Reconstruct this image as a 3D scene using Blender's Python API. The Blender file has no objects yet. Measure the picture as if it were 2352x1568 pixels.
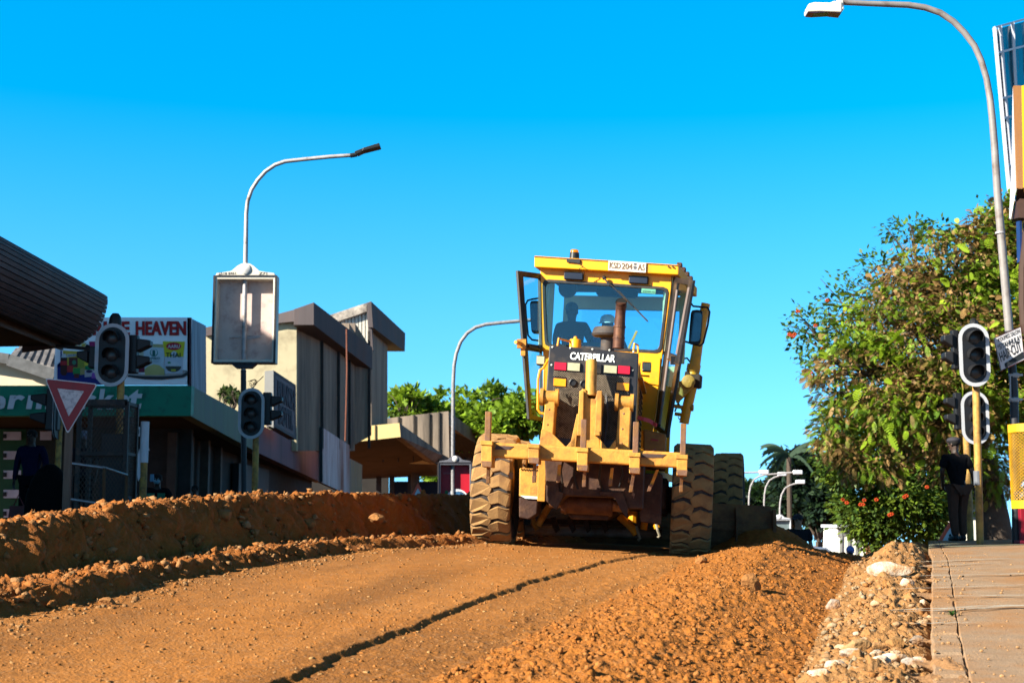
import bpy, math, random
import numpy as np
from mathutils import Matrix, Vector, noise as mnoise
R = math.radians
random.seed(7); rng = np.random.default_rng(7)
SC = bpy.context.scene; COL = SC.collection
F = 3267.0; PH = math.atan(416/F); CP, SP = math.cos(PH), math.sin(PH)
FOV_MM = F/2352*36

def ray(px, py):
    a = (px-1176)/F; b = (784-py)/F
    return Vector((a, CP-b*SP, SP+b*CP))
def W(px, py, Y):
    "point of the street at distance Y (metres) that lies on the sight line of photo point px,py"
    d = ray(px, py); return d*(Y/d.y)

# ------------------------------------------------------------------ camera, world, sun
cam = bpy.data.cameras.new('camera'); co = bpy.data.objects.new('camera', cam); COL.objects.link(co)
co.rotation_euler = (R(90)+PH, 0, 0); cam.lens = FOV_MM; cam.sensor_width = 36; cam.clip_end = 3000; cam.clip_start = .1
cam.dof.use_dof = True; cam.dof.focus_distance = 13; cam.dof.aperture_fstop = 4.0
SC.camera = co
SUN = Vector((-.765, -.45, .46)).normalized()
w = bpy.data.worlds.new('World'); SC.world = w; w.use_nodes = True
nt = w.node_tree; nt.nodes.clear()
sky = nt.nodes.new('ShaderNodeTexSky'); sky.sky_type = 'NISHITA'; sky.sun_disc = False
sky.sun_elevation = math.asin(SUN.z); sky.sun_rotation = math.atan2(SUN.x, SUN.y)
sky.air_density = 1.0; sky.dust_density = 0.25; sky.ozone_density = 2.0
hs = nt.nodes.new('ShaderNodeHueSaturation'); hs.inputs['Saturation'].default_value = 1.55; hs.inputs['Hue'].default_value = .485; hs.inputs['Value'].default_value = 1.25
bg = nt.nodes.new('ShaderNodeBackground'); bg.inputs['Strength'].default_value = .0735
wo = nt.nodes.new('ShaderNodeOutputWorld')
tcw = nt.nodes.new('ShaderNodeTexCoord'); adw = nt.nodes.new('ShaderNodeVectorMath'); adw.operation = 'ADD'; adw.inputs[1].default_value = (0, 0, .20)
nrm = nt.nodes.new('ShaderNodeVectorMath'); nrm.operation = 'NORMALIZE'; nt.links.new(tcw.outputs['Generated'], adw.inputs[0]); nt.links.new(adw.outputs[0], nrm.inputs[0]); nt.links.new(nrm.outputs[0], sky.inputs['Vector'])
sx = nt.nodes.new('ShaderNodeSeparateXYZ'); nt.links.new(tcw.outputs['Generated'], sx.inputs[0])   # the sky deepens towards the zenith
def ramp(a, b, c, d):
    n = nt.nodes.new('ShaderNodeMapRange'); n.inputs[1].default_value = a; n.inputs[2].default_value = b; n.inputs[3].default_value = c; n.inputs[4].default_value = d; nt.links.new(sx.outputs[2], n.inputs[0]); return n.outputs[0]
nt.links.new(ramp(.37, .62, 1.25, .24), hs.inputs['Value']); mn = nt.nodes.new('ShaderNodeMath'); mn.operation = 'MINIMUM'; nt.links.new(ramp(-.10, .35, 1.26, 1.56), mn.inputs[0]); nt.links.new(ramp(.36, .7, 1.57, .75), mn.inputs[1]); nt.links.new(mn.outputs[0], hs.inputs['Saturation'])
nt.links.new(sky.outputs[0], hs.inputs['Color']); nt.links.new(hs.outputs[0], bg.inputs[0]); nt.links.new(bg.outputs[0], wo.inputs[0])
sl = bpy.data.lights.new('sun', 'SUN'); sl.energy = 5; sl.angle = R(.5); sl.color = (1, .95, .80)
so = bpy.data.objects.new('sun', sl); COL.objects.link(so); so.rotation_euler = SUN.to_track_quat('Z', 'Y').to_euler()
SC.view_settings.view_transform = 'Standard'; SC.view_settings.look = 'None'; SC.view_settings.exposure = 1.94; SC.view_settings.gamma = 1
SC.render.engine = 'CYCLES'; SC.cycles.max_bounces = 5; SC.cycles.transparent_max_bounces = 24
SC.cycles.use_denoising = True

# ------------------------------------------------------------------ materials
MATS = {}; KA = .40
def mat(name, col, rough=.7, metal=0, var=.18, scale=4, bump=0, bscale=40, dirt=None, damt=.5, dscale=2.5, attr=False, spec=.25, streak=False, transl=0, emit=0):
    if name in MATS: return MATS[name]
    m = bpy.data.materials.new(name); m.use_nodes = True; t = m.node_tree; N = t.nodes; L = t.links
    p = N['Principled BSDF']; p.inputs['Roughness'].default_value = rough; p.inputs['Metallic'].default_value = metal
    p.inputs['Specular IOR Level'].default_value = spec
    tc = N.new('ShaderNodeTexCoord'); src = tc.outputs['Object']
    if streak:
        mp = N.new('ShaderNodeMapping'); mp.inputs['Scale'].default_value = (1, 1, .08); L.new(src, mp.inputs[0]); ssrc = mp.outputs[0]
    else: ssrc = src
    n1 = N.new('ShaderNodeTexNoise'); n1.inputs['Scale'].default_value = scale; n1.inputs['Detail'].default_value = 6; n1.inputs['Roughness'].default_value = .65; L.new(ssrc, n1.inputs['Vector'])
    mr = N.new('ShaderNodeMapRange'); mr.inputs[1].default_value = .25; mr.inputs[2].default_value = .75; mr.inputs[3].default_value = (1-var)*KA; mr.inputs[4].default_value = (1+var)*KA; L.new(n1.outputs['Fac'], mr.inputs[0])
    mx = N.new('ShaderNodeVectorMath'); mx.operation = 'SCALE'
    if attr:
        at = N.new('ShaderNodeAttribute'); at.attribute_name = 'Col'; L.new(at.outputs['Color'], mx.inputs[0])
    else: mx.inputs[0].default_value = col[:3]
    L.new(mr.outputs[0], mx.inputs['Scale'])
    out = mx.outputs[0]
    if dirt:
        n2 = N.new('ShaderNodeTexNoise'); n2.inputs['Scale'].default_value = dscale; n2.inputs['Detail'].default_value = 8; n2.inputs['Roughness'].default_value = .7; L.new(ssrc, n2.inputs['Vector'])
        m2 = N.new('ShaderNodeMapRange'); m2.inputs[1].default_value = .62-damt*.35; m2.inputs[2].default_value = .78-damt*.2; L.new(n2.outputs['Fac'], m2.inputs[0])
        mix = N.new('ShaderNodeMix'); mix.data_type = 'RGBA'; L.new(m2.outputs[0], mix.inputs[0]); L.new(out, mix.inputs[6]); mix.inputs[7].default_value = (*[q*KA for q in dirt], 1); out = mix.outputs[2]
    L.new(out, p.inputs['Base Color'])
    if bump:
        n3 = N.new('ShaderNodeTexNoise'); n3.inputs['Scale'].default_value = bscale; n3.inputs['Detail'].default_value = 5; L.new(src, n3.inputs['Vector'])
        b = N.new('ShaderNodeBump'); b.inputs['Strength'].default_value = 1; b.inputs['Distance'].default_value = bump; L.new(n3.outputs['Fac'], b.inputs['Height']); L.new(b.outputs[0], p.inputs['Normal'])
    if emit:
        p.inputs['Emission Color'].default_value = (*col[:3], 1); p.inputs['Emission Strength'].default_value = emit
    if transl:
        tr = N.new('ShaderNodeBsdfTranslucent'); L.new(out, tr.inputs[0]); ms = N.new('ShaderNodeMixShader'); ms.inputs[0].default_value = transl
        L.new(p.outputs[0], ms.inputs[1]); L.new(tr.outputs[0], ms.inputs[2]); L.new(ms.outputs[0], N['Material Output'].inputs[0])
    MATS[name] = m; return m
def glass(name, tint, refl=.0, rough=.03):
    if name in MATS: return MATS[name]
    m = bpy.data.materials.new(name); m.use_nodes = True; t = m.node_tree; N = t.nodes; L = t.links; N.clear()
    o = N.new('ShaderNodeOutputMaterial'); tr = N.new('ShaderNodeBsdfTransparent'); tr.inputs[0].default_value = (*tint, 1)
    g = N.new('ShaderNodeBsdfGlossy'); g.inputs['Roughness'].default_value = rough; ms = N.new('ShaderNodeMixShader')
    f = N.new('ShaderNodeFresnel'); f.inputs[0].default_value = 1.18; ad = N.new('ShaderNodeMath'); ad.inputs[1].default_value = refl*.3; L.new(f.outputs[0], ad.inputs[0])
    ms.inputs[0].default_value = .008+refl*.3; L.new(tr.outputs[0], ms.inputs[1]); L.new(g.outputs[0], ms.inputs[2]); L.new(ms.outputs[0], o.inputs[0])
    MATS[name] = m; return m

# ------------------------------------------------------------------ mesh builder
V = Vector
class MB:
    def __init__(s): s.v = []; s.f = []; s.m = []; s.mi = 0
    def use(s, i): s.mi = i; return s
    def add(s, vs, fs):
        o = len(s.v); s.v += [tuple(v) for v in vs]; s.f += [tuple(i+o for i in f) for f in fs]; s.m += [s.mi]*len(fs); return s
    def hexa(s, p):   # 8 points: bottom 4 ccw, top 4 ccw
        return s.add(p, [(3, 2, 1, 0), (4, 5, 6, 7), (0, 1, 5, 4), (1, 2, 6, 5), (2, 3, 7, 6), (3, 0, 4, 7)])
    def box(s, c, d, M=None):
        x, y, z = d[0]/2, d[1]/2, d[2]/2
        p = [V((a, b, e)) for e in (-z, z) for a, b in ((-x, -y), (x, -y), (x, y), (-x, y))]
        if M: p = [M @ q for q in p]
        return s.hexa([q+V(c) for q in p])
    def bar(s, a, b, w, h, up=(0, 0, 1)):   # rectangular bar from a to b
        a, b = V(a), V(b); d = (b-a).normalized(); u = V(up)
        if abs(d.dot(u)) > .98: u = V((0, 1, 0))
        x = d.cross(u).normalized(); y = x.cross(d).normalized(); q = []
        for e in (a, b): q += [e-x*w/2-y*h/2, e+x*w/2-y*h/2, e+x*w/2+y*h/2, e-x*w/2+y*h/2]
        return s.hexa(q)
    def prism(s, pts, e):   # polygon outline extruded by vector e
        e = V(e); n = len(pts); p = [V(q) for q in pts]
        nr = V((0, 0, 0))
        for i in range(n): nr += p[i].cross(p[(i+1) % n])
        if nr.dot(e) > 0: p = p[::-1]
        return s.add(p+[q+e for q in p], [tuple(range(n)), tuple(range(2*n-1, n-1, -1))]+[(i, i+n, (i+1) % n+n, (i+1) % n) for i in range(n)])
    def ring(s, o, i, e):   # frame between two outlines with equal counts, extruded by e
        n = len(o); e = V(e); o = [V(q) for q in o]; i = [V(q) for q in i]
        vs = o+i+[q+e for q in o]+[q+e for q in i]; fs = []
        for k in range(n):
            j = (k+1) % n
            fs += [(k, j, n+j, n+k), (2*n+k, 3*n+k, 3*n+j, 2*n+j), (k, 2*n+k, 2*n+j, j), (n+k, n+j, 3*n+j, 3*n+k)]
        return s.add(vs, fs)
    def tube(s, pts, r, n=10, cap=True, r2=None):
        pts = [V(p) for p in pts]; k = len(pts); rs = r if isinstance(r, (list, tuple)) else [r+(((r2 if r2 is not None else r)-r)*i/(k-1)) for i in range(k)]
        vs = []; fs = []; prev = None
        for i, p in enumerate(pts):
            d = (pts[min(i+1, k-1)]-pts[max(i-1, 0)]).normalized()
            if prev is None:
                u = V((0, 0, 1)) if abs(d.z) < .9 else V((0, 1, 0)); x = d.cross(u).normalized()
            else: x = (prev-d*prev.dot(d)).normalized()
            prev = x; y = d.cross(x)
            for j in range(n):
                a = 2*math.pi*j/n; vs.append(p+(x*math.cos(a)+y*math.sin(a))*rs[i])
        for i in range(k-1):
            for j in range(n): fs.append((i*n+j, i*n+(j+1) % n, (i+1)*n+(j+1) % n, (i+1)*n+j))
        if cap: fs += [tuple(range(n))[::-1], tuple(range((k-1)*n, k*n))]
        return s.add(vs, fs)
    def lathe(s, prof, c, ax=(0, 0, 1), n=16):   # prof: list of (r, h) along axis
        ax = V(ax).normalized(); c = V(c); u = V((0, 0, 1)) if abs(ax.z) < .9 else V((1, 0, 0)); x = ax.cross(u).normalized(); y = ax.cross(x)
        vs = [c+ax*h+(x*math.cos(2*math.pi*j/n)+y*math.sin(2*math.pi*j/n))*max(r, 1e-4) for r, h in prof for j in range(n)]
        k = len(prof); fs = [(i*n+j, i*n+(j+1) % n, (i+1)*n+(j+1) % n, (i+1)*n+j) for i in range(k-1) for j in range(n)]
        fs += [tuple(range(n))[::-1], tuple(range((k-1)*n, k*n))]
        return s.add(vs, fs)
    def ball(s, c, r, n=12, m=8):
        r = r if isinstance(r, (tuple, list)) else (r, r, r); c = V(c); vs = [c+V((0, 0, -r[2]))]
        for i in range(1, m):
            a = -math.pi/2+math.pi*i/m
            for j in range(n):
                b = 2*math.pi*j/n; vs.append(c+V((r[0]*math.cos(a)*math.cos(b), r[1]*math.cos(a)*math.sin(b), r[2]*math.sin(a))))
        vs.append(c+V((0, 0, r[2]))); fs = [(0, 1+(j+1) % n, 1+j) for j in range(n)]
        for i in range(m-2):
            for j in range(n): fs.append((1+i*n+j, 1+i*n+(j+1) % n, 1+(i+1)*n+(j+1) % n, 1+(i+1)*n+j))
        l = 1+(m-1)*n; fs += [(l, l-n+j, l-n+(j+1) % n) for j in range(n)]
        return s.add(vs, fs)
    def build(s, name, mats, parent=None, M=None, bevel=0, smooth=False):
        me = bpy.data.meshes.new(name)
        vs = s.v
        if parent is not None and parent.name in MW:
            inv = MW[parent.name].inverted(); vs = [inv @ V(v) for v in vs]
        me.from_pydata(vs, [], s.f); me.update()
        mats = mats if isinstance(mats, (list, tuple)) else [mats]
        for m in mats: me.materials.append(m)
        if len(mats) > 1: me.polygons.foreach_set('material_index', s.m)
        o = bpy.data.objects.new(name, me); COL.objects.link(o)
        if parent is not None:
            o.parent = parent
            if parent.name in MW: MW[o.name] = MW[parent.name]
        if bevel:
            b = o.modifiers.new('bevel', 'BEVEL'); b.width = bevel; b.segments = 2; b.limit_method = 'ANGLE'; b.angle_limit = R(40)
        if smooth:
            me.polygons.foreach_set('use_smooth', [True]*len(me.polygons))
            try: me.set_sharp_from_angle(angle=R(42))
            except Exception: pass
        return o
MW = {}
SPLIT = {'ripper_arm', 'gusset_plate', 'guard_plate', 'worn_patch', 'coupling', 'bracket_web', 'scarifier_bracket', 'hanging_strap', 'grab_handle', 'corner_post', 'linkage_bar', 'tooth_pin', 'sensor', 'roof_bracket', 'blade_tilt_arm', 'push_rod', 'hydraulic_hose', 'wall_joint', 'blade_rib', 'exhaust_clamp', 'cab_pillar', 'inner_lining', 'bolt', 'pole_strap', 'board_mark', 'louvre', 'side_rail', 'axle', 'cage_rail', 'back_pocket', 'green_panel'}
_build = MB.build
def _split(s, name, mats, parent=None, M=None, bevel=0, smooth=False):
    if name not in SPLIT: return _build(s, name, mats, parent, M, bevel, smooth)
    p = list(range(len(s.v)))
    def fd(i):
        while p[i] != i: p[i] = p[p[i]]; i = p[i]
        return i
    for f_ in s.f:
        for q in f_[1:]: p[fd(f_[0])] = fd(q)
    out = {}
    for f_, m_ in zip(s.f, s.m): out.setdefault(fd(f_[0]), []).append((f_, m_))
    r = None
    for fs in out.values():
        ids = sorted({i for f_, _ in fs for i in f_}); mp = {a: b for b, a in enumerate(ids)}; mb = MB(); mb.v = [s.v[i] for i in ids]; mb.f = [tuple(mp[i] for i in f_) for f_, _ in fs]; mb.m = [m_ for _, m_ in fs]; r = _build(mb, name, mats, parent, M, bevel, smooth)
    return r
MB.build = _split
def root(name, label, cat, loc=(0, 0, 0), M=None, group=None):
    o = bpy.data.objects.new(name, None); COL.objects.link(o); m = M or Matrix.Translation(V(loc)); o.matrix_world = m; o.empty_display_size = .2
    MW[o.name] = m.copy(); return tag(o, label, cat, group)
def tag(o, label=None, cat=None, group=None, kind=None):
    if label: o['label'] = label
    if cat: o['category'] = cat
    if group: o['group'] = group
    if kind: o['kind'] = kind
    return o
def solo(mb, name, mats, label, cat, group=None, bevel=0, smooth=False, kind=None):
    """a thing that is a single mesh; its origin is put at its base"""
    v = np.array(mb.v); c = V(((v[:, 0].min()+v[:, 0].max())/2, (v[:, 1].min()+v[:, 1].max())/2, v[:, 2].min()))
    mb.v = [tuple(V(q)-c) for q in mb.v]; o = mb.build(name, mats, None, None, bevel, smooth); o.location = c
    return tag(o, label, cat, group, kind)
def copy_tree(o, parent=None):
    c = o.copy(); COL.objects.link(c)
    if parent: c.parent = parent
    for ch in list(o.children): copy_tree(ch, c)
    return c
def text(s, p00, p10, p01, name, m, parent=None, thick=.004, bold=0., shear=0., spacing=1.):
    """lettering stretched over the parallelogram p00 (low left) p10 (low right) p01 (top left)"""
    cu = bpy.data.curves.new('t', 'FONT'); cu.body = s; cu.offset = bold; cu.shear = shear; cu.space_character = spacing; cu.resolution_u = 3
    ob = bpy.data.objects.new('t', cu); COL.objects.link(ob); dg = bpy.context.evaluated_depsgraph_get(); me = bpy.data.meshes.new_from_object(ob.evaluated_get(dg))
    bpy.data.objects.remove(ob); v = np.array([q.co[:] for q in me.vertices]); fs = [tuple(p.vertices) for p in me.polygons]; bpy.data.meshes.remove(me)
    lo = v.min(0); hi = v.max(0); p00, p10, p01 = V(p00), V(p10), V(p01); ex = p10-p00; ey = p01-p00; n = ex.cross(ey).normalized()
    pts = [p00+ex*float((q[0]-lo[0])/(hi[0]-lo[0]))+ey*float((q[1]-lo[1])/(hi[1]-lo[1])) for q in v]
    k = len(pts); mb = MB(); mb.add([p+n*thick for p in pts]+pts, fs)
    ed = {}
    for f in fs:
        for i in range(len(f)):
            a, b = f[i], f[(i+1) % len(f)]
            if (b, a) in ed: ed[(b, a)] = 0
            else: ed[(a, b)] = 1
    mb.f += [(a, a+k, b+k, b) for (a, b), c in ed.items() if c]; mb.m += [0]*(len(mb.f)-len(mb.m))
    return mb.build(name, m, parent)

# ------------------------------------------------------------------ noise in numpy
def _h(ix, iy, s):
    n = (ix.astype(np.int64)*374761393+iy.astype(np.int64)*668265263+s*1442695041) & 0x7fffffff
    n = ((n ^ (n >> 13))*1274126177) & 0x7fffffff
    return ((n ^ (n >> 16)) & 0xffff)/65535.
def vn(x, y, s=0):
    x0 = np.floor(x); y0 = np.floor(y); fx = x-x0; fy = y-y0; fx = fx*fx*(3-2*fx); fy = fy*fy*(3-2*fy)
    a = _h(x0, y0, s); b = _h(x0+1, y0, s); c = _h(x0, y0+1, s); d = _h(x0+1, y0+1, s)
    return (a+(b-a)*fx+(c-a)*fy+(a-b-c+d)*fx*fy)*2-1
def fbm(x, y, f, o=4, s=0, g=.5):
    r = 0; a = 1; t = 0
    for i in range(o):
        q = .7*i; r = r+a*vn((x*math.cos(q)-y*math.sin(q))*f+i*17, (x*math.sin(q)+y*math.cos(q))*f, s+i); t += a; a *= g; f *= 2.03
    return r/t
# ------------------------------------------------------------------ terrain: profile lines along the street
ZB = np.array([[3, -1.0], [5, -.93], [7, -.80], [9, -.70], [12, -.52], [15, -.36], [17, -.30], [19.5, -.27], [22.5, -.26], [24.5, -.40], [27, -.9], [30, -1.5], [45, -2.3], [60, -2.9], [100, -5.1], [200, -8], [900, -14]])
def zb(Y): return np.interp(Y, ZB[:, 0], ZB[:, 1])
CS = .05
def zbase(X, Y): return zb(Y)-CS*(X-.3)*np.clip(1-(Y-24)/10., 0, 1)
def ground(px, py, off=0.):
    d = ray(px, py); lo, best = 4.0, None
    for i in range(2000):
        Y = 4.0+i*.01; t = Y/d.y
        if d.z*t <= zbase(d.x*t, Y)+off: return d*t
    return d*(24/d.y)
LZ = np.array([[3, -.5], [8, -.3], [12, -.15], [20, -.12], [36, -.12], [60, -1.35], [100, -4.8], [200, -7.9], [900, -14]])
def lz(Y): return np.interp(Y, LZ[:, 0], LZ[:, 1])
def line(pts, ys):   # pts (X,Y,Z)
    a = np.array(sorted([tuple(p) for p in pts], key=lambda p: p[1])); X = np.interp(ys, a[:, 1], a[:, 0]); Z = np.interp(ys, a[:, 1], a[:, 2])
    # run on in a straight line beyond both ends
    for sel, i, j in ((ys < a[0, 1], 0, min(2, len(a)-1)), (ys > a[-1, 1], -1, -3)):
        s = (a[j, 0]-a[i, 0])/(a[j, 1]-a[i, 1]) if a[j, 1] != a[i, 1] else 0
        X = np.where(sel, a[i, 0]+s*(ys-a[i, 1]), X)
    return X, Z
gl = lambda lst, off=0.: [ground(px, py, off) for px, py in lst]
P5 = gl([(20, 1415), (205, 1382), (410, 1332), (615, 1300), (803, 1268), (950, 1258), (1062, 1250)])
P6 = gl([(650, 1562), (804, 1497), (1009, 1413), (1214, 1337), (1385, 1292), (1500, 1272)])
P8 = gl([(1000, 1560), (1250, 1440), (1500, 1335), (1640, 1268)])
P11 = gl([(1830, 1566), (1880, 1450), (1930, 1350), (1955, 1296)])
PAV = [W(2147, 1600, 6.4), W(2145, 1568, 7), W(2139, 1450, 9.3), (W(2140, 1345, 12.2)), W(2141, 1282, 16.2), W(2134, 1262, 19.2)]
s = (PAV[-1]-PAV[1])/(PAV[-1].y-PAV[1].y)
PAV += [V((PAV[-1].x+s.x*(y-19.2), y, z)) for y, z in ((22, -.34), (25, -.31), (28, -.36), (33, -1.0), (45, -2.1), (100, -5))]
CREST = [V((-4.34+.24*(y-7.6), y, z)) for y, z in ((4, -.6), (7, -.32), (9, -.11), (10.3, -.01), (12.3, .165), (14, .245), (15.3, .305), (17, .335), (19, .37), (22.4, .41), (26, .47), (28.5, .40), (31, -.1), (34, -1.3), (60, -2.9), (100, -5.2), (200, -8), (900, -14))]
def profile(ys):
    xs = []; zs = []; am = []
    def put(X, Z, a): xs.append(X); zs.append(Z); am.append(np.full_like(ys, a))
    X5, _ = line(P5, ys); X2, Z2 = line(CREST, ys); X6, _ = line(P6, ys); X8, _ = line(P8, ys); X11, _ = line(P11, ys); X13, Z13 = line(PAV, ys)
    j = ys*0
    X6 = X6+.035*fbm(ys, j, 3., 3, 5)+.022*fbm(ys, j, 14., 3, 6); X5 = X5+.07*fbm(ys, j, 2., 3, 9)
    X2 = X2+.12*fbm(ys, j, .8, 3, 11); sh = np.interp(ys, [5, 9, 17, 26, 32], [.13, .12, .08, .05, 0])
    fade = np.clip((30-ys)/6, 0, 1)
    put(ys*0-900, lz(ys), 0)
    put(X2-9, lz(ys), 0.)
    put(X2-1.5, lz(ys), .4)
    Xb = X5-.14; Zb = zbase(Xb, ys)+sh
    put(X2-.28, Z2-.02, 1.3)
    put(X2+.08, Z2-.01, 1.9)
    put(X2+.22, Zb*.45+Z2*.55, 1.6)
    put(X2+.36, Zb*.92+Z2*.08-.02, 1.5)
    put(X5-.95+.12*fbm(ys, j, .7, 3, 21), Zb-.045, 1.7)
    put(X5-.42, Zb-.005, 1.9)
    put(Xb, Zb, 1.6)
    put(X5, zbase(X5, ys), .5)
    put(X5+.35, zbase(X5+.35, ys), .13)
    c = np.interp(ys, [5, 9, 17, 18.5], [.029, .028, .023, 0])
    z6 = zbase(X6-.06, ys); put(X6-.4, zbase(X6-.4, ys)+c*.25, .12); put(X6, z6+c*.55, .3); put(X6+.03, z6-c*.5, .3)
    put(X6+.3, zbase(X6+.3, ys)-c*.1, .22)
    Xm = np.maximum(X8, X6+.45); put(Xm, zbase(Xm, ys), .6)
    mh = np.interp(ys, [4, 7, 10, 14, 17, 18.5, 22], [.07, .09, .11, .14, .19, .16, .05])*(1+.25*fbm(ys, j, .5, 2, 31)); D = X11-Xm
    put(Xm+D*.28, zbase(Xm+D*.28, ys)+mh*.62, 1.15); put(Xm+D*.52, zbase(Xm+D*.52, ys)+mh, 1.25); put(Xm+D*.78, zbase(Xm+D*.78, ys)+mh*.5, 1.1)
    put(X11, zbase(X11, ys)+.0, .8)
    D = X13-X11; Zk = Z13-.03
    hump = np.interp(ys, [9, 14, 17.5, 20, 24], [0, .06, .17, .10, 0])
    put(X11+D*.22, zbase(X11, ys)*.55+Zk*.45+.0, 1.6)
    put(X11+D*.5, zbase(X11, ys)*.2+Zk*.8+hump, 2.0)
    put(X11+D*.8, Zk-.02+hump*.7, 1.8)
    put(X13-.04, Zk-.05, .5)
    put(X13+.15, Z13-.22, 0)
    put(X13+30, Z13-.3, 0); put(X13*0+900, Z13-.3, 0)
    X = np.array(xs); Z = np.array(zs); A = np.array(am)
    far = np.clip((ys-28)/8, 0, 1)
    X[1:] = np.maximum.accumulate(X[1:]+np.arange(len(X)-1)[:, None]*1e-4, 0)
    return X, Z, A
_Y = np.concatenate([np.exp(np.linspace(math.log(3.6), math.log(30), 900)), np.exp(np.linspace(math.log(30.5), math.log(850), 90))])
_PX, _PZ, _PA = profile(_Y)
def terr(X, Y, detail=True):
    """height, noise weight and zone (0 left land,1 bank,2 road,3 mound,4 verge,5 right) for arrays X,Y"""
    X = np.asarray(X, float); Y = np.asarray(Y, float); r = np.clip(np.searchsorted(_Y, Y), 1, len(_Y)-1); t = np.clip((Y-_Y[r-1])/(_Y[r]-_Y[r-1]), 0, 1)
    K = _PX.shape[0]; z = np.zeros_like(X); a = np.zeros_like(X); k = np.zeros(X.shape, int)
    for i in range(K-1):
        x0 = _PX[i][r-1]*(1-t)+_PX[i][r]*t; x1 = _PX[i+1][r-1]*(1-t)+_PX[i+1][r]*t
        m = (X >= x0) & (X < x1); q = np.clip((X-x0)/np.maximum(x1-x0, 1e-5), 0, 1)
        z0 = _PZ[i][r-1]*(1-t)+_PZ[i][r]*t; z1 = _PZ[i+1][r-1]*(1-t)+_PZ[i+1][r]*t
        a0 = _PA[i][r-1]*(1-t)+_PA[i][r]*t; a1 = _PA[i+1][r-1]*(1-t)+_PA[i+1][r]*t
        z = np.where(m, z0+(z1-z0)*q, z); a = np.where(m, a0+(a1-a0)*q, a); k = np.where(m, i, k)
    zone = np.select([k < 2, k < 10, k < 16, k < 20, k < 25], [0, 1, 2, 3, 4], 5)
    if detail:
        n = .030*fbm(X, Y, 1.6, 3, 40)+.014*(1-np.abs(fbm(X, Y, 7, 3, 50)))-.010+.016*fbm(X, Y, 19, 3, 60)
        cl = np.clip(fbm(X, Y, 11, 2, 70)-.12, 0, 1)*.035+np.clip(fbm(X, Y, 24, 2, 75)-.15, 0, 1)*.03
        z = z+a*(n*.6+cl)
        z = z+.012*fbm(X, Y, .5, 3, 80)*(a > .1)
        cr = (k == 3) | (k == 4) | (k == 5); z = z+np.where(k < 6, a*.03*fbm(X, Y, 4.5, 3, 90), 0)
    return z, a, zone
def hit(px, py):
    d = ray(px, py); yy = np.arange(4.3, 34, .01); t = yy/d.y; i = int(np.argmax(d.z*t <= terr(d.x*t, yy, False)[0])); return d*float(t[i])
def gz(x, y): return float(terr(np.array([x]), np.array([y]))[0][0])

rows = np.concatenate([np.exp(np.linspace(math.log(4.2), math.log(27), 620)), np.exp(np.linspace(math.log(27.4), math.log(60), 70)), np.exp(np.linspace(math.log(62), math.log(850), 40))])
u = np.concatenate([np.linspace(-3.5, -.5, 14), np.linspace(-.46, .44, 1120), np.linspace(.5, 3.5, 14)])
Yg, Ug = np.meshgrid(rows, u, indexing='ij'); Xg = Ug*Yg
# tilt the steep faces open: nudge columns a little so overhangs look ragged
Zg, Ag, Kg = terr(Xg, Yg)
nr, nc = Yg.shape
Xg = Xg+np.where(Kg == 1, 1., np.where(Kg == 4, .5, 0))*np.clip(Ag, 0, 1)*(.10*fbm(Yg, Zg*1.3, 4, 3, 200)+.045*fbm(Yg, Zg*1.2, 15, 3, 210))
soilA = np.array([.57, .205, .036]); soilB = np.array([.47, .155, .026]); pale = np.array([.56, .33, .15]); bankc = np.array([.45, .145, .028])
n1 = fbm(Xg, Yg, 1.3, 4, 100)[..., None]*.5+.5; n2 = fbm(Xg, Yg, 9., 3, 110)[..., None]*.5+.5
n3 = np.clip(fbm(Xg-.24*Yg, Yg*.12, 2.2, 4, 130)[..., None]*1.6+.5, 0, 1)   # long streaks left by the blade
road = (soilA*n1+(soilA*.80+pale*.16)*(1-n1))*(.80+.32*n3)
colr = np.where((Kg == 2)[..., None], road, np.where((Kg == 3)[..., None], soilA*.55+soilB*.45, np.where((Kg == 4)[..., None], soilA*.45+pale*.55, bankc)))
speck = (fbm(Xg, Yg, 40, 2, 120) > .38)[..., None]*np.where((Kg == 2)[..., None], .16, .12); colr = colr*(1-speck)+np.array([.62, .45, .28])*speck
colr = colr*(.82+.36*n2)
soilM = mat('soil', (1, 1, 1), .96, attr=True, var=.16, scale=26, bump=.012, bscale=55, spec=.12)
def zone_mesh(name, zones):
    me = bpy.data.meshes.new(name); idx = np.arange(nr*nc).reshape(nr, nc)
    q = np.stack([idx[:-1, :-1], idx[:-1, 1:], idx[1:, 1:], idx[1:, :-1]], -1).reshape(-1, 4); kz = Kg[:-1, :-1].reshape(-1)
    q = q[np.isin(kz, zones)]; used, inv = np.unique(q, return_inverse=True); inv = inv.reshape(-1, 4)
    co_ = np.stack([Xg, Yg, Zg], -1).reshape(-1, 3)[used]
    me.vertices.add(len(used)); me.vertices.foreach_set('co', co_.astype(np.float32).ravel())
    me.loops.add(inv.size); me.loops.foreach_set('vertex_index', inv.ravel().astype(np.int32)); me.polygons.add(len(inv))
    me.polygons.foreach_set('loop_start', np.arange(0, inv.size, 4, dtype=np.int32)); me.update(calc_edges=True)
    at = me.color_attributes.new('Col', 'FLOAT_COLOR', 'POINT'); c4 = np.ones((len(used), 4), np.float32); c4[:, :3] = colr.reshape(-1, 3)[used]; at.data.foreach_set('color', c4.ravel())
    me.materials.append(soilM); me.polygons.foreach_set('use_smooth', np.ones(len(inv), bool))
    o = bpy.data.objects.new(name, me); COL.objects.link(o); o['kind'] = 'structure'; return o
zone_mesh('ground', [0, 5]); zone_mesh('earth_bank', [1]); zone_mesh('dirt_road', [2]); zone_mesh('earth_mound', [3]); zone_mesh('rubble_verge', [4])
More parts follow.
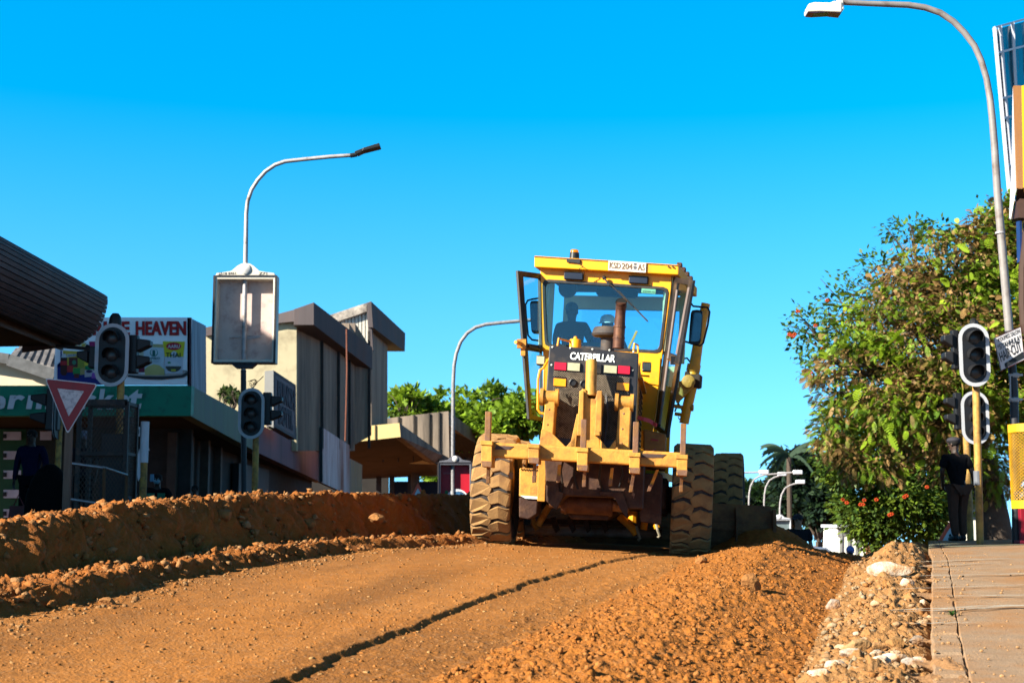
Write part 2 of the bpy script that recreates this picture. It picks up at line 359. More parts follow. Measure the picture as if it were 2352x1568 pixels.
mb = MB(); mb.add([(-900, -60, -1.6), (900, -60, -1.6), (900, 4.3, -1.6), (-900, 4.3, -1.6)], [(0, 1, 2, 3)])
mb.v = [(-900, -60, -1.35), (900, -60, -1.35), (900, 4.25, -1.02), (-900, 4.25, -1.02)]
o = mb.build('ground', mat('soil_plain', (.42, .16, .04), .95)); tag(o, kind='structure')

# ------------------------------------------------------------------ loose stones (countless)
ICO_V = None
def ico():
    import bmesh
    b = bmesh.new(); bmesh.ops.create_icosphere(b, subdivisions=1, radius=1); v = np.array([x.co[:] for x in b.verts]); f = np.array([[q.index for q in x.verts] for x in b.faces]); b.free(); return v, f
IV, IF = ico()
def clods(name, n, xf, size, colA, colB, sink=.25, seed=1, flat=.8, ylo=5, yhi=20):
    r = np.random.default_rng(seed); Y = np.exp(r.uniform(math.log(ylo), math.log(yhi), n)); X = xf(Y, r); z, a, k = terr(X, Y)
    s = size(r, n, Y); v = IV[None]*(1+.62*r.uniform(-1, 1, (n, len(IV), 1))); v = v*s[:, None, None]*r.uniform(.7, 1.25, (n, 1, 3)); v[..., 2] *= flat
    th = r.uniform(0, 6.28, n); c, s_ = np.cos(th)[:, None], np.sin(th)[:, None]; x = v[..., 0]*c-v[..., 1]*s_; y = v[..., 0]*s_+v[..., 1]*c
    v[..., 0] = x+X[:, None]; v[..., 1] = y+Y[:, None]; v[..., 2] += (z+s*(flat-sink*1.6)*.55)[:, None]
    f = (IF[None]+np.arange(n)[:, None, None]*len(IV)).reshape(-1, 3)
    me = bpy.data.meshes.new(name); me.vertices.add(n*len(IV)); me.vertices.foreach_set('co', v.astype(np.float32).ravel()); me.loops.add(f.size); me.loops.foreach_set('vertex_index', f.ravel().astype(np.int32))
    me.polygons.add(len(f)); me.polygons.foreach_set('loop_start', np.arange(0, f.size, 3, dtype=np.int32)); me.update(calc_edges=True)
    t = r.uniform(0, 1, n)[:, None]**1.5; c = np.array(colA)*(1-t)+np.array(colB)*t; c4 = np.ones((n, len(IV), 4), np.float32); c4[..., :3] = c[:, None]*r.uniform(.85, 1.15, (n, 1, 1))
    at = me.color_attributes.new('Col', 'FLOAT_COLOR', 'POINT'); at.data.foreach_set('color', c4.ravel()); me.materials.append(soilM)
    o = bpy.data.objects.new(name, me); COL.objects.link(o); o['kind'] = 'stuff'; return o
def between(i, j, lo=0., hi=1.):
    return lambda Y, r: (lambda a, b: a+(b-a)*r.uniform(lo, hi, len(Y)))(np.interp(Y, _Y, _PX[i]), np.interp(Y, _Y, _PX[j]))
pw = lambda a, b, e: (lambda r, n, Y: a+(b-a)*r.uniform(0, 1, n)**e)
tag(clods('soil_clods', 19000, between(16, 20), pw(.003, .023, 7), (.52, .17, .030), (.54, .22, .06), seed=2, sink=.45), 'loose orange soil clods covering the long mound', 'soil')
tag(clods('soil_crumbs', 14000, between(3, 10), pw(.004, .042, 8), (.48, .17, .04), (.56, .30, .13), seed=3, yhi=25, sink=.4), 'crumbled soil and pebbles on the left earth bank', 'soil')
tag(clods('road_pebbles', 12000, between(10, 16), pw(.002, .015, 7), (.52, .18, .035), (.58, .32, .13), seed=4, sink=.5, yhi=18), 'small pebbles on the graded road surface', 'pebbles')
tag(clods('rubble', 5200, between(20, 24), pw(.004, .034, 9), (.54, .22, .06), (.56, .42, .26), seed=5, sink=.4), 'pale broken rubble beside the kerb', 'rubble')
tag(clods('road_edge_crumbs', 1800, between(10, 11), pw(.004, .022, 5), (.46, .18, .045), (.52, .30, .14), seed=6, yhi=18, sink=.4), 'crumbs fallen along the foot of the left bank', 'soil')

def rock(px, py, r, col, label, name='rock', seed=0, sq=(1, 1, .7), Y=None, off=.0, rot=0):
    p = ground(px, py, off) if Y is None else W(px, py, Y)
    if Y is None:   # walk the sight line to the real surface
        d = ray(px, py)
        p = hit(px, py)
    import bmesh
    b = bmesh.new(); bmesh.ops.create_icosphere(b, subdivisions=3, radius=1); rr = random.Random(seed); o3 = V((rr.uniform(0, 99), rr.uniform(0, 99), 3))
    pl = [(V((rr.gauss(0, 1), rr.gauss(0, 1), rr.gauss(0, 1))).normalized(), rr.uniform(.55, .85)) for _ in range(9)]
    M = Matrix.Rotation(R(rot), 3, 'Z')
    for v in b.verts:
        q = v.co.copy()
        for n, h in pl:
            e = q.dot(n)
            if e > h: q -= n*(e-h)
        q *= 1+.10*mnoise.noise(q*2.5+o3)+.05*mnoise.noise(q*7+o3)
        v.co = M @ V((q.x*sq[0], q.y*sq[1], q.z*sq[2]))*r
    me = bpy.data.meshes.new(name); b.to_mesh(me); b.free(); me.materials.append(mat('stone_%d' % int(col[0]*100), col, .95, var=.35, scale=25, bump=.012, bscale=45, dirt=(.55, .24, .07), damt=.62, dscale=7, spec=.2))
    o = bpy.data.objects.new(name, me); COL.objects.link(o); o.location = p+V((0, 0, r*sq[2]*.5)); return tag(o, label, 'rock')
rock(2045, 1322, .14, (.86, .76, .62), 'large white flat rock lying on the rubble near the top of the verge', seed=1, sq=(1.5, .7, .72), rot=-20)
rock(2082, 1345, .07, (1.05, .95, .82), 'small white stone just right of the large flat white rock', seed=2)
rock(1722, 1352, .10, (.42, .17, .05), 'biggest orange boulder standing on the soil mound', seed=3, sq=(1, .8, .85))
rock(1610, 1292, .07, (.40, .16, .05), 'rounded orange lump near the top of the mound behind the right rear tyre', seed=4)
rock(1972, 1500, .075, (.55, .36, .17), 'orange and white boulder on the near rubble edge beside the mound', seed=5, sq=(1.3, .9, .8))
rock(2055, 1488, .06, (.5, .27, .10), 'dark orange boulder in the middle of the near rubble', seed=6, sq=(1, 1, .9))
rock(2028, 1532, .058, (1.0, .88, .72), 'pale block of rubble nearest the bottom of the photo', seed=7, sq=(1, 1, .9))
rock(1915, 1400, .075, (.62, .56, .50), 'grey angular slab tilted at the foot of the rubble slope', seed=8, sq=(1, .6, .9))
rock(1958, 1455, .06, (.5, .38, .25), 'brownish rock on the verge below the tilted grey slab', seed=9)
rock(2105, 1480, .05, (.36, .33, .29), 'dark grey stone leaning on the kerb', seed=10, sq=(1.2, .8, .8))
rock(2120, 1392, .035, (1.0, .9, .8), 'small white upright stone next to the kerb', seed=11, sq=(.7, .7, 1.2))
rock(1880, 1562, .07, (1.0, .85, .68), 'whitish stone at the lower edge of the rubble strip', seed=12)
rock(2100, 1530, .055, (.62, .56, .5), 'grey chunk of concrete near the kerb foot', seed=13, sq=(1.4, .8, .7))
rock(865, 1197, .09, (.42, .19, .07), 'round orange stone resting half way down the dark bank', seed=14, Y=16.0)
rock(705, 1210, .10, (.42, .19, .07), 'pale orange lump on the lit ledge below the bank', seed=15)
rock(517, 1190, .09, (.42, .2, .08), 'larger clod on the bank ledge left of the middle', seed=16)
rock(245, 1388, .055, (.42, .2, .08), 'flat brown stone on the road at the foot of the left bank', seed=17, sq=(1.3, 1, .6))
rock(500, 1147, .055, (.46, .22, .09), 'clod balanced on the bank crest right of the pale plastic sheet', seed=18, Y=15.2)
rock(385, 1158, .05, (.46, .22, .09), 'clod on the bank crest in front of the pale plastic sheet', seed=19, Y=14.2)

rk = random.Random(77)
for i in range(44):
    py = rk.uniform(1290, 1560); px = 2148-rk.random()**.8*(60+(py-1290)*.75); big = rk.random()
    rock(px, py, .022+.048*big, [(.80, .62, .42), (.50, .42, .35), (.6, .32, .14), (.86, .72, .56)][i % 4], 'small broken piece of kerb rubble on the verge', seed=100+i, sq=(1.2, .8, .45+.3*rk.random()), rot=rk.uniform(0, 180))['group'] = 'small broken pieces on the verge'
# ------------------------------------------------------------------ pavement with kerb
def pavement():
    ys = np.concatenate([np.linspace(3.8, 26, 300), np.linspace(26.5, 100, 60)]); X, Z = line(PAV, ys); us = np.concatenate([[0, .012, .165, .172, .185], np.linspace(.25, 6, 60), [9, 14, 40]])
    vs = []; nY = len(ys); nU = len(us)+1; cols = []
    for i, y in enumerate(ys):
        j = .018*float(mnoise.noise(V((y*1.7, 0, 0))))+.008*float(mnoise.noise(V((y*9, 0, 4))))
        joint = abs((y*1.04) % 1.0-.5) < .012
        vs.append((X[i]+j, y, Z[i]-.24))
        for k, uu in enumerate(us):
            h = .010*mnoise.noise(V((uu*.8, y*.8, 0)))+.004*mnoise.noise(V((uu*6, y*6, 0)))+.012*min(uu, 5)
            if k == 0: h -= .006+.035*max(0, mnoise.noise(V((y*3, 1, 1))))
            if k == 3: h -= .02
            if k <= 2 and joint: h -= .03
            vs.append((X[i]+j*(k < 3)+uu, y, Z[i]+h))
    fs = [(i*nU+k, i*nU+k+1, (i+1)*nU+k+1, (i+1)*nU+k) for i in range(nY-1) for k in range(nU-1)]
    mb = MB(); mb.add(vs, fs); m = mat('paving', (.52, .34, .21), .9, var=.20, scale=5, bump=.008, bscale=60, dirt=(.56, .26, .09), damt=.6, dscale=1.3, spec=.2)
    o = mb.build('pavement', [m]); o.modifiers.clear(); tag(o, kind='structure')
    me = o.data
pavement()
def pz(x, y):
    X, Z = line(PAV, np.array([y])); return float(Z[0]+.012*min(x-X[0], 5))
# white scrape marks across the slabs
mb = MB()
for px, py, L_, a in ((2200, 1352, 1.6, .05), (2230, 1400, 1.5, .04), (2320, 1395, 1.0, .02), (2260, 1323, 2.0, .03), (2200, 1290, 1.6, .1), (2180, 1405, .9, .06), (2160, 1436, .5, .0), (2190, 1300, 1.2, .12), (2300, 1372, 1.4, .0)):
    d = ray(px, py)
    for i in range(2600):
        yy = 5+i*.01; q = d*(yy/d.y)
        if q.z <= pz(q.x, yy): break
    n = 14; wv = .010+.016*random.random(); up = []; dn = []
    for k in range(n+1):
        t = (k/n-.5)*L_; w2 = wv*(1-abs(2*k/n-1)**2)*(.5+random.random()); x = q.x+t; y = q.y+a*t*4+.02*math.sin(k*2.1)
        up.append((x, y+w2, pz(x, y+w2)+.019)); dn.append((x, y-w2, pz(x, y-w2)+.019))
    mb.add(up+dn, [(k, n+1+k, n+2+k, k+1) for k in range(n)])
o = mb.build('scrape_marks', mat('lime', (.66, .58, .48), .9, var=.3, scale=30)); tag(o, 'chalky white scrape marks across the paving slabs', 'markings', kind='stuff')
# soil spilt on the kerb and a weed
def spill(px, py, rx, ry, h, seed, label):
    d = ray(px, py)
    for i in range(2600):
        yy = 5+i*.01; q = d*(yy/d.y)
        if q.z <= pz(q.x, yy): break
    r = np.random.default_rng(seed); mb = MB(); n = 22; vs = []
    for i in range(n+1):
        for j in range(n+1):
            a = (i/n*2-1); b = (j/n*2-1); rr = math.hypot(a, b)/(.8+.25*mnoise.noise(V((a*1.5, b*1.5, seed)))); x = q.x+a*rx; y = q.y+b*ry
            vs.append((x, y, pz(x, y)-.02+h*max(0, 1-rr*rr)*(1+.6*mnoise.noise(V((a*5, b*5, seed))))+.012*mnoise.noise(V((x*30, y*30, seed)))))
    mb.add(vs, [(i*(n+1)+j, (i+1)*(n+1)+j, (i+1)*(n+1)+j+1, i*(n+1)+j+1) for i in range(n) for j in range(n)])
    o = solo(mb, 'soil_spill', mat('soil_spill', (.44, .22, .09), .95, var=.4, scale=20, bump=.01, bscale=60), label, 'soil', smooth=True); o['kind'] = 'stuff'
spill(2180, 1528, .10, .35, .05, 1, 'spilt orange soil over the kerb at the bottom of the photo')
spill(2172, 1370, .12, .5, .03, 2, 'thin patch of soil spilt on the kerb half way up')
for i, (px, py, rx, ry, h) in enumerate(((2160, 1470, .06, .25, .02), (2158, 1420, .05, .2, .02), (2152, 1330, .07, .35, .025), (2165, 1300, .10, .6, .03), (2148, 1555, .07, .2, .03), (2200, 1550, .05, .12, .015))): spill(px, py, rx, ry, h, 20+i, 'small patch of orange soil scattered on the kerb stones'); bpy.context.scene.objects
rp_ = random.Random(4); mb = MB()
for i in range(420):
    y = 6.6+12*rp_.random()**1.6; Xk, _z = line(PAV, np.array([y])); x = float(Xk[0])+abs(rp_.gauss(0, .35))+.01; s_ = .003+.012*rp_.random()**4; mb.ball((x, y, pz(x, y)+s_*.4), (s_, s_*.8, s_*.7), 6, 4)
tag(mb.build('paving_grit', mat('grit', (.56, .30, .13), .95, var=.4, scale=30)), 'grit and crumbs scattered over the paving near the kerb', 'grit', kind='stuff')
mb = MB(); q = W(2187, 1414, 10.0)
d = ray(2187, 1414)
for i in range(2600):
    yy = 5+i*.01; q = d*(yy/d.y)
    if q.z <= pz(q.x, yy): break
for k in range(26):
    a = random.uniform(0, 6.28); l = random.uniform(.03, .075); t = V((math.cos(a)*l, math.sin(a)*l*.6, random.uniform(.01, .045))); s_ = V((-math.sin(a), math.cos(a), 0))*.008
    mb.add([q, q+t*.5+s_+V((0, 0, .012)), q+t, q+t*.5-s_+V((0, 0, .012))], [(0, 1, 2, 3)])
solo(mb, 'weed', mat('weed', (.07, .2, .03), .6, transl=.3), 'tiny green weed sprouting from the kerb joint', 'weed')
# ------------------------------------------------------------------ motor grader
GX, GY, GZ = .915, 17.3, -.335
GM = Matrix.Translation(V((GX, GY, GZ))) @ Matrix.Rotation(R(-6.6), 4, 'Z') @ Matrix.Rotation(R(3.3), 4, 'Y')
FR = GM @ Matrix.Translation(V((0, 1.6, 0))) @ Matrix.Rotation(R(-8.4), 4, 'Z') @ Matrix.Translation(V((0, -1.6, 0)))
FL = GM.inverted() @ FR                                     # front frame expressed in the rear frame
GR = root('motor_grader', 'big yellow motor grader seen from behind with its cab doors open, levelling the dirt road', 'grader', M=GM)
def P(Mx, px, py, y):
    """local point (frame Mx) on the plane local-y = y seen at photo point px,py"""
    inv = Mx.inverted(); o = inv @ V((0, 0, 0)); d = inv.to_3x3() @ ray(px, py); t = (y-o.y)/d.y; return o+d*t
g = lambda px, py, y: GM @ P(GM, px, py, y)                 # world points, rear frame planes
f = lambda px, py, y: FR @ P(FR, px, py, y)                 # world points, front frame planes
gy = GM.to_3x3() @ V((0, 1, 0)); fy = FR.to_3x3() @ V((0, 1, 0)); gx = GM.to_3x3() @ V((1, 0, 0)); gzv = GM.to_3x3() @ V((0, 0, 1)); fx = FR.to_3x3() @ V((1, 0, 0))
MW[GR.name] = GM
YEL = mat('yellow_paint', (1.45, .55, .012), .42, var=.10, scale=3, dirt=(.80, .38, .06), damt=.38, dscale=3.5, bump=.0015, bscale=30)
YELD = mat('dusty_yellow_paint', (1.02, .46, .07), .62, var=.22, scale=5, dirt=(.50, .22, .05), damt=.45, dscale=6, bump=.003, bscale=40)
BRN = mat('oily_brown_steel', (.075, .028, .016), .75, var=.35, scale=8, dirt=(.20, .09, .04), damt=.40, dscale=5, bump=.004, bscale=30)
RUST = mat('worn_rusty_steel', (.34, .17, .10), .55, metal=.2, var=.3, scale=12, dirt=(.50, .22, .04), damt=.5, dscale=9, bump=.003, bscale=50)
BLK = mat('black_trim', (.022, .021, .024), .45, var=.2, scale=8, dirt=(.10, .07, .05), damt=.35, dscale=6)
PAN = mat('black_panel', (.035, .034, .042), .42, var=.15, scale=6, dirt=(.12, .09, .07), damt=.35, dscale=4)
RUB = mat('tyre_rubber', (.045, .042, .045), .9, var=.3, scale=10, dirt=(.16, .11, .08), damt=.6, dscale=8, bump=.003)
LUG = mat('dusty_tread', (.56, .31, .115), .92, var=.2, scale=8, dirt=(.36, .19, .08), damt=.5, dscale=6, bump=.004, bscale=60)
CREAM = mat('cab_lining', (1.15, 1.05, .55), .7, var=.1); DARKI = mat('cab_ceiling', (.10, .11, .13), .8)
CHR = mat('white_light', (1.2, 1.18, 1.05), .3, var=.06); REDL = mat('red_lens', (.95, .02, .06), .25, var=.1); AMB = mat('amber_lens', (1.7, .55, .01), .2, var=.15, scale=60)
WL = mat('clear_lens', (.75, .70, .45), .25, var=.2, scale=30); GLS = glass('cab_glass', (.72, .90, .97), .12); EXH = mat('exhaust_steel', (.15, .065, .045), .6, metal=.4, var=.35, scale=10, dirt=(.3, .13, .06), damt=.5, dscale=7)
WHT = mat('white_letters', (1.5, 1.5, 1.45), .5, var=.03)
def gb(name, mb, m, parent=GR, bevel=0, smooth=False): return mb.build(name, m, parent, bevel=bevel, smooth=smooth)
def quadp(fn, pts, y, e):   # prism from photo points on plane y, depth e metres forward
    return [fn(px, py, y) for px, py in pts]
def plate(name, fn, pts, y, th, m, parent=GR, bevel=.006, mb=None):
    mb = mb or MB(); d = gy if fn is g else fy; mb.prism([fn(px, py, y) for px, py in pts], d*th); return gb(name, mb, m, parent, bevel)

# ---- wheels
def tyre_mesh(rad=.68, wd=.48, n=22):
    mb = MB(); mb.use(0); prof = []
    hw = wd/2
    pr = [(rad*.56, -hw*.62), (rad*.62, -hw*.86), (rad*.76, -hw*1.0), (rad*.90, -hw*.98), (rad*.955, -hw*.86), (rad*.965, -hw*.4), (rad*.97, 0), (rad*.965, hw*.4), (rad*.955, hw*.86), (rad*.90, hw*.98), (rad*.76, hw), (rad*.62, hw*.86), (rad*.56, hw*.62)]
    N_ = 72; vs = [(h, r*math.cos(2*math.pi*j/N_), r*math.sin(2*math.pi*j/N_)) for r, h in pr for j in range(N_)]
    mb.add(vs, [(i*N_+j, i*N_+(j+1) % N_, (i+1)*N_+(j+1) % N_, (i+1)*N_+j) for i in range(len(pr)-1) for j in range(N_)])
    mb.use(1); p = 2*math.pi/n
    shape = [(-.99, .02), (-.82, .0), (-.42, -.16), (.02, .10), (.10, .30), (-.03, .70), (-.10, .74), (-.44, .62), (-.82, .84), (-.99, .84)]
    for k in range(n):
        for s_, off in ((1, 0), (-1, .5)):
            top = []; bot = []
            for w_, a in shape:
                th = (k+off+a)*p; w2 = w_*hw*s_; rr = rad-(.055*rad if abs(w_) > .95 else (.012*rad if abs(w_) > .8 else 0))
                rb = rad*.86 if abs(w_) > .95 else rad*.93
                top.append((w2, rr*math.cos(th), rr*math.sin(th))); sk = 1.04
                bot.append((w2*1.0, rb*math.cos(th), rb*math.sin(th)))
            m_ = len(shape); fs = [tuple(range(m_)) if s_ > 0 else tuple(range(m_))[::-1]]
            fs += [((i, m_+i, m_+(i+1) % m_, (i+1) % m_) if s_ > 0 else (i, (i+1) % m_, m_+(i+1) % m_, m_+i)) for i in range(m_)]
            mb.add(top+bot, fs)
    return mb
def wheel(M, rad=.68, wd=.48, side=1, spin=0.):
    mb = tyre_mesh(rad, wd); rim = MB(); rim.lathe([(rad*.57, -.16), (rad*.57, .16), (rad*.5, .15), (rad*.46, .05), (rad*.2, .03), (rad*.2, .12), (.001, .13)], (0, 0, 0), (side, 0, 0), 28)
    rim.lathe([(rad*.57, -.17), (rad*.3, -.1), (.001, -.1)], (0, 0, 0), (side, 0, 0), 28)
    hub = MB(); hub.lathe([(.12, .1), (.12, .19), (.09, .22), (.001, .22)], (0, 0, 0), (side, 0, 0), 16)
    for k in range(8): hub.lathe([(.014, .12), (.014, .16), (.001, .165)], (0, math.cos(k*.785)*rad*.27, math.sin(k*.785)*rad*.27), (side, 0, 0), 6)
    S = Matrix.Rotation(spin, 4, 'X')
    for q in (mb, rim, hub): q.v = [tuple(M @ S @ V(v)) for v in q.v]
    w_ = gb('wheel', rim, YELD, GR, smooth=True); tag(w_); t = mb.build('tyre', [RUB, LUG], w_); me = t.data; me.polygons.foreach_set('use_smooth', [i < 0 for i in range(len(me.polygons))])
    b = t.modifiers.new('bevel', 'BEVEL'); b.width = .007; b.segments = 1; b.limit_method = 'ANGLE'; b.angle_limit = R(40); hub.build('hub', YELD, w_); return w_
HT = 1.215
for x, s_ in ((-HT, -1), (HT, 1)):
    wheel(GM @ Matrix.Translation(V((x, .55, .68))), rad=.70, wd=.495, side=s_, spin=.07*s_); wheel(GM @ Matrix.Translation(V((x, 2.05, .69))), rad=.70, wd=.495, side=s_, spin=.2)
    wheel(FR @ Matrix.Translation(V((x*.95, 6.6, .90))) @ Matrix.Rotation(R(4), 4, 'Z') @ Matrix.Rotation(R(-3), 4, 'Y'), side=s_, spin=.3)
    mb = MB(); mb.box((x-s_*.42, 1.3, .70), (.24, 2.1, .46)); mb.box((x-s_*.42, 1.3, .70), (.20, 2.5, .30)); mb.v = [tuple(GM @ V(v)) for v in mb.v]; gb('tandem_case', mb, BRN, bevel=.03)
mb = MB(); mb.tube([GM @ V((-1.0, 1.13, .68)), GM @ V((1.0, 1.13, .68))], .17, 16); mb.tube([FR @ V((-1.25, 6.6, .82)), FR @ V((1.25, 6.6, .82))], .10, 12); gb('axle', mb, BRN)

# ---- engine hood
zt = P(GM, 1360, 802, -.9); hl = P(GM, 1260, 796, -.9); hr = P(GM, 1467, 811, -.9)
xl, xr, zh = hl.x, hr.x, (hl.z+hr.z)/2
mb = MB(); X0, X1 = xl+.01, xr-.005; yb, yf = -.88, 1.85
def H(x, y, z): return GM @ V((x, y, z))
prof = [(X0, 1.12), (X0, zh-.10), (X0+.05, zh-.02), (X0+.12, zh), (X1-.12, zh), (X1-.05, zh-.02), (X1, zh-.10), (X1, 1.12)]
mb.prism([H(x, yb, z) for x, z in prof], gy*(yf-yb)); gb('hood', mb, YEL, bevel=.01)
hood = bpy.data.objects['hood']
mb = MB()
for i in range(13):
    z = zh-.35-i*.07
    mb.box(V((X1+.006, .55, z)), (.02, 1.5, .022))
mb.v = [tuple(GM @ V(v)) for v in mb.v]; gb('louvre', mb, BRN, hood)
mb = MB(); mb.box((X1+.004, -.2, (zh+.9)/2), (.012, .05, zh-1.0)); mb.box((X1+.03, .4, zh-.27), (.05, 1.9, .03)); mb.v = [tuple(GM @ V(v)) for v in mb.v]; gb('side_rail', mb, YELD, hood)
# rear face: black shroud in front, grille, lamps
yp = -.94
panel = plate('rear_shroud', g, [(1262, 792), (1467, 811), (1456, 1035), (1252, 1022), (1254, 904)], yp, .07, PAN, bevel=.012)
def R4(x0, y0, x1, y1, sl=.078):   # image rectangle following the machine's lean
    return [(x0+(y0-900)*0, y0), (x1, y0+(x1-x0)*sl), (x1-(y1-y0)*.06, y1+(x1-x0)*sl), (x0-(y1-y0)*.06, y1)]
text('CATERPILLAR', g(1308.5, 825.5, yp-.005), g(1412.5, 832.5, yp-.005), g(1310.5, 808, yp-.005), 'lettering', WHT, panel, .004, bold=.028, spacing=.92)
GRL = mat('grille_mesh', (.40, .31, .22), .8, var=.4, scale=30, dirt=(.10, .07, .05), damt=.45, dscale=10)
# grille: crossed strips of expanded metal over a dark core
def grille(pts, step=.028, name='grille', wdt=.008):
    a, b, c, d_ = [P(GM, x, y, yp-.015) for x, y in pts]; x0 = min(a.x, d_.x); x1 = max(b.x, c.x); z0 = min(c.z, d_.z); z1 = max(a.z, b.z); mb = MB()
    poly = [(q.x, q.z) for q in (a, b, c, d_)]
    def clip(p, q):
        t0, t1 = 0., 1.; dx, dz = q[0]-p[0], q[1]-p[1]
        for i in range(4):
            e0 = poly[i]; e1 = poly[(i+1) % 4]; nx, nz = (e1[1]-e0[1]), -(e1[0]-e0[0]); cx = sum(v[0] for v in poly)/4; cz = sum(v[1] for v in poly)/4
            if (cx-e0[0])*nx+(cz-e0[1])*nz < 0: nx, nz = -nx, -nz
            f0 = (p[0]-e0[0])*nx+(p[1]-e0[1])*nz; df = dx*nx+dz*nz
            if abs(df) < 1e-9:
                if f0 < 0: return None
                continue
            t = -f0/df
            if df > 0: t0 = max(t0, t)
            else: t1 = min(t1, t)
        if t0 >= t1-.001: return None
        return (p[0]+dx*t0, p[1]+dz*t0), (p[0]+dx*t1, p[1]+dz*t1)
    L_ = (x1-x0)+(z1-z0); n = int(L_/step)
    for i in range(-n, n+1):
        for s_ in (1, -1):
            xx = x0+i*step; seg = clip((xx-(0 if s_ > 0 else 0), z0), (xx+s_*1.2*(z1-z0)*.9, z1))
            if seg: (ax, az), (bx, bz) = seg; mb.bar(GM @ V((ax, yp-.015-.004*(s_ > 0), az)), GM @ V((bx, yp-.015-.004*(s_ > 0), bz)), .006, wdt, up=gy)
    o_ = gb(name, mb, GRL, panel)
    return o_
core = MB(); core.use(0)
for pts in ([(1272, 851), (1446, 866), (1445, 879), (1271, 864)], [(1271, 887), (1444, 900), (1443, 914), (1270, 902)], [(1272, 903), (1330, 907), (1320, 1008), (1274, 1003)], [(1380, 912), (1440, 917), (1424, 1010), (1377, 1008)], [(1303, 866), (1415, 875), (1413, 898), (1302, 889)]):
    core.prism([g(x, y, yp-.003) for x, y in pts], gy*-.004)
    grille(pts)
gb('grille_core', core, mat('grille_dark', (.018, .015, .014), .9), panel)
def lamp(name, x0, y0, x1, y1, lens, sl=.078, th=.035, par=panel, fn=g, y=yp):
    q = [(x0, y0), (x1, y0+(x1-x0)*sl), (x1-1, y1+(x1-x0)*sl), (x0-1, y1)]
    cx = sum(a for a, b in q)/4; cy = sum(b for a, b in q)/4; o_ = [((a-cx)*1.10+cx, (b-cy)*1.16+cy) for a, b in q]
    l = plate(name, fn, o_, y-th*.6, th*.6, BLK, par, .003); mb = MB(); mb.prism([fn(a, b, y-th) for a, b in q], (gy if fn is g else fy)*(th*.5)); mb.build('lens', lens, l)
    b = bpy.data.objects[-1] if 0 else None
    return l
for args in ((1274, 831, 1301, 848, REDL), (1304, 832, 1332, 850, WL), (1388, 838, 1417, 855, WL), (1420, 839, 1447, 857, REDL)): lamp('tail_lamp', *args)
for args in ((1272, 868, 1300, 885, AMB), (1417, 878, 1445, 895, AMB)): lamp('indicator_lamp', *args)
mb = MB()
for cx, cy in ((1316, 879), (1341, 882)):
    mb.lathe([(.045, 0), (.045, .03), (.035, .035), (.03, .02), (.001, .02)], g(cx, cy, yp-.01), -gy, 16)
gb('sensor', mb, BLK, panel)
mb = MB(); mb.prism([g(x, y, yp-.03) for x, y in ((1341, 833), (1381, 836), (1380, 858), (1340, 855))], gy*.03)
for i in range(5): mb.bar(g(1344, 838+i*4, yp-.034), g(1378, 840+i*4, yp-.034), .006, .006)
gb('reversing_horn', mb, PAN, panel)
mb = MB()
for cx, cy in ((1269, 797), (1361, 802), (1455, 808), (1267, 838), (1453, 850), (1400, 804), (1310, 799)): mb.lathe([(.012, 0), (.012, .006), (.006, .010), (.001, .010)], g(cx, cy, yp-.001), -gy, 8)
gb('bolt', mb, CHR, panel)
# top of the hood: fuel cap, grab handles, pre-cleaner, exhaust
mb = MB(); c = g(1321, 796, .0); mb.lathe([(.072, -.05), (.072, .08), (.064, .09), (.03, .095), (.02, .125), (.001, .13)], c, gzv, 18); gb('filler_cap', mb, YEL, hood, smooth=True)
for (a, b, c_, d_) in (((1280, 797), (1283, 777), (1310, 784), (1313, 797)), ((1455, 806), (1457, 789), (1465, 792), (1466, 812))):
    mb = MB(); mb.tube([g(*a, -.4), g(*b, -.4), g(*c_, -.2), g(*d_, -.2)], .012, 8); gb('grab_handle', mb, YEL, hood)
mb = MB(); c = g(1395, 801, .35); s2 = .0057
mb.lathe([(.085, -.1), (.085, .13), (.10, .14), (.19, .155), (.205, .18), (.185, .25), (.17, .265), (.001, .27)], c, gzv, 26); gb('air_precleaner', mb, mat('precleaner_plastic', (.075, .065, .068), .7, var=.2, dirt=(.22, .15, .1), damt=.45), hood, smooth=True)
mb = MB(); b0 = g(1420, 800, .05); b1 = g(1425, 720, .05); b2 = g(1427, 700, .02); mb.tube([b0, b0+(b1-b0)*.5, b1, b2, b2+gzv*.03-gy*.04], [.070, .070, .063, .066, .070], 18, cap=False)
mb.tube([b1+gzv*0, b2+gzv*.028-gy*.035], [.05, .06], 18, cap=True); gb('exhaust_pipe', mb, EXH, hood, smooth=True)
mb = MB(); 
for t in (.3, .62): mb.lathe([(.076, -.012), (.076, .012)], b0+(b1-b0)*t, (b1-b0), 18)
gb('exhaust_clamp', mb, EXH, hood)
mb = MB(); mb.lathe([(.001, 0), (.062, .002)], b2+gzv*.028-gy*.037, (gzv*.6-gy), 16); gb('exhaust_mouth', mb, mat('soot', (.01, .01, .01), .95), hood)

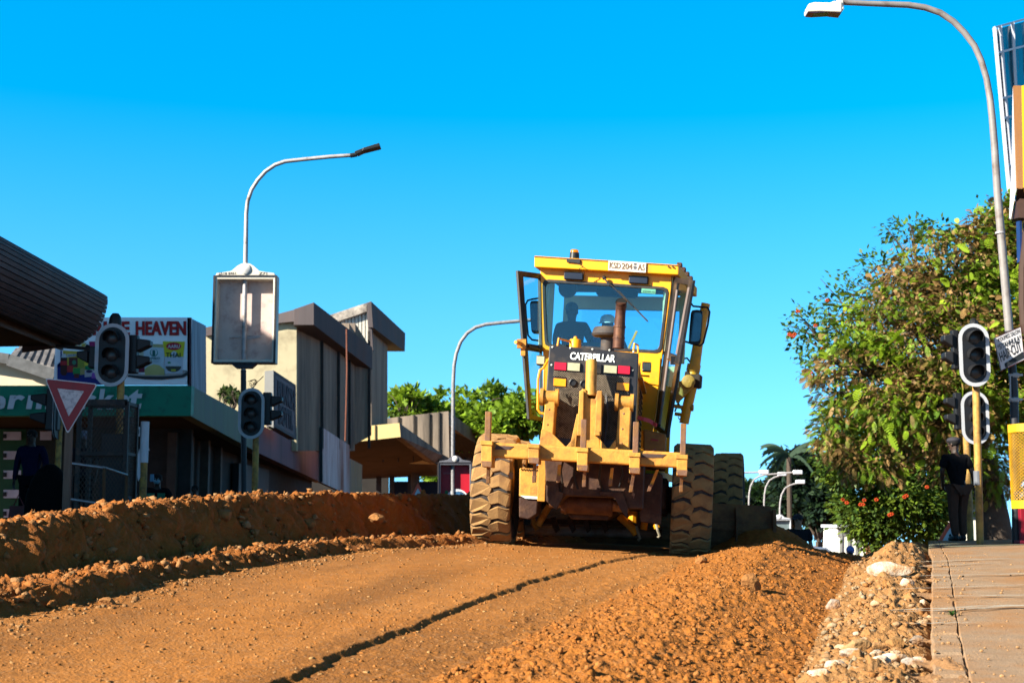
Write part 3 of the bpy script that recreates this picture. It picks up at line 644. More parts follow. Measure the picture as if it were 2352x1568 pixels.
# ---- ripper at the tail
YR = -1.5
arm = MB()
for pts in ([(1253, 918), (1276, 919), (1268, 1030), (1240, 1026)], [(1421, 930), (1450, 932), (1444, 1042), (1413, 1040)]): arm.prism([g(x, y, YR+.25) for x, y in pts], gy*.34)
gb('ripper_arm', arm, YELD, bevel=.012)
for cx, cy in ((1262, 912), (1434, 924)):
    mb = MB(); mb.lathe([(.075, -.10), (.075, .10)], g(cx, cy, YR+.30), gx, 18)
    for s_ in (-1, 1): mb.lathe([(.10, -.02), (.10, .02)], g(cx, cy, YR+.30)+gx*.085*s_, gx, 18)
    mb.box(g(cx, cy+5, YR+.40), (.13, .2, .1)); gb('pivot_pin', mb, YELD, smooth=True)
mb = MB()
mb.prism([g(x, y, YR+.16) for x, y in ((1333, 905), (1336, 893), (1345, 893), (1349, 905), (1350, 913), (1367, 916), (1372, 899), (1382, 899), (1385, 912), (1377, 1000), (1380, 1045), (1320, 1042), (1323, 1000))], gy*.30)
gb('lift_bracket', mb, YELD, bevel=.012)
mb = MB()
for x0, x1 in ((1331, 1341), (1371, 1383)): mb.prism([g(x, y, YR+.10) for x, y in ((x0, 897), (x1, 897), (x1-2, 1000), (x0-6, 1000))], gy*.06)
gb('bracket_web', mb, YELD, bevel=.008)
mb = MB(); a = g(1357, 912, YR+.22); b = g(1358.5, 829, YR+.35); mb.tube([a, b], .062*1.02, 20); mb.tube([a+(a-b)*.0, a+(b-a)*.06], .072, 20); gb('lift_cylinder', mb, YELD, smooth=True)
# gusset plates at the foot
mb = MB()
for pts in ([(1268, 994), (1300, 1026), (1238, 1026), (1244, 985)], [(1322, 1000), (1322, 1028), (1300, 1026)], [(1378, 1008), (1398, 1033), (1378, 1033)], [(1414, 1008), (1414, 1036), (1395, 1034)], [(1325, 950), (1330, 950), (1322, 1030), (1308, 1028)]): mb.prism([g(x, y, YR+.12) for x, y in pts], gy*.05)
gb('gusset_plate', mb, YELD, bevel=.006)
mb = MB(); mb.tube([g(1385, 880, -.75), g(1392, 905, -.95), g(1397, 960, -1.0), g(1390, 1000, -1.02), g(1388, 1032, -1.05)], .011, 8); mb.tube([g(1376, 866, -.75), g(1386, 880, -.8)], .01, 8); gb('hydraulic_hose', mb, mat('hose_grey', (.17, .16, .17), .5))
beam = MB(); beam.bar(g(1108, 1032, YR), g(1580, 1058, YR), .20, .165, up=gzv)
beam = gb('ripper_beam', beam, YELD, bevel=.02)
def bx4(cx, y0, y1, w_, yy, th, m, name, par, dx=0, bevel=.006):
    mb = MB(); mb.prism([g(cx-w_/2, y0, yy), g(cx+w_/2, y0+w_*.05, yy), g(cx+w_/2+dx, y1+w_*.05, yy), g(cx-w_/2+dx, y1, yy)], gy*th); return gb(name, mb, m, par, bevel)
for cx, y0, y1, shank in ((1118, 1014, 1071, 944), (1226, 1021, 1063, 0), (1338, 1030, 1080, 962), (1458, 1041, 1086, 968), (1567, 1046, 1091, 972)):
    h = bx4(cx, y0, y1, 24, YR-.20, .30, YELD, 'shank_holder', beam, dx=-1); bx4(cx-1, y0-3, y0+7, 28, YR-.215, .33, YELD, 'holder_collar', h)
    if shank:
        q = bx4(cx+3, shank, y0+6, 13, YR-.14, .10, RUST, 'ripper_shank', beam, dx=-2)
    mb = MB(); mb.prism([g(x, y, YR-.215) for x, y in ((cx-13, y1-13), (cx+12, y1-12), (cx+10, y1+1), (cx-11, y1-1))], gy*.02); gb('holder_lip', mb, RUST, h)
mb = MB()
for cx, y in ((1140, 1023), (1165, 1026), (1192, 1026), (1280, 1034), (1500, 1044)): mb.lathe([(.03, 0), (.03, .04), (.001, .045)], g(cx, y, YR-.02), gzv, 10)
gb('tooth_pin', mb, RUST, beam)
# cut-out dark steps on the beam
mb = MB()
for x0, x1 in ((1140, 1180), (1475, 1530)):
    dy = 26*(x0-1108)/472; mb.prism([g(x, y+dy-1, YR-.104) for x, y in ((x0, 1022), (x1, 1024), (x1-10, 1031), (x0-4, 1031))], gy*-.004)
gb('worn_patch', mb, mat('worn_dark', (.11, .06, .05), .6, var=.3), beam)
for i, (cx, y0, y1, dx) in enumerate(((1121, 1068, 1110, 0), (1174, 1060, 1100, 0), (1228, 1062, 1108, -1), (1285, 1066, 1108, -2), (1343, 1078, 1118, -1), (1406, 1074, 1116, -3), (1456, 1084, 1130, -5), (1510, 1078, 1128, -14), (1566, 1090, 1130, -1))):
    mb = MB(); mb.prism([g(cx-3.5, y0, YR+.02), g(cx+3.5, y0, YR+.02), g(cx+3.5+dx, y1-14, YR+.10), g(cx-4+dx, y1-14, YR+.10)], gy*.06); o_ = gb('scarifier_tooth', mb, YELD if i % 2 else RUST, beam, .003)
    mb = MB(); mb.prism([g(cx-5+dx, y1-16, YR+.07), g(cx+4+dx, y1-16, YR+.07), g(cx+3.5+dx*1.4, y1-1, YR+.09), g(cx-4.5+dx*1.4, y1, YR+.09)], gy*.07); gb('tooth_tip', mb, RUST, o_, .003)
mb = MB()
for pts in ([(1330, 1040), (1322, 1060), (1318, 1090), (1326, 1120), (1340, 1135)], [(1372, 1046), (1380, 1070), (1376, 1100), (1384, 1126)], [(1296, 1050), (1288, 1080), (1292, 1110), (1286, 1140)], [(1424, 1058), (1430, 1090), (1422, 1120)], [(1300, 905), (1312, 930), (1316, 965), (1324, 1000), (1322, 1030)], [(1470, 1000), (1462, 1030), (1468, 1070)]): mb.tube([g(x, y, -1.0+.05*i) for i, (x, y) in enumerate(pts)], .012, 7)
gb('hydraulic_hose', mb, BLK)
mb = MB()
for cx, cy in ((1262, 940), (1258, 975), (1254, 1005), (1433, 950), (1430, 985), (1428, 1018), (1340, 935), (1376, 938), (1335, 1000), (1374, 1003), (1296, 1040), (1400, 1046), (1500, 1054), (1180, 1028)): mb.lathe([(.014, 0), (.014, .012), (.007, .016), (.001, .016)], g(cx, cy, YR+.10 if cy > 1010 and 1290 < cx else YR+.155), -gy, 6)
gb('bolt', mb, RUST)
# grease nipples, chain and a drawbar pin below the beam
mb = MB()
for i in range(9): mb.lathe([(.016, -.004), (.020, 0), (.016, .004)], g(1444+i*1.5, 1100+i*5, -.95), (gy if i % 2 else gx), 8)
gb('safety_chain', mb, RUST)
# ---- tail frame and underside
mb = MB(); mb.prism([g(x, y, -.85) for x, y in ((1250, 1030), (1480, 1048), (1476, 1168), (1432, 1168), (1424, 1150), (1408, 1142), (1300, 1138), (1288, 1148), (1280, 1160), (1255, 1150))], gy*.8)
gb('tail_frame', mb, BRN, bevel=.015)
mb = MB(); mb.prism([g(x, y, -.90) for x, y in ((1254, 1095), (1282, 1100), (1284, 1128), (1296, 1131), (1290, 1148), (1278, 1170), (1254, 1150))], gy*.05); mb.prism([g(x, y, -.90) for x, y in ((1376, 1128), (1430, 1130), (1442, 1165), (1440, 1190), (1425, 1170), (1412, 1142), (1380, 1136))], gy*.05); gb('guard_plate', mb, BRN, bevel=.006)
mb = MB(); mb.tube([g(1290, 1154, -.2), g(1408, 1160, -.2)], .125, 20); mb.tube([g(1296, 1154, -.2), g(1302, 1154, -.2)], .14, 20); mb.tube([g(1398, 1159, -.2), g(1405, 1159, -.2)], .14, 20); gb('drive_shaft_housing', mb, EXH, smooth=True)
mb = MB(); mb.tube([g(1408, 1160, -.25), g(1445, 1163, -.25)], .075, 14); mb.tube([g(1262, 1152, -.25), g(1290, 1153, -.25)], .07, 14); mb.ball(g(1425, 1161, -.32), .05); mb.ball(g(1275, 1150, -.32), .045); gb('coupling', mb, RUST, smooth=True)
mb = MB(); mb.prism([g(x, y, -.1) for x, y in ((1296, 1170), (1418, 1176), (1395, 1194), (1312, 1192))], gy*1.2); gb('belly_guard', mb, BRN, bevel=.02)
# boxes between frame and tandems, with slotted edges
for pts, m, nm in (([(1193, 1074), (1240, 1076), (1238, 1142), (1192, 1140)], YELD, 'step_box'), ([(1192, 1141), (1236, 1143), (1233, 1180), (1214, 1192), (1192, 1188)], BRN, 'lower_case'), ([(1468, 1085), (1522, 1088), (1518, 1205), (1470, 1198)], BRN, 'step_box')):
    plate(nm, g, pts, -.30, .5, m, bevel=.015)
mb = MB()
for i in range(7): mb.box(g(1198+i*6, 1077+i*.4, -.31), (.012, .01, .02)); mb.box(g(1200+i*5.6, 1141+i*.4, -.31), (.012, .01, .02))
gb('slot', mb, mat('slot_dark', (.01, .01, .01), .9))
mb = MB(); mb.prism([g(x, y, -.33) for x, y in ((1194, 1137), (1240, 1140), (1238, 1146), (1206, 1144))], gy*.03); gb('step_edge', mb, CHR)
mb = MB(); mb.box((0, 0, 0), (.2, 1.2, .8)); 
for v, dd in (((1244, 1048), 0), ((1248, 1160), 0)): pass
mb = MB(); mb.bar(g(1247, 1045, -.7), g(1243, 1150, -.6), .05, .09, up=gx); mb.bar(g(1461, 1062, -.7), g(1456, 1160, -.6), .05, .07, up=gx); gb('linkage_bar', mb, YELD, bevel=.006)
# battery box on the right, pink ribbon
plate('battery_box', g, [(1477, 985), (1530, 996), (1527, 1078), (1478, 1072)], -.15, .8, mat('dark_orange_box', (.45, .20, .03), .6, dirt=(.16, .07, .03), damt=.5), bevel=.02)  # box in its own brownish dark orange, with dirt
mb = MB(); mb.bar(g(1496, 1009, -.17), g(1512, 1011, -.17), .01, .02); mb.tube([g(1474, 1028, -.4), g(1480, 1032, -.5), g(1500, 1034, -.5), g(1506, 1030, -.4)], .006, 6); gb('cable', mb, mat('red_cable', (.45, .05, .05), .6))
mb = MB(); pts = [g(1464, 958, -.4), g(1478, 962, -.42), g(1492, 966, -.4), g(1500, 972, -.38), g(1508, 976, -.42)]
for a, b in zip(pts[:-1], pts[1:]): mb.bar(a, b, .012, .045)
gb('marker_ribbon', mb, mat('pink_ribbon', (.85, .12, .16), .6))

# ---- cab (front frame)
YC = 2.0
RY = mat('cab_yellow', (1.5, .60, .010), .36, var=.07, scale=2.5, dirt=(.95, .42, .03), damt=.25, dscale=3)
def pp(x, y, d): return f(x, y, YC+d)
win_o = [(1247, 655), (1251, 646), (1260, 643), (1390, 651), (1522, 660), (1531, 664), (1534, 672), (1526, 740), (1519, 798), (1515, 806), (1506, 809), (1380, 802), (1262, 794), (1254, 790), (1252, 780), (1249, 720)]
def inset(pts, k):
    cx = sum(a for a, b in pts)/len(pts); cy = sum(b for a, b in pts)/len(pts); return [(cx+(a-cx)*(1-k/140), cy+(b-cy)*(1-k/75)) for a, b in pts]
win_i = inset(win_o, 5)
out = [(1241, 625), (1241.5, 620), (1242, 614), (1390, 622), (1541, 631), (1542, 640), (1541, 660), (1531, 740), (1521, 812), (1518, 838), (1516, 850), (1380, 846), (1262, 840), (1248, 836), (1247, 800), (1243, 720)]
mb = MB(); mb.ring([pp(x, y, 0) for x, y in out], [pp(x, y, 0) for x, y in win_o], fy*.07)
cab = gb('cab', mb, RY, bevel=.004); tag(cab)
mb = MB(); mb.ring([pp(x, y, -.012) for x, y in inset(win_o, -1.5)], [pp(x, y, -.012) for x, y in win_i], fy*.035); gb('window_seal', mb, BLK, cab, bevel=.004)
mb = MB(); mb.prism([pp(x, y, .01) for x, y in win_i], fy*.006); gb('rear_window', mb, GLS, cab)
# lower rear body beside the hood and right body corner
mb = MB(); mb.prism([pp(x, y, .0) for x, y in ((1248, 837), (1516, 851), (1506, 945), (1498, 990), (1252, 975))], fy*.07); gb('cab_lower_wall', mb, RY, cab, bevel=.004)
mb = MB(); mb.prism([pp(x, y, -.03) for x, y in ((1478, 816), (1517, 822), (1513, 885), (1476, 878))], fy*.03); gb('service_panel', mb, RY, cab, bevel=.006)
# cab as a hollow box: pillars, floor, ceiling, front windscreen frame, lower side panels
iL = FR.inverted(); top = P(FR, 1390, 622, YC).z; sill = P(FR, 1380, 802, YC).z; xL = P(FR, 1243, 660, YC).x; xR = P(FR, 1541, 655, YC).x; bot = 1.02; D_ = 1.5
xLb = P(FR, 1250, 960, YC).x; xRb = P(FR, 1500, 985, YC).x
def fb(mb, c, d): mb.box(FR @ V(c), d, FR.to_3x3().to_4x4()); return mb
mb = MB()
for x in (xL+.04, xR-.04): fb(mb, (x, YC+D_-.03, (top+sill)/2+.05), (.09, .10, top-sill+.1)); fb(mb, (x, YC+.10, (top+sill)/2), (.08, .16, top-sill))
fb(mb, ((xL+xR)/2, YC+D_-.03, P(FR, 1400, 712, YC+D_).z+.10), (xR-xL-.1, .08, .20)); fb(mb, ((xL+xR)/2, YC+D_-.03, sill-.20), (xR-xL-.1, .08, .30))
gb('cab_pillar', mb, CREAM, cab)
mb = MB(); fb(mb, ((xL+xR)/2, YC+D_/2+.02, top-.03), (xR-xL-.02, D_-.06, .06)); gb('cab_ceiling', mb, DARKI, cab)
mb = MB(); fb(mb, ((xL+xR)/2, YC+D_/2, bot), (xR-xL-.15, D_, .1)); fb(mb, (xLb+.06, YC+D_-.5, (bot+sill)/2-.2), (.05, .9, sill-bot-.3)); fb(mb, (xRb-.06, YC+D_-.5, (bot+sill)/2-.2), (.05, .9, sill-bot-.3)); fb(mb, ((xL+xR)/2, YC+D_-.05, (bot+sill)/2-.25), (xR-xL-.3, .06, sill-bot-.2)); gb('cab_floor', mb, RY, cab)
mb = MB(); fb(mb, ((xL+xR)/2, YC+D_-.03, (P(FR, 1400, 712, YC+D_).z+sill)/2), (xR-xL-.12, .006, P(FR, 1400, 712, YC+D_).z-sill)); gb('windscreen', mb, GLS, cab)
mb = MB(); fb(mb, (xR-.10, YC+.35, (top+sill)/2-.03), (.03, .5, top-sill-.04)); fb(mb, (xL+.09, YC+.22, (top+sill)/2-.03), (.03, .28, top-sill-.04)); gb('inner_lining', mb, CREAM, cab)
# roof
mb = MB(); rl = [f(x, y, YC-.14) for x, y in ((1227, 587), (1559, 608), (1558, 631), (1227, 613))]
mb.prism(rl, fy*(D_+.36)); roof = gb('roof', mb, RY, cab, bevel=.012)
mb = MB(); mb.prism([f(x, y, YC-.146) for x, y in ((1227, 588.5), (1559, 609.5), (1559, 611), (1227, 590))], fy*-.004); gb('roof_seam', mb, BRN, roof)
mb = MB()
for dx in (0, 10): mb.lathe([(.012, 0), (.012, .03), (.001, .03)], f(1536+dx, 613+dx*.06, YC-.14), -fy, 8)
for k in range(4): fb(mb, (P(FR, 1559, 618, YC).x-.02, YC+.2+k*.35, P(FR, 1559, 606, YC).z+.02), (.06, .12, .05))
gb('roof_bracket', mb, BRN, roof)
mb = MB(); mb.prism([f(x, y, YC-.16) for x, y in ((1398, 598), (1484, 603.5), (1483, 626), (1397, 620.5))], fy*.015); plate_ = gb('number_plate', mb, mat('plate_white', (1.15, 1.0, .82), .5, var=.12, scale=8, dirt=(.42, .3, .2), damt=.4), roof, bevel=.004)
mb = MB(); po = [(1398, 598), (1484, 603.5), (1483, 626), (1397, 620.5)]; mb.ring([f(x, y, YC-.165) for x, y in po], [f(x, y, YC-.165) for x, y in ((1400, 600), (1482, 605.5), (1481, 624), (1399, 618.5))], fy*.006); gb('plate_rim', mb, CHR, plate_)
PT = mat('plate_letters', (.26, .15, .09), .6)
text('KSD', f(1399.5, 615.5, YC-.163), f(1425, 617.5, YC-.163), f(1400.5, 602, YC-.163), 'plate_letters', PT, plate_, bold=.012)
text('204', f(1427.5, 617.5, YC-.163), f(1452, 619.5, YC-.163), f(1428.5, 603.5, YC-.163), 'plate_letters', PT, plate_, bold=.012)
text('AS', f(1464, 620.5, YC-.163), f(1480.5, 622, YC-.163), f(1465, 606, YC-.163), 'plate_letters', PT, plate_, bold=.012)
mb = MB(); mb.prism([f(x, y, YC-.162) for x, y in ((1456, 604), (1462, 604.4), (1462, 609), (1456, 608.6))], fy*-.003); mb.prism([f(x, y, YC-.162) for x, y in ((1454, 612), (1459, 610), (1463, 613), (1461, 618), (1456, 618))], fy*-.003); gb('plate_emblem', mb, mat('emblem_grey', (.12, .13, .16), .6), plate_)
for x0 in ((1295, 623, 1340, 641), (1444, 632, 1489, 650)):
    x, y, x1, y1 = x0; q = [(x, y), (x1, y+2.6), (x1-1, y1+2.6), (x-.5, y1)]
    l = plate('roof_lamp', f, q, YC-.06, .06, BLK, cab, .012); plate('lens', f, inset(q, 12), YC-.068, .01, mat('dark_lens', (.03, .035, .06), .25), l, .004)
mb = MB(); c = f(1318.5, 602, YC-.02); uz = FR.to_3x3() @ V((0, 0, 1))
mb.prism([f(x, y, YC-.17) for x, y in ((1300, 593), (1333, 596), (1332, 605), (1302, 602))], fy*.2); mb.lathe([(.07, .0), (.065, .10)], f(1319, 597, YC-.06), uz, 18); b_ = gb('beacon_base', mb, BLK, roof, bevel=.004)
mb = MB(); mb.lathe([(.052, 0), (.055, .01), (.055, .075), (.05, .085), (.001, .088)], f(1319, 588, YC-.06), uz, 20); mb.build('beacon_lens', mat('beacon_amber', (1, .30, .01), .15, var=.1, scale=60, transl=.35, emit=.25), b_, smooth=True)
mb = MB(); mb.tube([f(1325, 604, YC-.2), f(1340, 612, YC-.2), f(1331, 617, YC-.2), f(1334, 625, YC-.16), f(1340, 630, YC-.15), f(1342, 624, YC-.15)], .006, 6); gb('beacon_cable', mb, BRN, roof)
# wiper
mb = MB(); mb.bar(f(1386, 636, YC-.08), f(1400, 655, YC-.08), .03, .02); mb.bar(f(1392, 643, YC-.08), f(1452, 703, YC-.06), .014, .012); mb.bar(f(1420, 668, YC-.05), f(1488, 738, YC-.04), .009, .02); mb.ball(f(1388, 638, YC-.07), .03); gb('wiper', mb, BLK, cab)
mb = MB(); mb.prism([f(x, y, YC-.003) for x, y in ((1474, 661.5), (1506, 664), (1505, 675), (1473, 672))], fy*.003); st = gb('permit_sticker', mb, mat('sticker_green', (.18, .62, .42), .5), cab)
text('KSD204-AS', f(1476, 671, YC-.008), f(1503.5, 673, YC-.008), f(1476, 666, YC-.008), 'sticker_letters', mat('sticker_ink', (.02, .10, .07), .5), st, .001)
# interior: mirror, fan, seat back, levers
mb = MB(); mb.prism([f(x, y, YC+1.1) for x, y in inset([(1370, 662), (1376, 658), (1458, 665), (1465, 670), (1464, 680), (1457, 684), (1375, 680), (1369, 674)], 0)], fy*.05); gb('interior_mirror', mb, mat('mirror_dark', (.05, .05, .045), .1, metal=.6, var=.5, scale=12), cab, bevel=.006)
mb = MB(); mb.lathe([(.001, 0), (.13, .01), (.14, .04), (.13, .08), (.001, .09)], f(1306, 663, YC+.5), -fy, 18)
for k in range(6): mb.lathe([(.02+.018*k, .0), (.024+.018*k, .004)], f(1306, 663, YC+.4), -fy, 16)
gb('cab_fan', mb, DARKI, cab)
mb = MB(); mb.bar(f(1444, 800, YC+.6), f(1463, 760, YC+.6), .03, .03); gb('control_lever', mb, YEL, cab)
# work lamps and hand rails beside the hood
for x, y, x1, y1 in ((1232, 815, 1252, 837), (1475, 830, 1496, 852)):
    q = [(x, y), (x1, y+1.5), (x1-1, y1+1.5), (x-.5, y1)]; l = plate('work_lamp', g, q, .9, .12, BLK, GR, .012); plate('lens', g, inset(q, 13), .89, .012, WL, l, .006)
mb = MB(); mb.tube([g(1262, 822, .9), g(1248, 845, .8), g(1240, 850, .8), g(1236, 870, .8), g(1235, 940, .8), g(1241, 948, .8), g(1250, 950, .8)], .016, 8); mb.tube([g(1250, 850, .75), g(1249, 895, .75), g(1256, 905, .75)], .012, 8); gb('handrail', mb, YEL)
mb = MB(); mb.tube([g(1473, 862, .6), g(1492, 864, .6)], .012, 8); gb('rail_stub', mb, YEL)
# doors swung open: frame, glass, latch
def door(cs, ys, name, wl):
    # cs: TL TR BR BL in photo, ys: plane for each
    c = [f(x, y, yy) for (x, y), yy in zip(cs, ys)]; n = (c[1]-c[0]).cross(c[3]-c[0]).normalized()
    def m_(u, v): return (c[0]*(1-u)+c[1]*u)*(1-v)+(c[3]*(1-u)+c[2]*u)*v
    mb = MB(); wi = wl; mb.ring([m_(0, 0), m_(1, 0), m_(1, 1), m_(0, 1)], [m_(wi[0], .035), m_(1-wi[1], .035), m_(1-wi[1], .97), m_(wi[0], .97)], n*.04)
    mb.prism([m_(wi[0], .49), m_(1-wi[1], .49), m_(1-wi[1], .535), m_(wi[0], .535)], n*.04); d_ = gb(name, mb, BLK, cab, bevel=.006)
    mb = MB(); mb.prism([m_(wi[0], .035)+n*.015, m_(1-wi[1], .035)+n*.015, m_(1-wi[1], .49)+n*.015, m_(wi[0], .49)+n*.015], n*.006); mb.build('door_glass', GLS, d_)
    mb = MB(); mb.prism([m_(wi[0], .535)+n*.015, m_(1-wi[1], .535)+n*.015, m_(1-wi[1], .97)+n*.015, m_(wi[0], .97)+n*.015], n*.006); mb.build('door_glass', GLS, d_)
    return d_, m_, n
dl, ml, nl = door([(1190, 621), (1242, 628), (1248, 968), (1216, 962)], [1.35, 2.0, 2.0, 1.35], 'cab_door', (.22, .02))
mb = MB(); mb.bar(ml(.2, .512), ml(.98, .525), .05, .03); mb.ball(ml(.85, .51), .05); mb.build('door_latch', BLK, dl)
mb = MB(); mb.box(ml(-.12, .50), (.12, .06, .12)); mb.box(ml(-.07, .54), (.06, .05, .16)); mb.tube([ml(-.42, .495), ml(-.1, .5)], .025, 8); mb.build('door_catch', YELD, dl)
dr, mr_, nr_ = door([(1546, 636), (1591, 643), (1530, 1004), (1503, 984)], [2.05, 1.15, 1.15, 2.05], 'cab_door', (.25, .20))
mb = MB(); mb.box(mr_(.72, .525), (.10, .08, .10)); mb.bar(mr_(.3, .53), mr_(1.1, .54), .03, .02); mb.build('door_latch', BLK, dr)
mb = MB(); mb.tube([mr_(.9, .05), mr_(.82, .48)], .022, 8); mb.tube([mr_(.3, .08), mr_(.36, .95)], .018, 8); mb.build('door_rail', mat('door_grey_rail', (.30, .22, .20), .5), dr)
# mirrors
def mirror(cx, cy, w_, h_, y, loops, lean):
    q = []; 
    for k in range(16):
        a = 2*math.pi*k/16; sx = math.copysign(abs(math.cos(a))**.45, math.cos(a)); sy = math.copysign(abs(math.sin(a))**.25, math.sin(a)); q.append((cx+sx*w_/2+lean*sy, cy+sy*h_/2))
    m = plate('wing_mirror', f, q, y, .06, BLK, cab, .008); plate('mirror_glass', f, inset(q, 12), y-.006, .008, mat('mirror_glass', (.16, .17, .18), .08, metal=.9, var=.2), m, .002)
    mb = MB()
    for l in loops: mb.tube([f(a, b, y+.03) for a, b in l], .014, 8)
    mb.build('mirror_bracket', BLK, m)
mirror(1597.5, 751, 28, 80, 2.6, [[(1586, 695), (1592, 703), (1612, 705), (1625, 706), (1630, 716), (1626, 745), (1615, 788), (1608, 794), (1592, 790), (1574, 784)]], -3)
mirror(1231, 728, 26, 76, 2.9, [[(1243, 684), (1222, 687), (1212, 690), (1207, 700), (1208, 720), (1213, 770), (1222, 780), (1243, 783)]], 2)
# blade-lift side linkage right of the cab
mb = MB(); YB = 3.6
mb.tube([f(1621, 697, YB), f(1603, 790, YB), f(1592, 862, YB)], [.065, .075, .085], 16); mb.lathe([(.10, -.05), (.10, .05)], f(1593, 845, YB), (f(1593, 845, YB)-f(1603, 790, YB)), 16); gb('lift_cylinder', mb, YEL, smooth=True)
mb = MB(); mb.tube([f(1590, 885, YB), f(1581, 925, YB)], .075, 16); mb.tube([f(1580, 925, YB), f(1571, 972, YB)], .070, 16); gb('cylinder_rod', mb, YEL, smooth=True)
mb = MB(); mb.prism([f(x, y, YB-.10) for x, y in ((1573, 853), (1580, 850), (1584, 858), (1600, 860), (1603, 857), (1609, 860), (1607, 888), (1600, 890), (1588, 888), (1570, 880))], fy*.24); gb('clamp_yoke', mb, BRN, bevel=.012)
mb = MB(); mb.prism([f(x, y, YB-.16) for x, y in ((1560, 876), (1580, 866), (1592, 875), (1592, 888), (1575, 905), (1553, 925), (1548, 905))], fy*.12); mb.lathe([(.095, 0), (.095, .06), (.07, .07), (.03, .08), (.001, .08)], f(1582, 876, YB-.16), -fy, 18); gb('link_arm', mb, YELD, bevel=.008)
mb = MB(); mb.bar(f(1548, 932, YB), f(1586, 938, YB), .07, .05); mb.bar(f(1550, 950, YB), f(1570, 953, YB), .06, .05); mb.lathe([(.05, -.03), (.05, .03)], f(1588, 936, YB), fx, 12); gb('linkage_bar', mb, YELD, bevel=.006)
mb = MB(); mb.tube([f(1565, 910, YB), f(1556, 930, YB), f(1550, 945, YB)], .012, 6); mb.tube([f(1551, 915, YB), f(1562, 932, YB), f(1568, 945, YB)], .012, 6); mb.tube([f(1568, 824, YB), f(1578, 822, YB), f(1586, 832, YB), f(1587, 845, YB)], .014, 6); mb.tube([f(1558, 957, YB), f(1560, 963, YB), f(1565, 958, YB)], .008, 6); gb('hydraulic_hose', mb, BLK)
# front frame, circle, blade
mb = MB(); mb.hexa([FR @ V(p) for p in ((-.2, 3.2, .95), (.2, 3.2, .95), (.16, 6.6, .95), (-.16, 6.6, .95), (-.2, 3.2, 1.35), (.2, 3.2, 1.35), (.16, 6.6, 1.2), (-.16, 6.6, 1.2))]); mb.hexa([FR @ V(p) for p in ((-.35, 1.3, .6), (.35, 1.3, .6), (.22, 3.3, .9), (-.22, 3.3, .9), (-.35, 1.3, 1.1), (.35, 1.3, 1.1), (.22, 3.3, 1.4), (-.22, 3.3, 1.4))]); gb('front_frame', mb, YELD, bevel=.02)
mb = MB(); mb.lathe([(.80, -.05), (.86, -.05), (.86, .05), (.80, .05)], FR @ V((0, 4.0, .72)), FR.to_3x3() @ V((0, 0, 1)), 40); mb.bar(FR @ V((0, 4, .75)), FR @ V((0, 6.4, .8)), .2, .16); gb('blade_circle', mb, BRN)
B0, B1 = V((-1.75, 3.6, 0)), V((2.02, 4.55, 0)); bd = (B1-B0).normalized(); bn = V((-bd.y, bd.x, 0))
mb = MB(); pr = [(.12, .02), (.02, .14), (-.03, .30), (-.02, .46), (.05, .62), (.10, .70)]
o1 = [FR @ (B0+bn*a+V((0, 0, z+.0))) for a, z in pr]; o2 = [FR @ (B1+bn*a+V((0, 0, z+.02))) for a, z in pr]; k = len(pr)
mb.add(o1+o2+[p-FR.to_3x3() @ bn*.03 for p in o1]+[p-FR.to_3x3() @ bn*.03 for p in o2], [(i, i+1, k+i+1, k+i) for i in range(k-1)]+[(2*k+i, 3*k+i, 3*k+i+1, 2*k+i+1) for i in range(k-1)]+[(0, k, 3*k, 2*k), (k-1, 3*k-1, 4*k-1, 2*k-1)]+[(i, 2*k+i, 2*k+i+1, i+1) for i in range(k-1)]+[(k+i, k+i+1, 3*k+i+1, 3*k+i) for i in range(k-1)])
BLD = mat('soil_caked_steel', (.26, .10, .045), .85, var=.35, scale=6, dirt=(.42, .16, .05), damt=.5, dscale=3, bump=.01, bscale=20); blade = gb('blade', mb, BLD)
mb = MB()
for t, e in ((1.0, .05), (.86, .03)): mb.prism([FR @ (B0+(B1-B0)*t+bn*a+V((0, 0, z))) for a, z in ((-.16, .04), (-.10, .02), (.02, .02), (.02, .66), (-.05, .68), (-.15, .55), (-.19, .3))], (FR.to_3x3() @ bd)*e)
mb.bar(FR @ (B0+bn*-.06+V((0, 0, .36))), FR @ (B1+bn*-.06+V((0, 0, .38))), .05, .10); gb('blade_rib', mb, BLD, blade, bevel=.006)
mb = MB(); mb.bar(FR @ (B0+bn*.1+V((0, 0, .03))), FR @ (B1+bn*.1+V((0, 0, .05))), .03, .14); gb('cutting_edge', mb, RUST, blade)
# what is seen beneath the belly: push rods, blade lift arms, scarifier bar
mb = MB(); mb.tube([g(1192, 1216, 1.9), g(1522, 1226, 1.9)], .065, 14); gb('cross_tube', mb, mat('pale_grey_tube', (.36, .30, .26), .6, var=.3, dirt=(.25, .13, .07), damt=.5), smooth=True)
mb = MB(); mb.tube([g(1235, 1206, 1.0), g(1262, 1160, 1.0)], .045, 10); mb.tube([g(1226, 1190, 1.1), g(1226, 1204, 1.1), g(1234, 1216, 1.1)], .03, 8); gb('push_rod', mb, YELD)
mb = MB(); mb.tube([g(1422, 1184, 1.2), g(1452, 1212, 1.2), g(1462, 1226, 1.2)], .05, 10); mb.tube([g(1454, 1165, 1.2), g(1452, 1200, 1.2)], .06, 8); mb.tube([g(1482, 1186, 1.3), g(1478, 1216, 1.3)], .045, 8); mb.tube([g(1500, 1188, 1.3), g(1510, 1212, 1.3)], .04, 8); mb.bar(g(1480, 1188, 1.3), g(1520, 1190, 1.3), .05, .05); gb('blade_tilt_arm', mb, YEL)
mb = MB(); mb.prism([g(x, y, 1.25) for x, y in ((1434, 1175), (1458, 1172), (1470, 1195), (1462, 1232), (1450, 1215), (1450, 1195))], gy*.08); gb('side_plate', mb, EXH)
mb = MB()
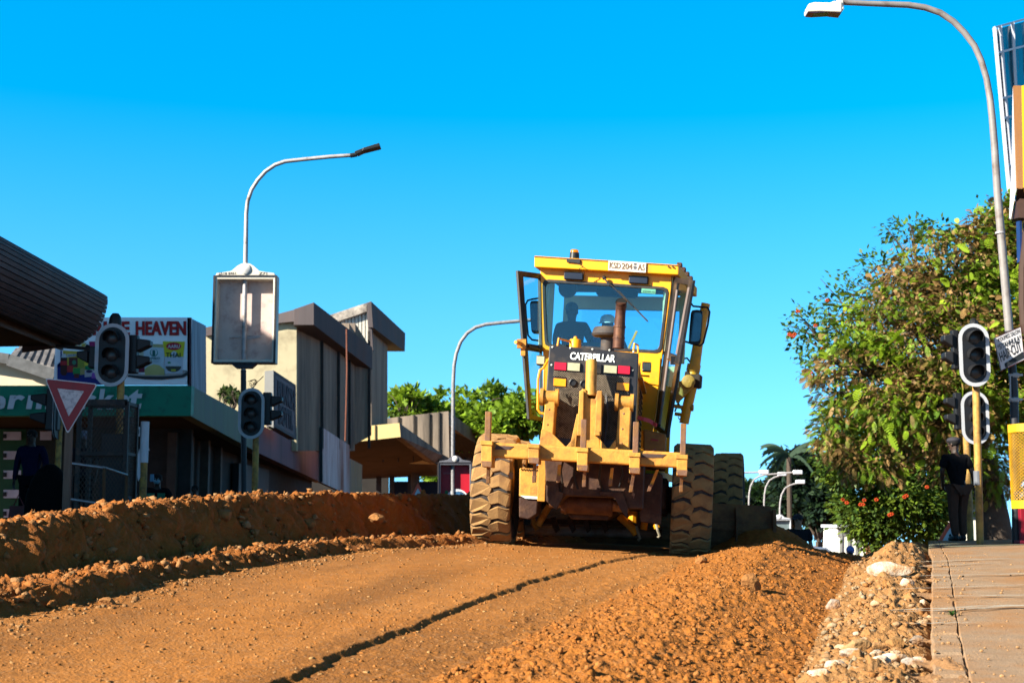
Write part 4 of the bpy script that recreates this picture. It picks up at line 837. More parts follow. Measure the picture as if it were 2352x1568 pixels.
for cx in (1272, 1310, 1345, 1385): mb.prism([g(x, y, 1.5) for x, y in ((cx-8, 1188), (cx+4, 1186), (cx+12, 1216), (cx+4, 1224), (cx-3, 1210))], gy*.12)
mb.prism([g(x, y, 1.6) for x, y in ((1240, 1190), (1440, 1196), (1440, 1206), (1240, 1202))], gy*.06); gb('scarifier_bracket', mb, BRN, bevel=.008)
mb = MB()
for cx, cy in ((1465, 1232), (1510, 1226)):
    mb.tube([g(cx-3, cy-24, 1.1), g(cx, cy-10, 1.08), g(cx+5, cy+4, 1.1), g(cx+1, cy+8, 1.12)], .018, 7)
gb('hanging_strap', mb, mat('frayed_strap', (.5, .42, .3), .9, var=.3))
# heap of soil pushed by the blade, right of the machine
def heap(cx, cy, rx, ry, h, seed, label, z0=None):
    n = 60; vs = []
    for i in range(n+1):
        for j in range(n+1):
            a = i/n*2-1; b = j/n*2-1; x = cx+a*rx; y = cy+b*ry; rr = math.hypot(a, b)*(1+.2*mnoise.noise(V((a*2, b*2, seed))))
            z = (gz(x, y) if z0 is None else z0)-.03+h*max(0, 1-rr)**.9*(1+.18*mnoise.noise(V((x*3, y*3, seed))))+.03*mnoise.noise(V((x*9, y*9, seed)))+.015*mnoise.noise(V((x*22, y*22, seed)))
            vs.append((x, y, z))
    me = MB(); me.add(vs, [(i*(n+1)+j, (i+1)*(n+1)+j, (i+1)*(n+1)+j+1, i*(n+1)+j+1) for i in range(n) for j in range(n)])
    return solo(me, 'soil_heap', mat('heap_soil', (.46, .15, .03), .96, var=.3, scale=14, bump=.012, bscale=45, spec=.1), label, 'soil heap', smooth=True)
heap(3.72, 21.7, .85, 1.3, .58, 3, 'dark heap of soil pushed up at the right end of the grader blade')
# ------------------------------------------------------------------ people
def skin(name, J, E, rad, rootj, m, parent=None, sub=1, extra=None, M=None):
    """one continuous surface grown round a skeleton of joints"""
    keys = list(J); me = bpy.data.meshes.new(name); me.from_pydata([J[k] for k in keys], [(keys.index(a), keys.index(b)) for a, b in E], []); me.update()
    o = bpy.data.objects.new(name, me); COL.objects.link(o); md = o.modifiers.new('s', 'SKIN'); md.branch_smoothing = .3
    if not me.skin_vertices: me.attributes
    sv = me.skin_vertices[0].data
    for i, k in enumerate(keys):
        r = rad[k]; sv[i].radius = (r, r) if not isinstance(r, tuple) else r; sv[i].use_root = (k == rootj)
    ss = o.modifiers.new('u', 'SUBSURF'); ss.levels = sub; ss.render_levels = sub
    dg = bpy.context.evaluated_depsgraph_get(); dg.update(); ev = bpy.data.meshes.new_from_object(o.evaluated_get(dg)); bpy.data.objects.remove(o)
    mb = MB(); mb.v = [tuple(v.co) for v in ev.vertices]; mb.f = [tuple(p.vertices) for p in ev.polygons]; mb.m = [0]*len(mb.f)
    if extra: extra(mb)
    if M: mb.v = [tuple(M @ V(v)) for v in mb.v]
    return mb.build(name, m, parent, smooth=True)
def person(label, pos, yaw, H=1.75, pose=None, shirt=(.01,)*3, pants=(.02,)*3, skin_c=(.09, .045, .028), hat=None, hatc=(.02,)*3, sleeve='short', sit=False, long=False, group=None, headturn=0, lean=(0, 0), mask=False):
    s = H/1.76; M = Matrix.Translation(V(pos)) @ Matrix.Rotation(yaw, 4, 'Z') @ Matrix.Scale(s, 4)
    rt = root('person', label, 'person', M=Matrix.Translation(V(pos)), group=group); lx, ly = lean
    J = {'pel': (0, 0, .95), 'spi': (lx*.3, ly*.3, 1.12), 'che': (lx*.7, ly*.7, 1.33), 'nec': (lx, ly, 1.475), 'hd0': (lx, ly+.02, 1.555), 'hd1': (lx, ly+.025, 1.64), 'hd2': (lx, ly+.01, 1.715)}
    rad = {'pel': (.115, .085), 'spi': (.10, .08), 'che': (.12, .085), 'nec': .055, 'hd0': (.068, .078), 'hd1': (.078, .098), 'hd2': (.055, .07)}
    E = [('pel', 'spi'), ('spi', 'che'), ('che', 'nec'), ('nec', 'hd0'), ('hd0', 'hd1'), ('hd1', 'hd2')]
    P_ = {'shL': (-.19, 0, 1.42), 'elL': (-.25, -.02, 1.14), 'wrL': (-.26, .06, .90), 'shR': (.19, 0, 1.42), 'elR': (.25, -.02, 1.14), 'wrR': (.26, .06, .90),
          'hiL': (-.095, 0, .88), 'knL': (-.11, .02, .50), 'anL': (-.12, -.02, .09), 'toL': (-.13, .14, .035), 'hiR': (.095, 0, .88), 'knR': (.11, .02, .50), 'anR': (.12, -.02, .09), 'toR': (.13, .14, .035)}
    if pose: P_.update(pose)
    for k in list(P_):
        if k[:2] in ('sh', 'el', 'wr'): a = P_[k]; P_[k] = (a[0]+lx*.9, a[1]+ly*.9, a[2])
    J.update(P_); r0 = {'sh': .050, 'el': .043, 'wr': .030, 'hi': .088, 'kn': .058, 'an': .042, 'to': .036}; rad.update({k: r0[k[:2]] for k in P_})
    for S in 'LR':
        E += [('che', 'sh'+S), ('sh'+S, 'el'+S), ('el'+S, 'wr'+S), ('pel', 'hi'+S), ('hi'+S, 'kn'+S), ('kn'+S, 'an'+S), ('an'+S, 'to'+S)]
        wv = V(J['wr'+S]); d_ = (wv-V(J['el'+S])).normalized(); sd = V((0, 1, 0)) if abs(d_.y) < .8 else V((1, 0, 0)); sd = (sd-d_*sd.dot(d_)).normalized(); inn = d_.cross(sd)*(1 if S == 'L' else -1)
        J['pa'+S] = tuple(wv+d_*.075); rad['pa'+S] = (.026, .036); E.append(('wr'+S, 'pa'+S))
        for i, (o_, ln) in enumerate(((.030, .072), (.011, .082), (-.010, .076), (-.030, .058))):
            b_ = wv+d_*.082+sd*o_; m_ = b_+d_*ln*.5+inn*.008; e_ = b_+d_*ln*.9+inn*.030
            for nm, q, rr in (('a', b_, .0095), ('b', m_, .0088), ('c', e_, .0078)): J['f%s%d%s' % (S, i, nm)] = tuple(q); rad['f%s%d%s' % (S, i, nm)] = rr
            E += [('pa'+S, 'f%s%da' % (S, i)), ('f%s%da' % (S, i), 'f%s%db' % (S, i)), ('f%s%db' % (S, i), 'f%s%dc' % (S, i))]
        b_ = wv+d_*.035+sd*.036; e_ = b_+d_*.045+sd*.024+inn*.012
        J['t%sa' % S] = tuple(b_); J['t%sb' % S] = tuple(e_); rad['t%sa' % S] = .012; rad['t%sb' % S] = .009; E += [('wr'+S, 't%sa' % S), ('t%sa' % S, 't%sb' % S)]
    SK = mat('skin_%03d' % int(skin_c[0]*999), skin_c, .5, var=.08); hc = V(J['hd1']); Rh = Matrix.Rotation(headturn, 3, 'Z')
    def face(mb):
        k = len(mb.v); mb.ball(hc+Rh @ V((0, .098, -.018)), (.016, .022, .024), 8, 6)
        for e in (-1, 1): mb.ball(hc+Rh @ V((e*.083, -.002, -.012)), (.012, .022, .032), 8, 6); mb.ball(hc+Rh @ V((e*.030, .085, .012)), (.020, .016, .012), 8, 6)
        mb.ball(hc+Rh @ V((0, .082, -.062)), (.026, .014, .012), 8, 6); mb.ball(hc+Rh @ V((0, .066, -.095)), (.034, .026, .022), 8, 6)
    body = skin('body', J, E, rad, 'pel', SK, rt, 1, face, M)
    def put(nm, f_, m): mb = MB(); f_(mb); mb.v = [tuple(M @ V(v)) for v in mb.v]; return mb.build(nm, m, rt, smooth=True)
    put('eyes', lambda mb: [mb.ball(hc+Rh @ V((e*.030, .092, .012)), (.012, .010, .007), 8, 6) for e in (-1, 1)], mat('eye_white', (.5, .48, .45), .3))
    # shirt
    ks = ['pel', 'spi', 'che', 'shL', 'elL', 'shR', 'elR', 'neb']; Js = {k: J[k] for k in ks[:-1]}; Js['neb'] = tuple(V(J['che'])*.25+V(J['nec'])*.75); Js['pel'] = (J['pel'][0], J['pel'][1], .90)
    rs = {'pel': (.185, .135), 'spi': (.172, .132), 'che': (.205, .145), 'neb': .078, 'shL': .098, 'shR': .098, 'elL': .080, 'elR': .080}; Es = [('pel', 'spi'), ('spi', 'che'), ('che', 'neb'), ('che', 'shL'), ('che', 'shR'), ('shL', 'elL'), ('shR', 'elR')]
    if sleeve == 'short':
        for S in 'LR': Js['el'+S] = tuple(V(J['sh'+S])*.22+V(J['el'+S])*.78)
    else:
        for S in 'LR': Js['wr'+S] = J['wr'+S]; rs['wr'+S] = .042; Es.append(('el'+S, 'wr'+S)); rs['el'+S] = .058
    sh = skin('shirt', Js, Es, rs, 'spi', mat('cloth_%s' % '_'.join('%02d' % int(c*99) for c in shirt), shirt, .95, var=.2, scale=6, bump=.004, bscale=10, spec=.05), rt, 1, None, M)
    kp = ['pel', 'hiL', 'knL', 'anL', 'hiR', 'knR', 'anR']; Jp = {k: J[k] for k in kp}; rp = {'pel': (.165, .128), 'hiL': .118, 'hiR': .118, 'knL': .086, 'knR': .086, 'anL': .070, 'anR': .070}
    for S in 'LR': Jp['an'+S] = (J['an'+S][0], J['an'+S][1], J['an'+S][2]-.01)
    skin('trousers', Jp, [('pel', 'hiL'), ('hiL', 'knL'), ('knL', 'anL'), ('pel', 'hiR'), ('hiR', 'knR'), ('knR', 'anR')], rp, 'pel', mat('cloth_%s' % '_'.join('%02d' % int(c*99) for c in pants), pants, .95, var=.2, scale=6, bump=.004, bscale=10, spec=.05), rt, 1, None, M)
    for S in 'LR':
        a, t = V(J['an'+S]), V(J['to'+S]); put('shoe', lambda mb: (mb.ball((a+t)/2+V((0, .01, -.012)), (.052, .145, .052), 12, 8), mb.ball(a+V((0, -.01, -.02)), (.046, .055, .065), 10, 8)), mat('shoe_dark', (.02, .017, .016), .5))
    # hair / headwear
    def cap(mb): mb.ball(hc+V((0, -.012, .052)), (.100, .118, .075), 16, 10)
    HM = mat('hat_%s' % '_'.join('%02d' % int(c*99) for c in hatc), hatc, .8, var=.15)
    hair = put('hair', lambda mb: mb.ball(hc+V((0, -.018, .030)), (.088, .104, .082), 14, 10), mat('hair_black', (.012, .010, .010), .9, bump=.006, bscale=90))
    if hat == 'cap': put('cap', lambda mb: (cap(mb), mb.hexa([hc+Rh @ V(p) for p in ((-.07, .08, .035), (.07, .08, .035), (.05, .185, .015), (-.05, .185, .015), (-.07, .08, .047), (.07, .08, .047), (.05, .185, .023), (-.05, .185, .023))])), HM)
    elif hat == 'flat': put('flat_cap', lambda mb: (mb.ball(hc+V((0, .005, .062)), (.112, .135, .058), 16, 10), mb.ball(hc+V((0, .09, .035)), (.085, .055, .018), 12, 8)), HM)
    elif hat == 'helmet': put('hard_hat', lambda mb: (mb.lathe([(.145, 0), (.14, .012), (.118, .02), (.116, .06), (.095, .105), (.05, .13), (.001, .135)], hc+V((0, .0, .025)), (0, -.1, 1), 22), mb.bar(hc+V((0, -.1, .10)), hc+V((0, .1, .12)), .03, .09)), HM)
    elif hat == 'beanie': put('beanie', lambda mb: mb.ball(hc+V((0, -.008, .040)), (.098, .114, .098), 16, 10), HM)
    if mask: put('face_mask', lambda mb: (mb.ball(hc+Rh @ V((0, .072, -.045)), (.066, .045, .05), 12, 8)), mat('mask_blue', (.28, .55, .70), .7))
    return rt, M, J, put
def stand(px, py, Y, z=None): p = W(px, py, Y); return V((p.x, Y, z if z is not None else p.z))
# man at the right from behind
p0 = V((W(2206, 1240, 24.6).x, 24.6, -.325)); zt_ = W(2200, 1003, 24.6).z
rt, M, J, put = person('man seen from behind in black shirt, brown trousers and flat cap by the signal poles', p0, R(12), H=zt_+.33, pose={'shL': (-.19, 0, 1.42), 'elL': (-.24, .03, 1.16), 'wrL': (-.16, .16, .96), 'elR': (.27, -.06, 1.15), 'wrR': (.34, .0, .91), 'knL': (-.10, .03, .5), 'anL': (-.10, -.03, .09), 'toL': (-.11, .12, .035), 'knR': (.10, .10, .50), 'anR': (.08, .05, .09), 'toR': (.09, .22, .035)}, shirt=(.012, .012, .015), pants=(.14, .07, .05), hat='flat', hatc=(.05, .045, .06), headturn=R(30), lean=(-.02, .03))
put('belt', lambda mb: mb.lathe([(.135, -.02), (.14, .0), (.135, .02)], (0, 0, .925), (0, 0, 1), 18), mat('belt', (.03, .02, .02), .5)); put('back_pocket', lambda mb: [mb.box((x, -.118, .85), (.10, .012, .11)) for x in (-.08, .08)], mat('pocket', (.08, .042, .03), .9))
# man in the road
p0 = stand(1838, 1380, 29.5); zt_ = W(1830, 1180, 29.5).z
H_ = zt_-p0.z; H_ = 1.80; p0.z = zt_-H_
person('young man in black T-shirt and black cap standing in the road beyond the soil heap', p0, R(172), H=H_, pose={'elL': (-.24, -.03, 1.15), 'wrL': (-.30, -.02, .90), 'elR': (.27, -.02, 1.15), 'wrR': (.34, .06, .92)}, shirt=(.035, .033, .04), pants=(.05, .05, .07), skin_c=(.75, .32, .18), hat='cap', hatc=(.03, .025, .04), headturn=R(-35), lean=(.0, .0))
p0 = stand(1953, 1255, 33); p0.z = W(1953, 1254, 33).z-1.72
person('person in blue beanie with only the head above the mound', p0, R(160), H=1.72, shirt=(.02, .02, .03), pants=(.03, .03, .04), skin_c=(.07, .035, .022), hat='beanie', hatc=(.35, .42, 1.1))
# left side people
p0 = V((W(70, 1100, 24).x, 24, -.13)); H_ = W(75, 985, 24).z+.13
rt, M, J, put = person('person in dark blue long sleeves with a red bag, standing in shade before the shop', p0, R(175), H=H_, pose={'elL': (-.28, .02, 1.15), 'wrL': (-.33, .22, 1.05), 'elR': (.27, -.03, 1.13), 'wrR': (.30, -.02, .86)}, shirt=(.010, .012, .05), pants=(.006, .006, .01), skin_c=(.05, .028, .02), sleeve='long')
mb = MB(); q = W(42, 1150, 23.7); mb.hexa([q+V(p) for p in ((-.16, -.08, -.55), (.20, -.08, -.55), (.20, .08, -.55), (-.16, .08, -.55), (-.12, -.05, -.08), (.16, -.05, -.08), (.16, .05, -.08), (-.12, .05, -.08))]); mb.tube([q+V((-.08, 0, -.09)), q+V((0, 0, .10)), q+V((.10, 0, -.09))], .012, 6); solo(mb, 'shopping_bag', mat('red_bag', (.22, .02, .02), .6, var=.3), 'dark red shopping bag held by the person in blue', 'bag', bevel=.015)
p0 = V((W(362, 1100, 25.6).x, 25.6, W(362, 1086, 25.6).z-1.62))
rt, M, J, put = person('seated stall keeper in face mask and green and black top raising one hand', p0, R(185), H=1.62, pose={'hiL': (-.1, .05, .88), 'knL': (-.16, .45, .86), 'anL': (-.16, .45, .45), 'toL': (-.17, .58, .40), 'hiR': (.1, .05, .88), 'knR': (.16, .45, .86), 'anR': (.16, .45, .45), 'toR': (.17, .58, .40), 'elL': (-.30, .12, 1.12), 'wrL': (-.16, .32, 1.02), 'elR': (.38, .10, 1.20), 'wrR': (.26, .16, 1.50)}, shirt=(.012, .012, .016), pants=(.02, .02, .03), skin_c=(.06, .032, .022), mask=True)
put('green_panel', lambda mb: [mb.box((x, .135, 1.27), (.14, .035, .20)) for x in (-.10, .10)], mat('green_cloth', (.02, .26, .14), .7, var=.2))
mb = MB(); q = W(349, 1097, 25.2); mb.box(q, (.07, .02, .13)); solo(mb, 'phone', mat('phone_blue', (.15, .4, .65), .4), 'small blue phone held up by the seated stall keeper', 'phone', bevel=.006)
p0 = V((W(449, 1100, 28).x, 28, W(449, 1112, 28).z-1.45)); person('dim person sitting low in the shade right of the stall keeper', p0, R(180), H=1.45, pose={'hiL': (-.1, .05, .88), 'knL': (-.16, .45, .86), 'anL': (-.16, .45, .45), 'toL': (-.17, .58, .40), 'hiR': (.1, .05, .88), 'knR': (.16, .45, .86), 'anR': (.16, .45, .45), 'toR': (.17, .58, .40)}, shirt=(.03, .02, .02), pants=(.02, .02, .02), skin_c=(.10, .05, .035))
p0 = V((W(190, 1100, 27).x, 27, -.13)); person('person in pale bucket hat standing in the dark behind the mesh cage', p0, R(170), H=W(190, 990, 27).z+.13, shirt=(.045, .035, .045), pants=(.02, .02, .02), skin_c=(.06, .032, .022), hat='beanie', hatc=(.24, .25, .34))
# cab crew (sitting and standing in the grader cab)
sit = {'hiL': (-.1, .02, .90), 'knL': (-.15, .42, .90), 'anL': (-.15, .50, .50), 'toL': (-.15, .62, .45), 'hiR': (.1, .02, .90), 'knR': (.15, .42, .90), 'anR': (.15, .50, .50), 'toR': (.15, .62, .45), 'elL': (-.27, .10, 1.18), 'wrL': (-.20, .34, 1.12), 'elR': (.27, .10, 1.18), 'wrR': (.20, .34, 1.12)}
def cabman(label, px, py, y, H, **kw):
    t = f(px, py, y); pos = V((t.x, t.y, t.z-H)); return person(label, pos, R(-15)+kw.pop('dy', 0), H=H, pose=sit, **kw)
cabman('grader crewman in black with a dark blue cap, left in the cab', 1318, 696, 2.75, 1.72, shirt=(.014, .012, .012), pants=(.02, .02, .03), skin_c=(.04, .022, .018), hat='beanie', hatc=(.015, .07, .11), lean=(-.03, -.02), sleeve='long', headturn=R(25))
cabman('grader operator in white hard hat and blue overalls, right in the cab', 1395, 727, 2.75, 1.62, shirt=(.015, .035, .16), pants=(.02, .03, .1), skin_c=(.10, .05, .03), hat='helmet', hatc=(1.3, 1.3, 1.2), sleeve='long')
# operator's seat and steering column
fm = FR.to_3x3().to_4x4(); q = P(FR, 1380, 790, 2.9); mb = MB(); mb.box(FR @ V((q.x, 2.95, q.z-.42)), (.5, .5, .12), fm); mb.box(FR @ V((q.x, 2.68, q.z-.2)), (.46, .10, .38), fm); mb.box(FR @ V((q.x, 2.95, q.z-.75)), (.25, .25, .6), fm); gb('seat', mb, BLK, cab, bevel=.03)
mb = MB(); mb.lathe([(.20, 0), (.215, .012), (.20, .024)], FR @ V((q.x, 3.30, q.z-.02)), FR.to_3x3() @ V((0, -.35, 1)), 26); mb.bar(FR @ V((q.x, 3.45, q.z-.8)), FR @ V((q.x, 3.3, q.z-.02)), .06, .06); gb('steering_wheel', mb, BLK, cab)
# ------------------------------------------------------------------ street furniture and buildings
POLEG = mat('galvanised_pole', (.75, .70, .72), .55, metal=.2, var=.2, scale=8, dirt=(.30, .22, .17), damt=.35, dscale=5)
POLED = mat('dark_leg_and_pole_shade', (.045, .045, .055), .5, var=.25, scale=8)  # dark sign-leg colour, also the shade painted onto lower lamp poles
OCH = mat('ochre_pole', (.85, .46, .10), .6, var=.18, scale=7, dirt=(.16, .09, .05), damt=.5, dscale=5)
SIGB = mat('signal_black', (.018, .018, .022), .5, var=.2); SIGW = mat('signal_border', (.80, .80, .85), .5, var=.08)
LENS = mat('unlit_lens', (.07, .07, .072), .28, var=.15, scale=30)
def capsule(c, w_, h, n=12):
    r = w_/2; pts = []
    for i in range(n+1): a = math.pi*i/n; pts.append((c[0]+r*math.cos(a), c[2]+h/2-r+r*math.sin(a)))
    for i in range(n+1): a = math.pi+math.pi*i/n; pts.append((c[0]+r*math.cos(a), c[2]-h/2+r+r*math.sin(a)))
    return pts
def signal_head(rt, c, w_=.46, h=.98, face=-1):
    """backplate, border, three lenses with visors; c = centre of plate front"""
    c = V(c); o_ = capsule(c, w_, h); i_ = capsule(c, w_-.115, h-.115); mb = MB()
    mb.prism([V((x, c.y, z)) for x, z in o_], (0, .02, 0)); bp = mb.build('backplate', SIGB, rt)
    mb = MB(); mb.ring([V((x, c.y-.006, z)) for x, z in o_], [V((x, c.y-.006, z)) for x, z in i_], (0, .005, 0)); mb.build('border', SIGW, bp)
    mb = MB(); mb.box(c+V((0, .12, 0)), (.26, .2, h-.2)); mb.build('housing', SIGB, rt, bevel=.02)
    for k in (-1, 0, 1):
        q = c+V((0, -.005, -k*h*.27)); mb = MB(); mb.lathe([(.105, 0), (.10, .012), (.07, .03), (.03, .038), (.001, .04)], q, (0, -1, 0), 20); l = mb.build('signal_lens', LENS, rt, smooth=True)
        mb = MB(); a0, a1 = R(-20), R(200); n = 14; vs = []
        for i in range(n+1):
            a = a0+(a1-a0)*i/n; ln = .20-.10*abs(i/n*2-1)**2
            for rr in (.115, .121): vs += [q+V((rr*math.cos(a), 0, rr*math.sin(a))), q+V((rr*math.cos(a), -ln, rr*math.sin(a)-.02))]
        fs = []
        for i in range(n):
            b_ = i*4; e = b_+4; fs += [(b_, b_+1, e+1, e), (b_+2, e+2, e+3, b_+3), (b_+1, b_+3, e+3, e+1)]
        mb.add(vs, fs); mb.build('visor', SIGB, l)
def side_head(rt, c, s_, n=2, dz=.26, sc=1.):
    mb = MB(); c = V(c); mb.box(c, (.20*sc, .22*sc, n*dz+.08)); hd = mb.build('side_housing', SIGB, rt, bevel=.02)
    for k in range(n):
        z = c.z+(n-1)*dz/2-k*dz; mb = MB(); x0 = c.x+s_*.10*sc; x1 = c.x+s_*.36*sc
        mb.hexa([V((x0, c.y-.11, z-.10)), V((x1, c.y-.10, z+.0)), V((x1, c.y+.10, z+.0)), V((x0, c.y+.11, z-.10)), V((x0, c.y-.12, z+.11)), V((x1, c.y-.10, z+.085)), V((x1, c.y+.10, z+.085)), V((x0, c.y+.12, z+.11))]); mb.build('visor', SIGB, hd, bevel=.02)
def pole_seg(rt, name, pts, r, m, r2=None, n=14): mb = MB(); mb.tube(pts, r, n, r2=r2); return mb.build(name, m, rt, smooth=True)
TG = 'traffic lights at the crossing'
# left traffic light
def tlight(label, px, py, Y, pole_px, pole_r, base, w_=.46, h=.98, group=TG):
    c = W(px, py, Y); b = V((W(pole_px, 1200, Y).x, Y+.16, base)); rt = root('traffic_light', label, 'traffic light', b, group=group)
    return rt, c, b
t1, c, b = tlight('black traffic light with a finial on top, in front of the green supermarket sign', 257, 815, 22, 260, .05, -.14)
pole_seg(t1, 'pole', [b, V((b.x, b.y, c.z-.3))], .057, OCH); signal_head(t1, c, .53, .99)
mb = MB(); q = c+V((0, .12, .50)); mb.lathe([(.09, -.06), (.10, .02), (.085, .12), (.05, .17), (.001, .175)], q, (0, 0, 1), 14); mb.build('finial', SIGB, t1, smooth=True)
side_head(t1, c+V((.28, .18, .03)), 1, 2, .26, .8); side_head(t1, c+V((-.33, .18, -.02)), -1, 1, sc=.7)
t2, c, b = tlight('traffic light beneath the empty sign box, in front of the purple shop fascia', 577, 949, 27, 580, .05, -.2)
pole_seg(t2, 'pole', [b, V((b.x, b.y, c.z-.3))], .062, OCH); signal_head(t2, c, .50, .97); side_head(t2, c+V((.28, .15, .10)), 1, 2, .27, .8)
mb = MB()
for k in range(7): a = k*1.1; mb.tube([c+V((0, .1, .48)), c+V((.06*math.cos(a), .1, .56+.03*math.sin(a))), c+V((.10*math.cos(a+.8), .1, .62)), c+V((.03, .1, .66))], .006, 5)
mb.tube([c+V((.02, .1, .55)), c+V((.10, .1, .62)), c+V((.2, .1, .72))], .008, 5); mb.build('loose_wires', SIGB, t2)
t3, c, b = tlight('near traffic light with ochre pole in front of the red-flowered tree', 2238, 815, 22, 2257, .06, -.33)
pole_seg(t3, 'pole', [b, V((W(2250, 890, 22).x, b.y, c.z-.3))], .058, OCH); signal_head(t3, c, .48, .99); side_head(t3, c+V((-.25, .15, .10)), -1, 2, .27, .55)
mb = MB(); mb.lathe([(.06, -.05), (.06, .03), (.03, .07), (.001, .08)], c+V((.05, .12, .52)), (0, 0, 1), 10); mb.build('finial', SIGB, t3)
mb = MB(); z = W(2250, 1095, 22).z; mb.lathe([(.060, 0), (.060, .22)], V((W(2253, 1095, 22).x, b.y, z-.12)), (0, 0, 1), 14); mb.build('grey_tape', mat('grey_tape', (.22, .23, .27), .6), t3)
t4, c, b = tlight('farther traffic light seen half behind the near ochre pole', 2240, 959, 26, 2234, .06, -.33)
pole_seg(t4, 'pole', [b, V((b.x, b.y, c.z-.3))], .062, OCH); signal_head(t4, c, .51, .98); side_head(t4, c+V((-.27, .15, .13)), -1, 2, .3, .65)
# signal turned away behind the yield sign
rt = root('traffic_light', 'dark traffic light turned sideways behind the yield sign', 'traffic light', V((W(126, 1200, 23).x, 23, -.12)), group=TG)
c = W(126, 955, 23); pole_seg(rt, 'pole', [V((c.x+.05, 23.1, -.12)), V((c.x+.05, 23.1, c.z+.2))], .05, OCH); side_head(rt, c+V((-.02, 0, .1)), -1, 2, .30)
mb = MB(); o_ = capsule((0, 0, 0), .42, .86); mb.prism([V((c.x+.04, c.y+x, c.z+.05+z)) for x, z in o_], (.02, 0, 0)); mb.build('backplate', SIGB, rt)
mb = MB(); mb.ring([V((c.x+.035, c.y+x, c.z+.05+z)) for x, z in o_], [V((c.x+.035, c.y+x*.8, c.z+.05+z*.9)) for x, z in o_], (-.006, 0, 0)); mb.build('border', SIGW, rt)

# yield sign
Y = 19.5; A, B, C_ = W(103, 868, Y), W(225, 881, Y), W(155, 997, Y)
def rtri(a, b, c, r, n=5):
    pts = []
    for p, q, s_ in ((a, c, b), (b, a, c), (c, b, a)):
        e0 = p+(q-p).normalized()*r; e1 = p+(s_-p).normalized()*r
        for i in range(n+1): t = i/n; pts.append(e0*(1-t)**2+p*2*t*(1-t)+e1*t*t)
    return pts
base = W(147, 1235, Y); base.z = -.12
rt = root('yield_sign', 'red and white triangular yield sign on a slanting wooden post', 'road sign', base)
cen = (A+B+C_)/3; mb = MB(); mb.prism(rtri(A, B, C_, .05), (0, .012, 0)); pl_ = mb.build('sign_plate', mat('sign_white', (1.1, 1.05, 1.05), .45, var=.06), rt)
k = .945; tri2 = rtri(cen+(A-cen)*k, cen+(B-cen)*k, cen+(C_-cen)*k, .045); k = .50; tri3 = rtri(cen+(A-cen)*k, cen+(B-cen)*k, cen+(C_-cen)*k, .006)
mb = MB(); mb.ring([p+V((0, -.004, 0)) for p in tri2], [p+V((0, -.004, 0)) for p in tri3], (0, .003, 0)); mb.build('red_border', mat('sign_red', (.50, .004, .01), .4, var=.12, dirt=(.25, .02, .02), damt=.3), pl_)
mb = MB(); mb.prism([p+V((0, -.003, 0)) for p in tri3], (0, .002, 0)); mb.build('white_field', mat('scuffed_white', (1.15, 1.02, 1.0), .6, var=.12, scale=6, dirt=(.30, .28, .31), damt=.42, dscale=14), pl_)
mb = MB(); mb.bar(base+V((0, .04, 0)), W(157, 975, Y)+V((0, .04, 0)), .10, .06, up=(0, 1, 0)); mb.build('post', mat('weathered_post', (.27, .17, .12), .8, var=.3, scale=10, dirt=(.36, .28, .2), damt=.5, streak=True), rt, bevel=.006)

# mesh cage round a control cabinet
Y0, Y1 = 21.2, 21.75; x0, x1 = W(181, 1000, 21.2).x, W(290, 1000, 21.2).x; zt0 = W(230, 921, 21.2).z; zb0 = -.13
rt = root('mesh_cage', 'black steel mesh cage standing round a control cabinet', 'cage', ((x0+x1)/2, (Y0+Y1)/2, zb0))
CAGE = mat('cage_steel', (.028, .022, .02), .6, var=.3, dirt=(.14, .08, .05), damt=.35, dscale=8); mb = MB()
for x in (x0, x1):
    for y in (Y0, Y1): mb.bar((x, y, zb0), (x, y, zt0), .06, .06)
mb.build('corner_post', CAGE, rt); mb = MB()
for z in (zt0-.03, zt0-.78, zb0+.15):
    for y in (Y0, Y1): mb.bar((x0, y, z), (x1, y, z), .05, .06)
    for x in (x0, x1): mb.bar((x, Y0, z), (x, Y1, z), .035, .045)
mb.bar((x0, Y0, zt0-.02), (x1, Y0, zt0-.02), .06, .09); mb.build('cage_rail', CAGE, rt)
def lattice(p0, ux, uz, lx, lz_, st, w_=.007):
    mb = MB(); n = int((lx+lz_)/st)+1
    for i in range(-n, n+1):
        for s_ in (1, -1):
            # line x = i*st + s*z*.62
            z0_, z1_ = 0., lz_; a = i*st; sl = s_*.62
            if abs(sl) > 0:
                zz = sorted(((0-a)/sl, (lx-a)/sl)); z0_ = max(z0_, zz[0]); z1_ = min(z1_, zz[1])
            if z1_-z0_ > .01: mb.bar(V(p0)+V(ux)*(a+sl*z0_)+V(uz)*z0_, V(p0)+V(ux)*(a+sl*z1_)+V(uz)*z1_, w_, .004, up=V(ux).cross(V(uz)))
    return mb
WIRE = mat('cage_wire', (.10, .065, .045), .6, var=.3)
lattice((x0, Y0, zb0+.1), (1, 0, 0), (0, 0, 1), x1-x0, zt0-zb0-.1, .055).build('mesh_panel', WIRE, rt); lattice((x1, Y0, zb0+.1), (0, 1, 0), (0, 0, 1), Y1-Y0, zt0-zb0-.1, .055).build('mesh_panel', WIRE, rt)
lattice((x0, Y1, zb0+.1), (1, 0, 0), (0, 0, 1), x1-x0, zt0-zb0-.1, .055).build('mesh_panel', WIRE, rt)
mb = MB(); mb.box(((x0+x1)/2+.12, 21.48, .6), (.36, .34, 1.45)); solo(mb, 'control_cabinet', mat('cabinet_grey', (.05, .047, .05), .6, var=.2), 'grey control cabinet inside the mesh cage', 'cabinet', bevel=.02)
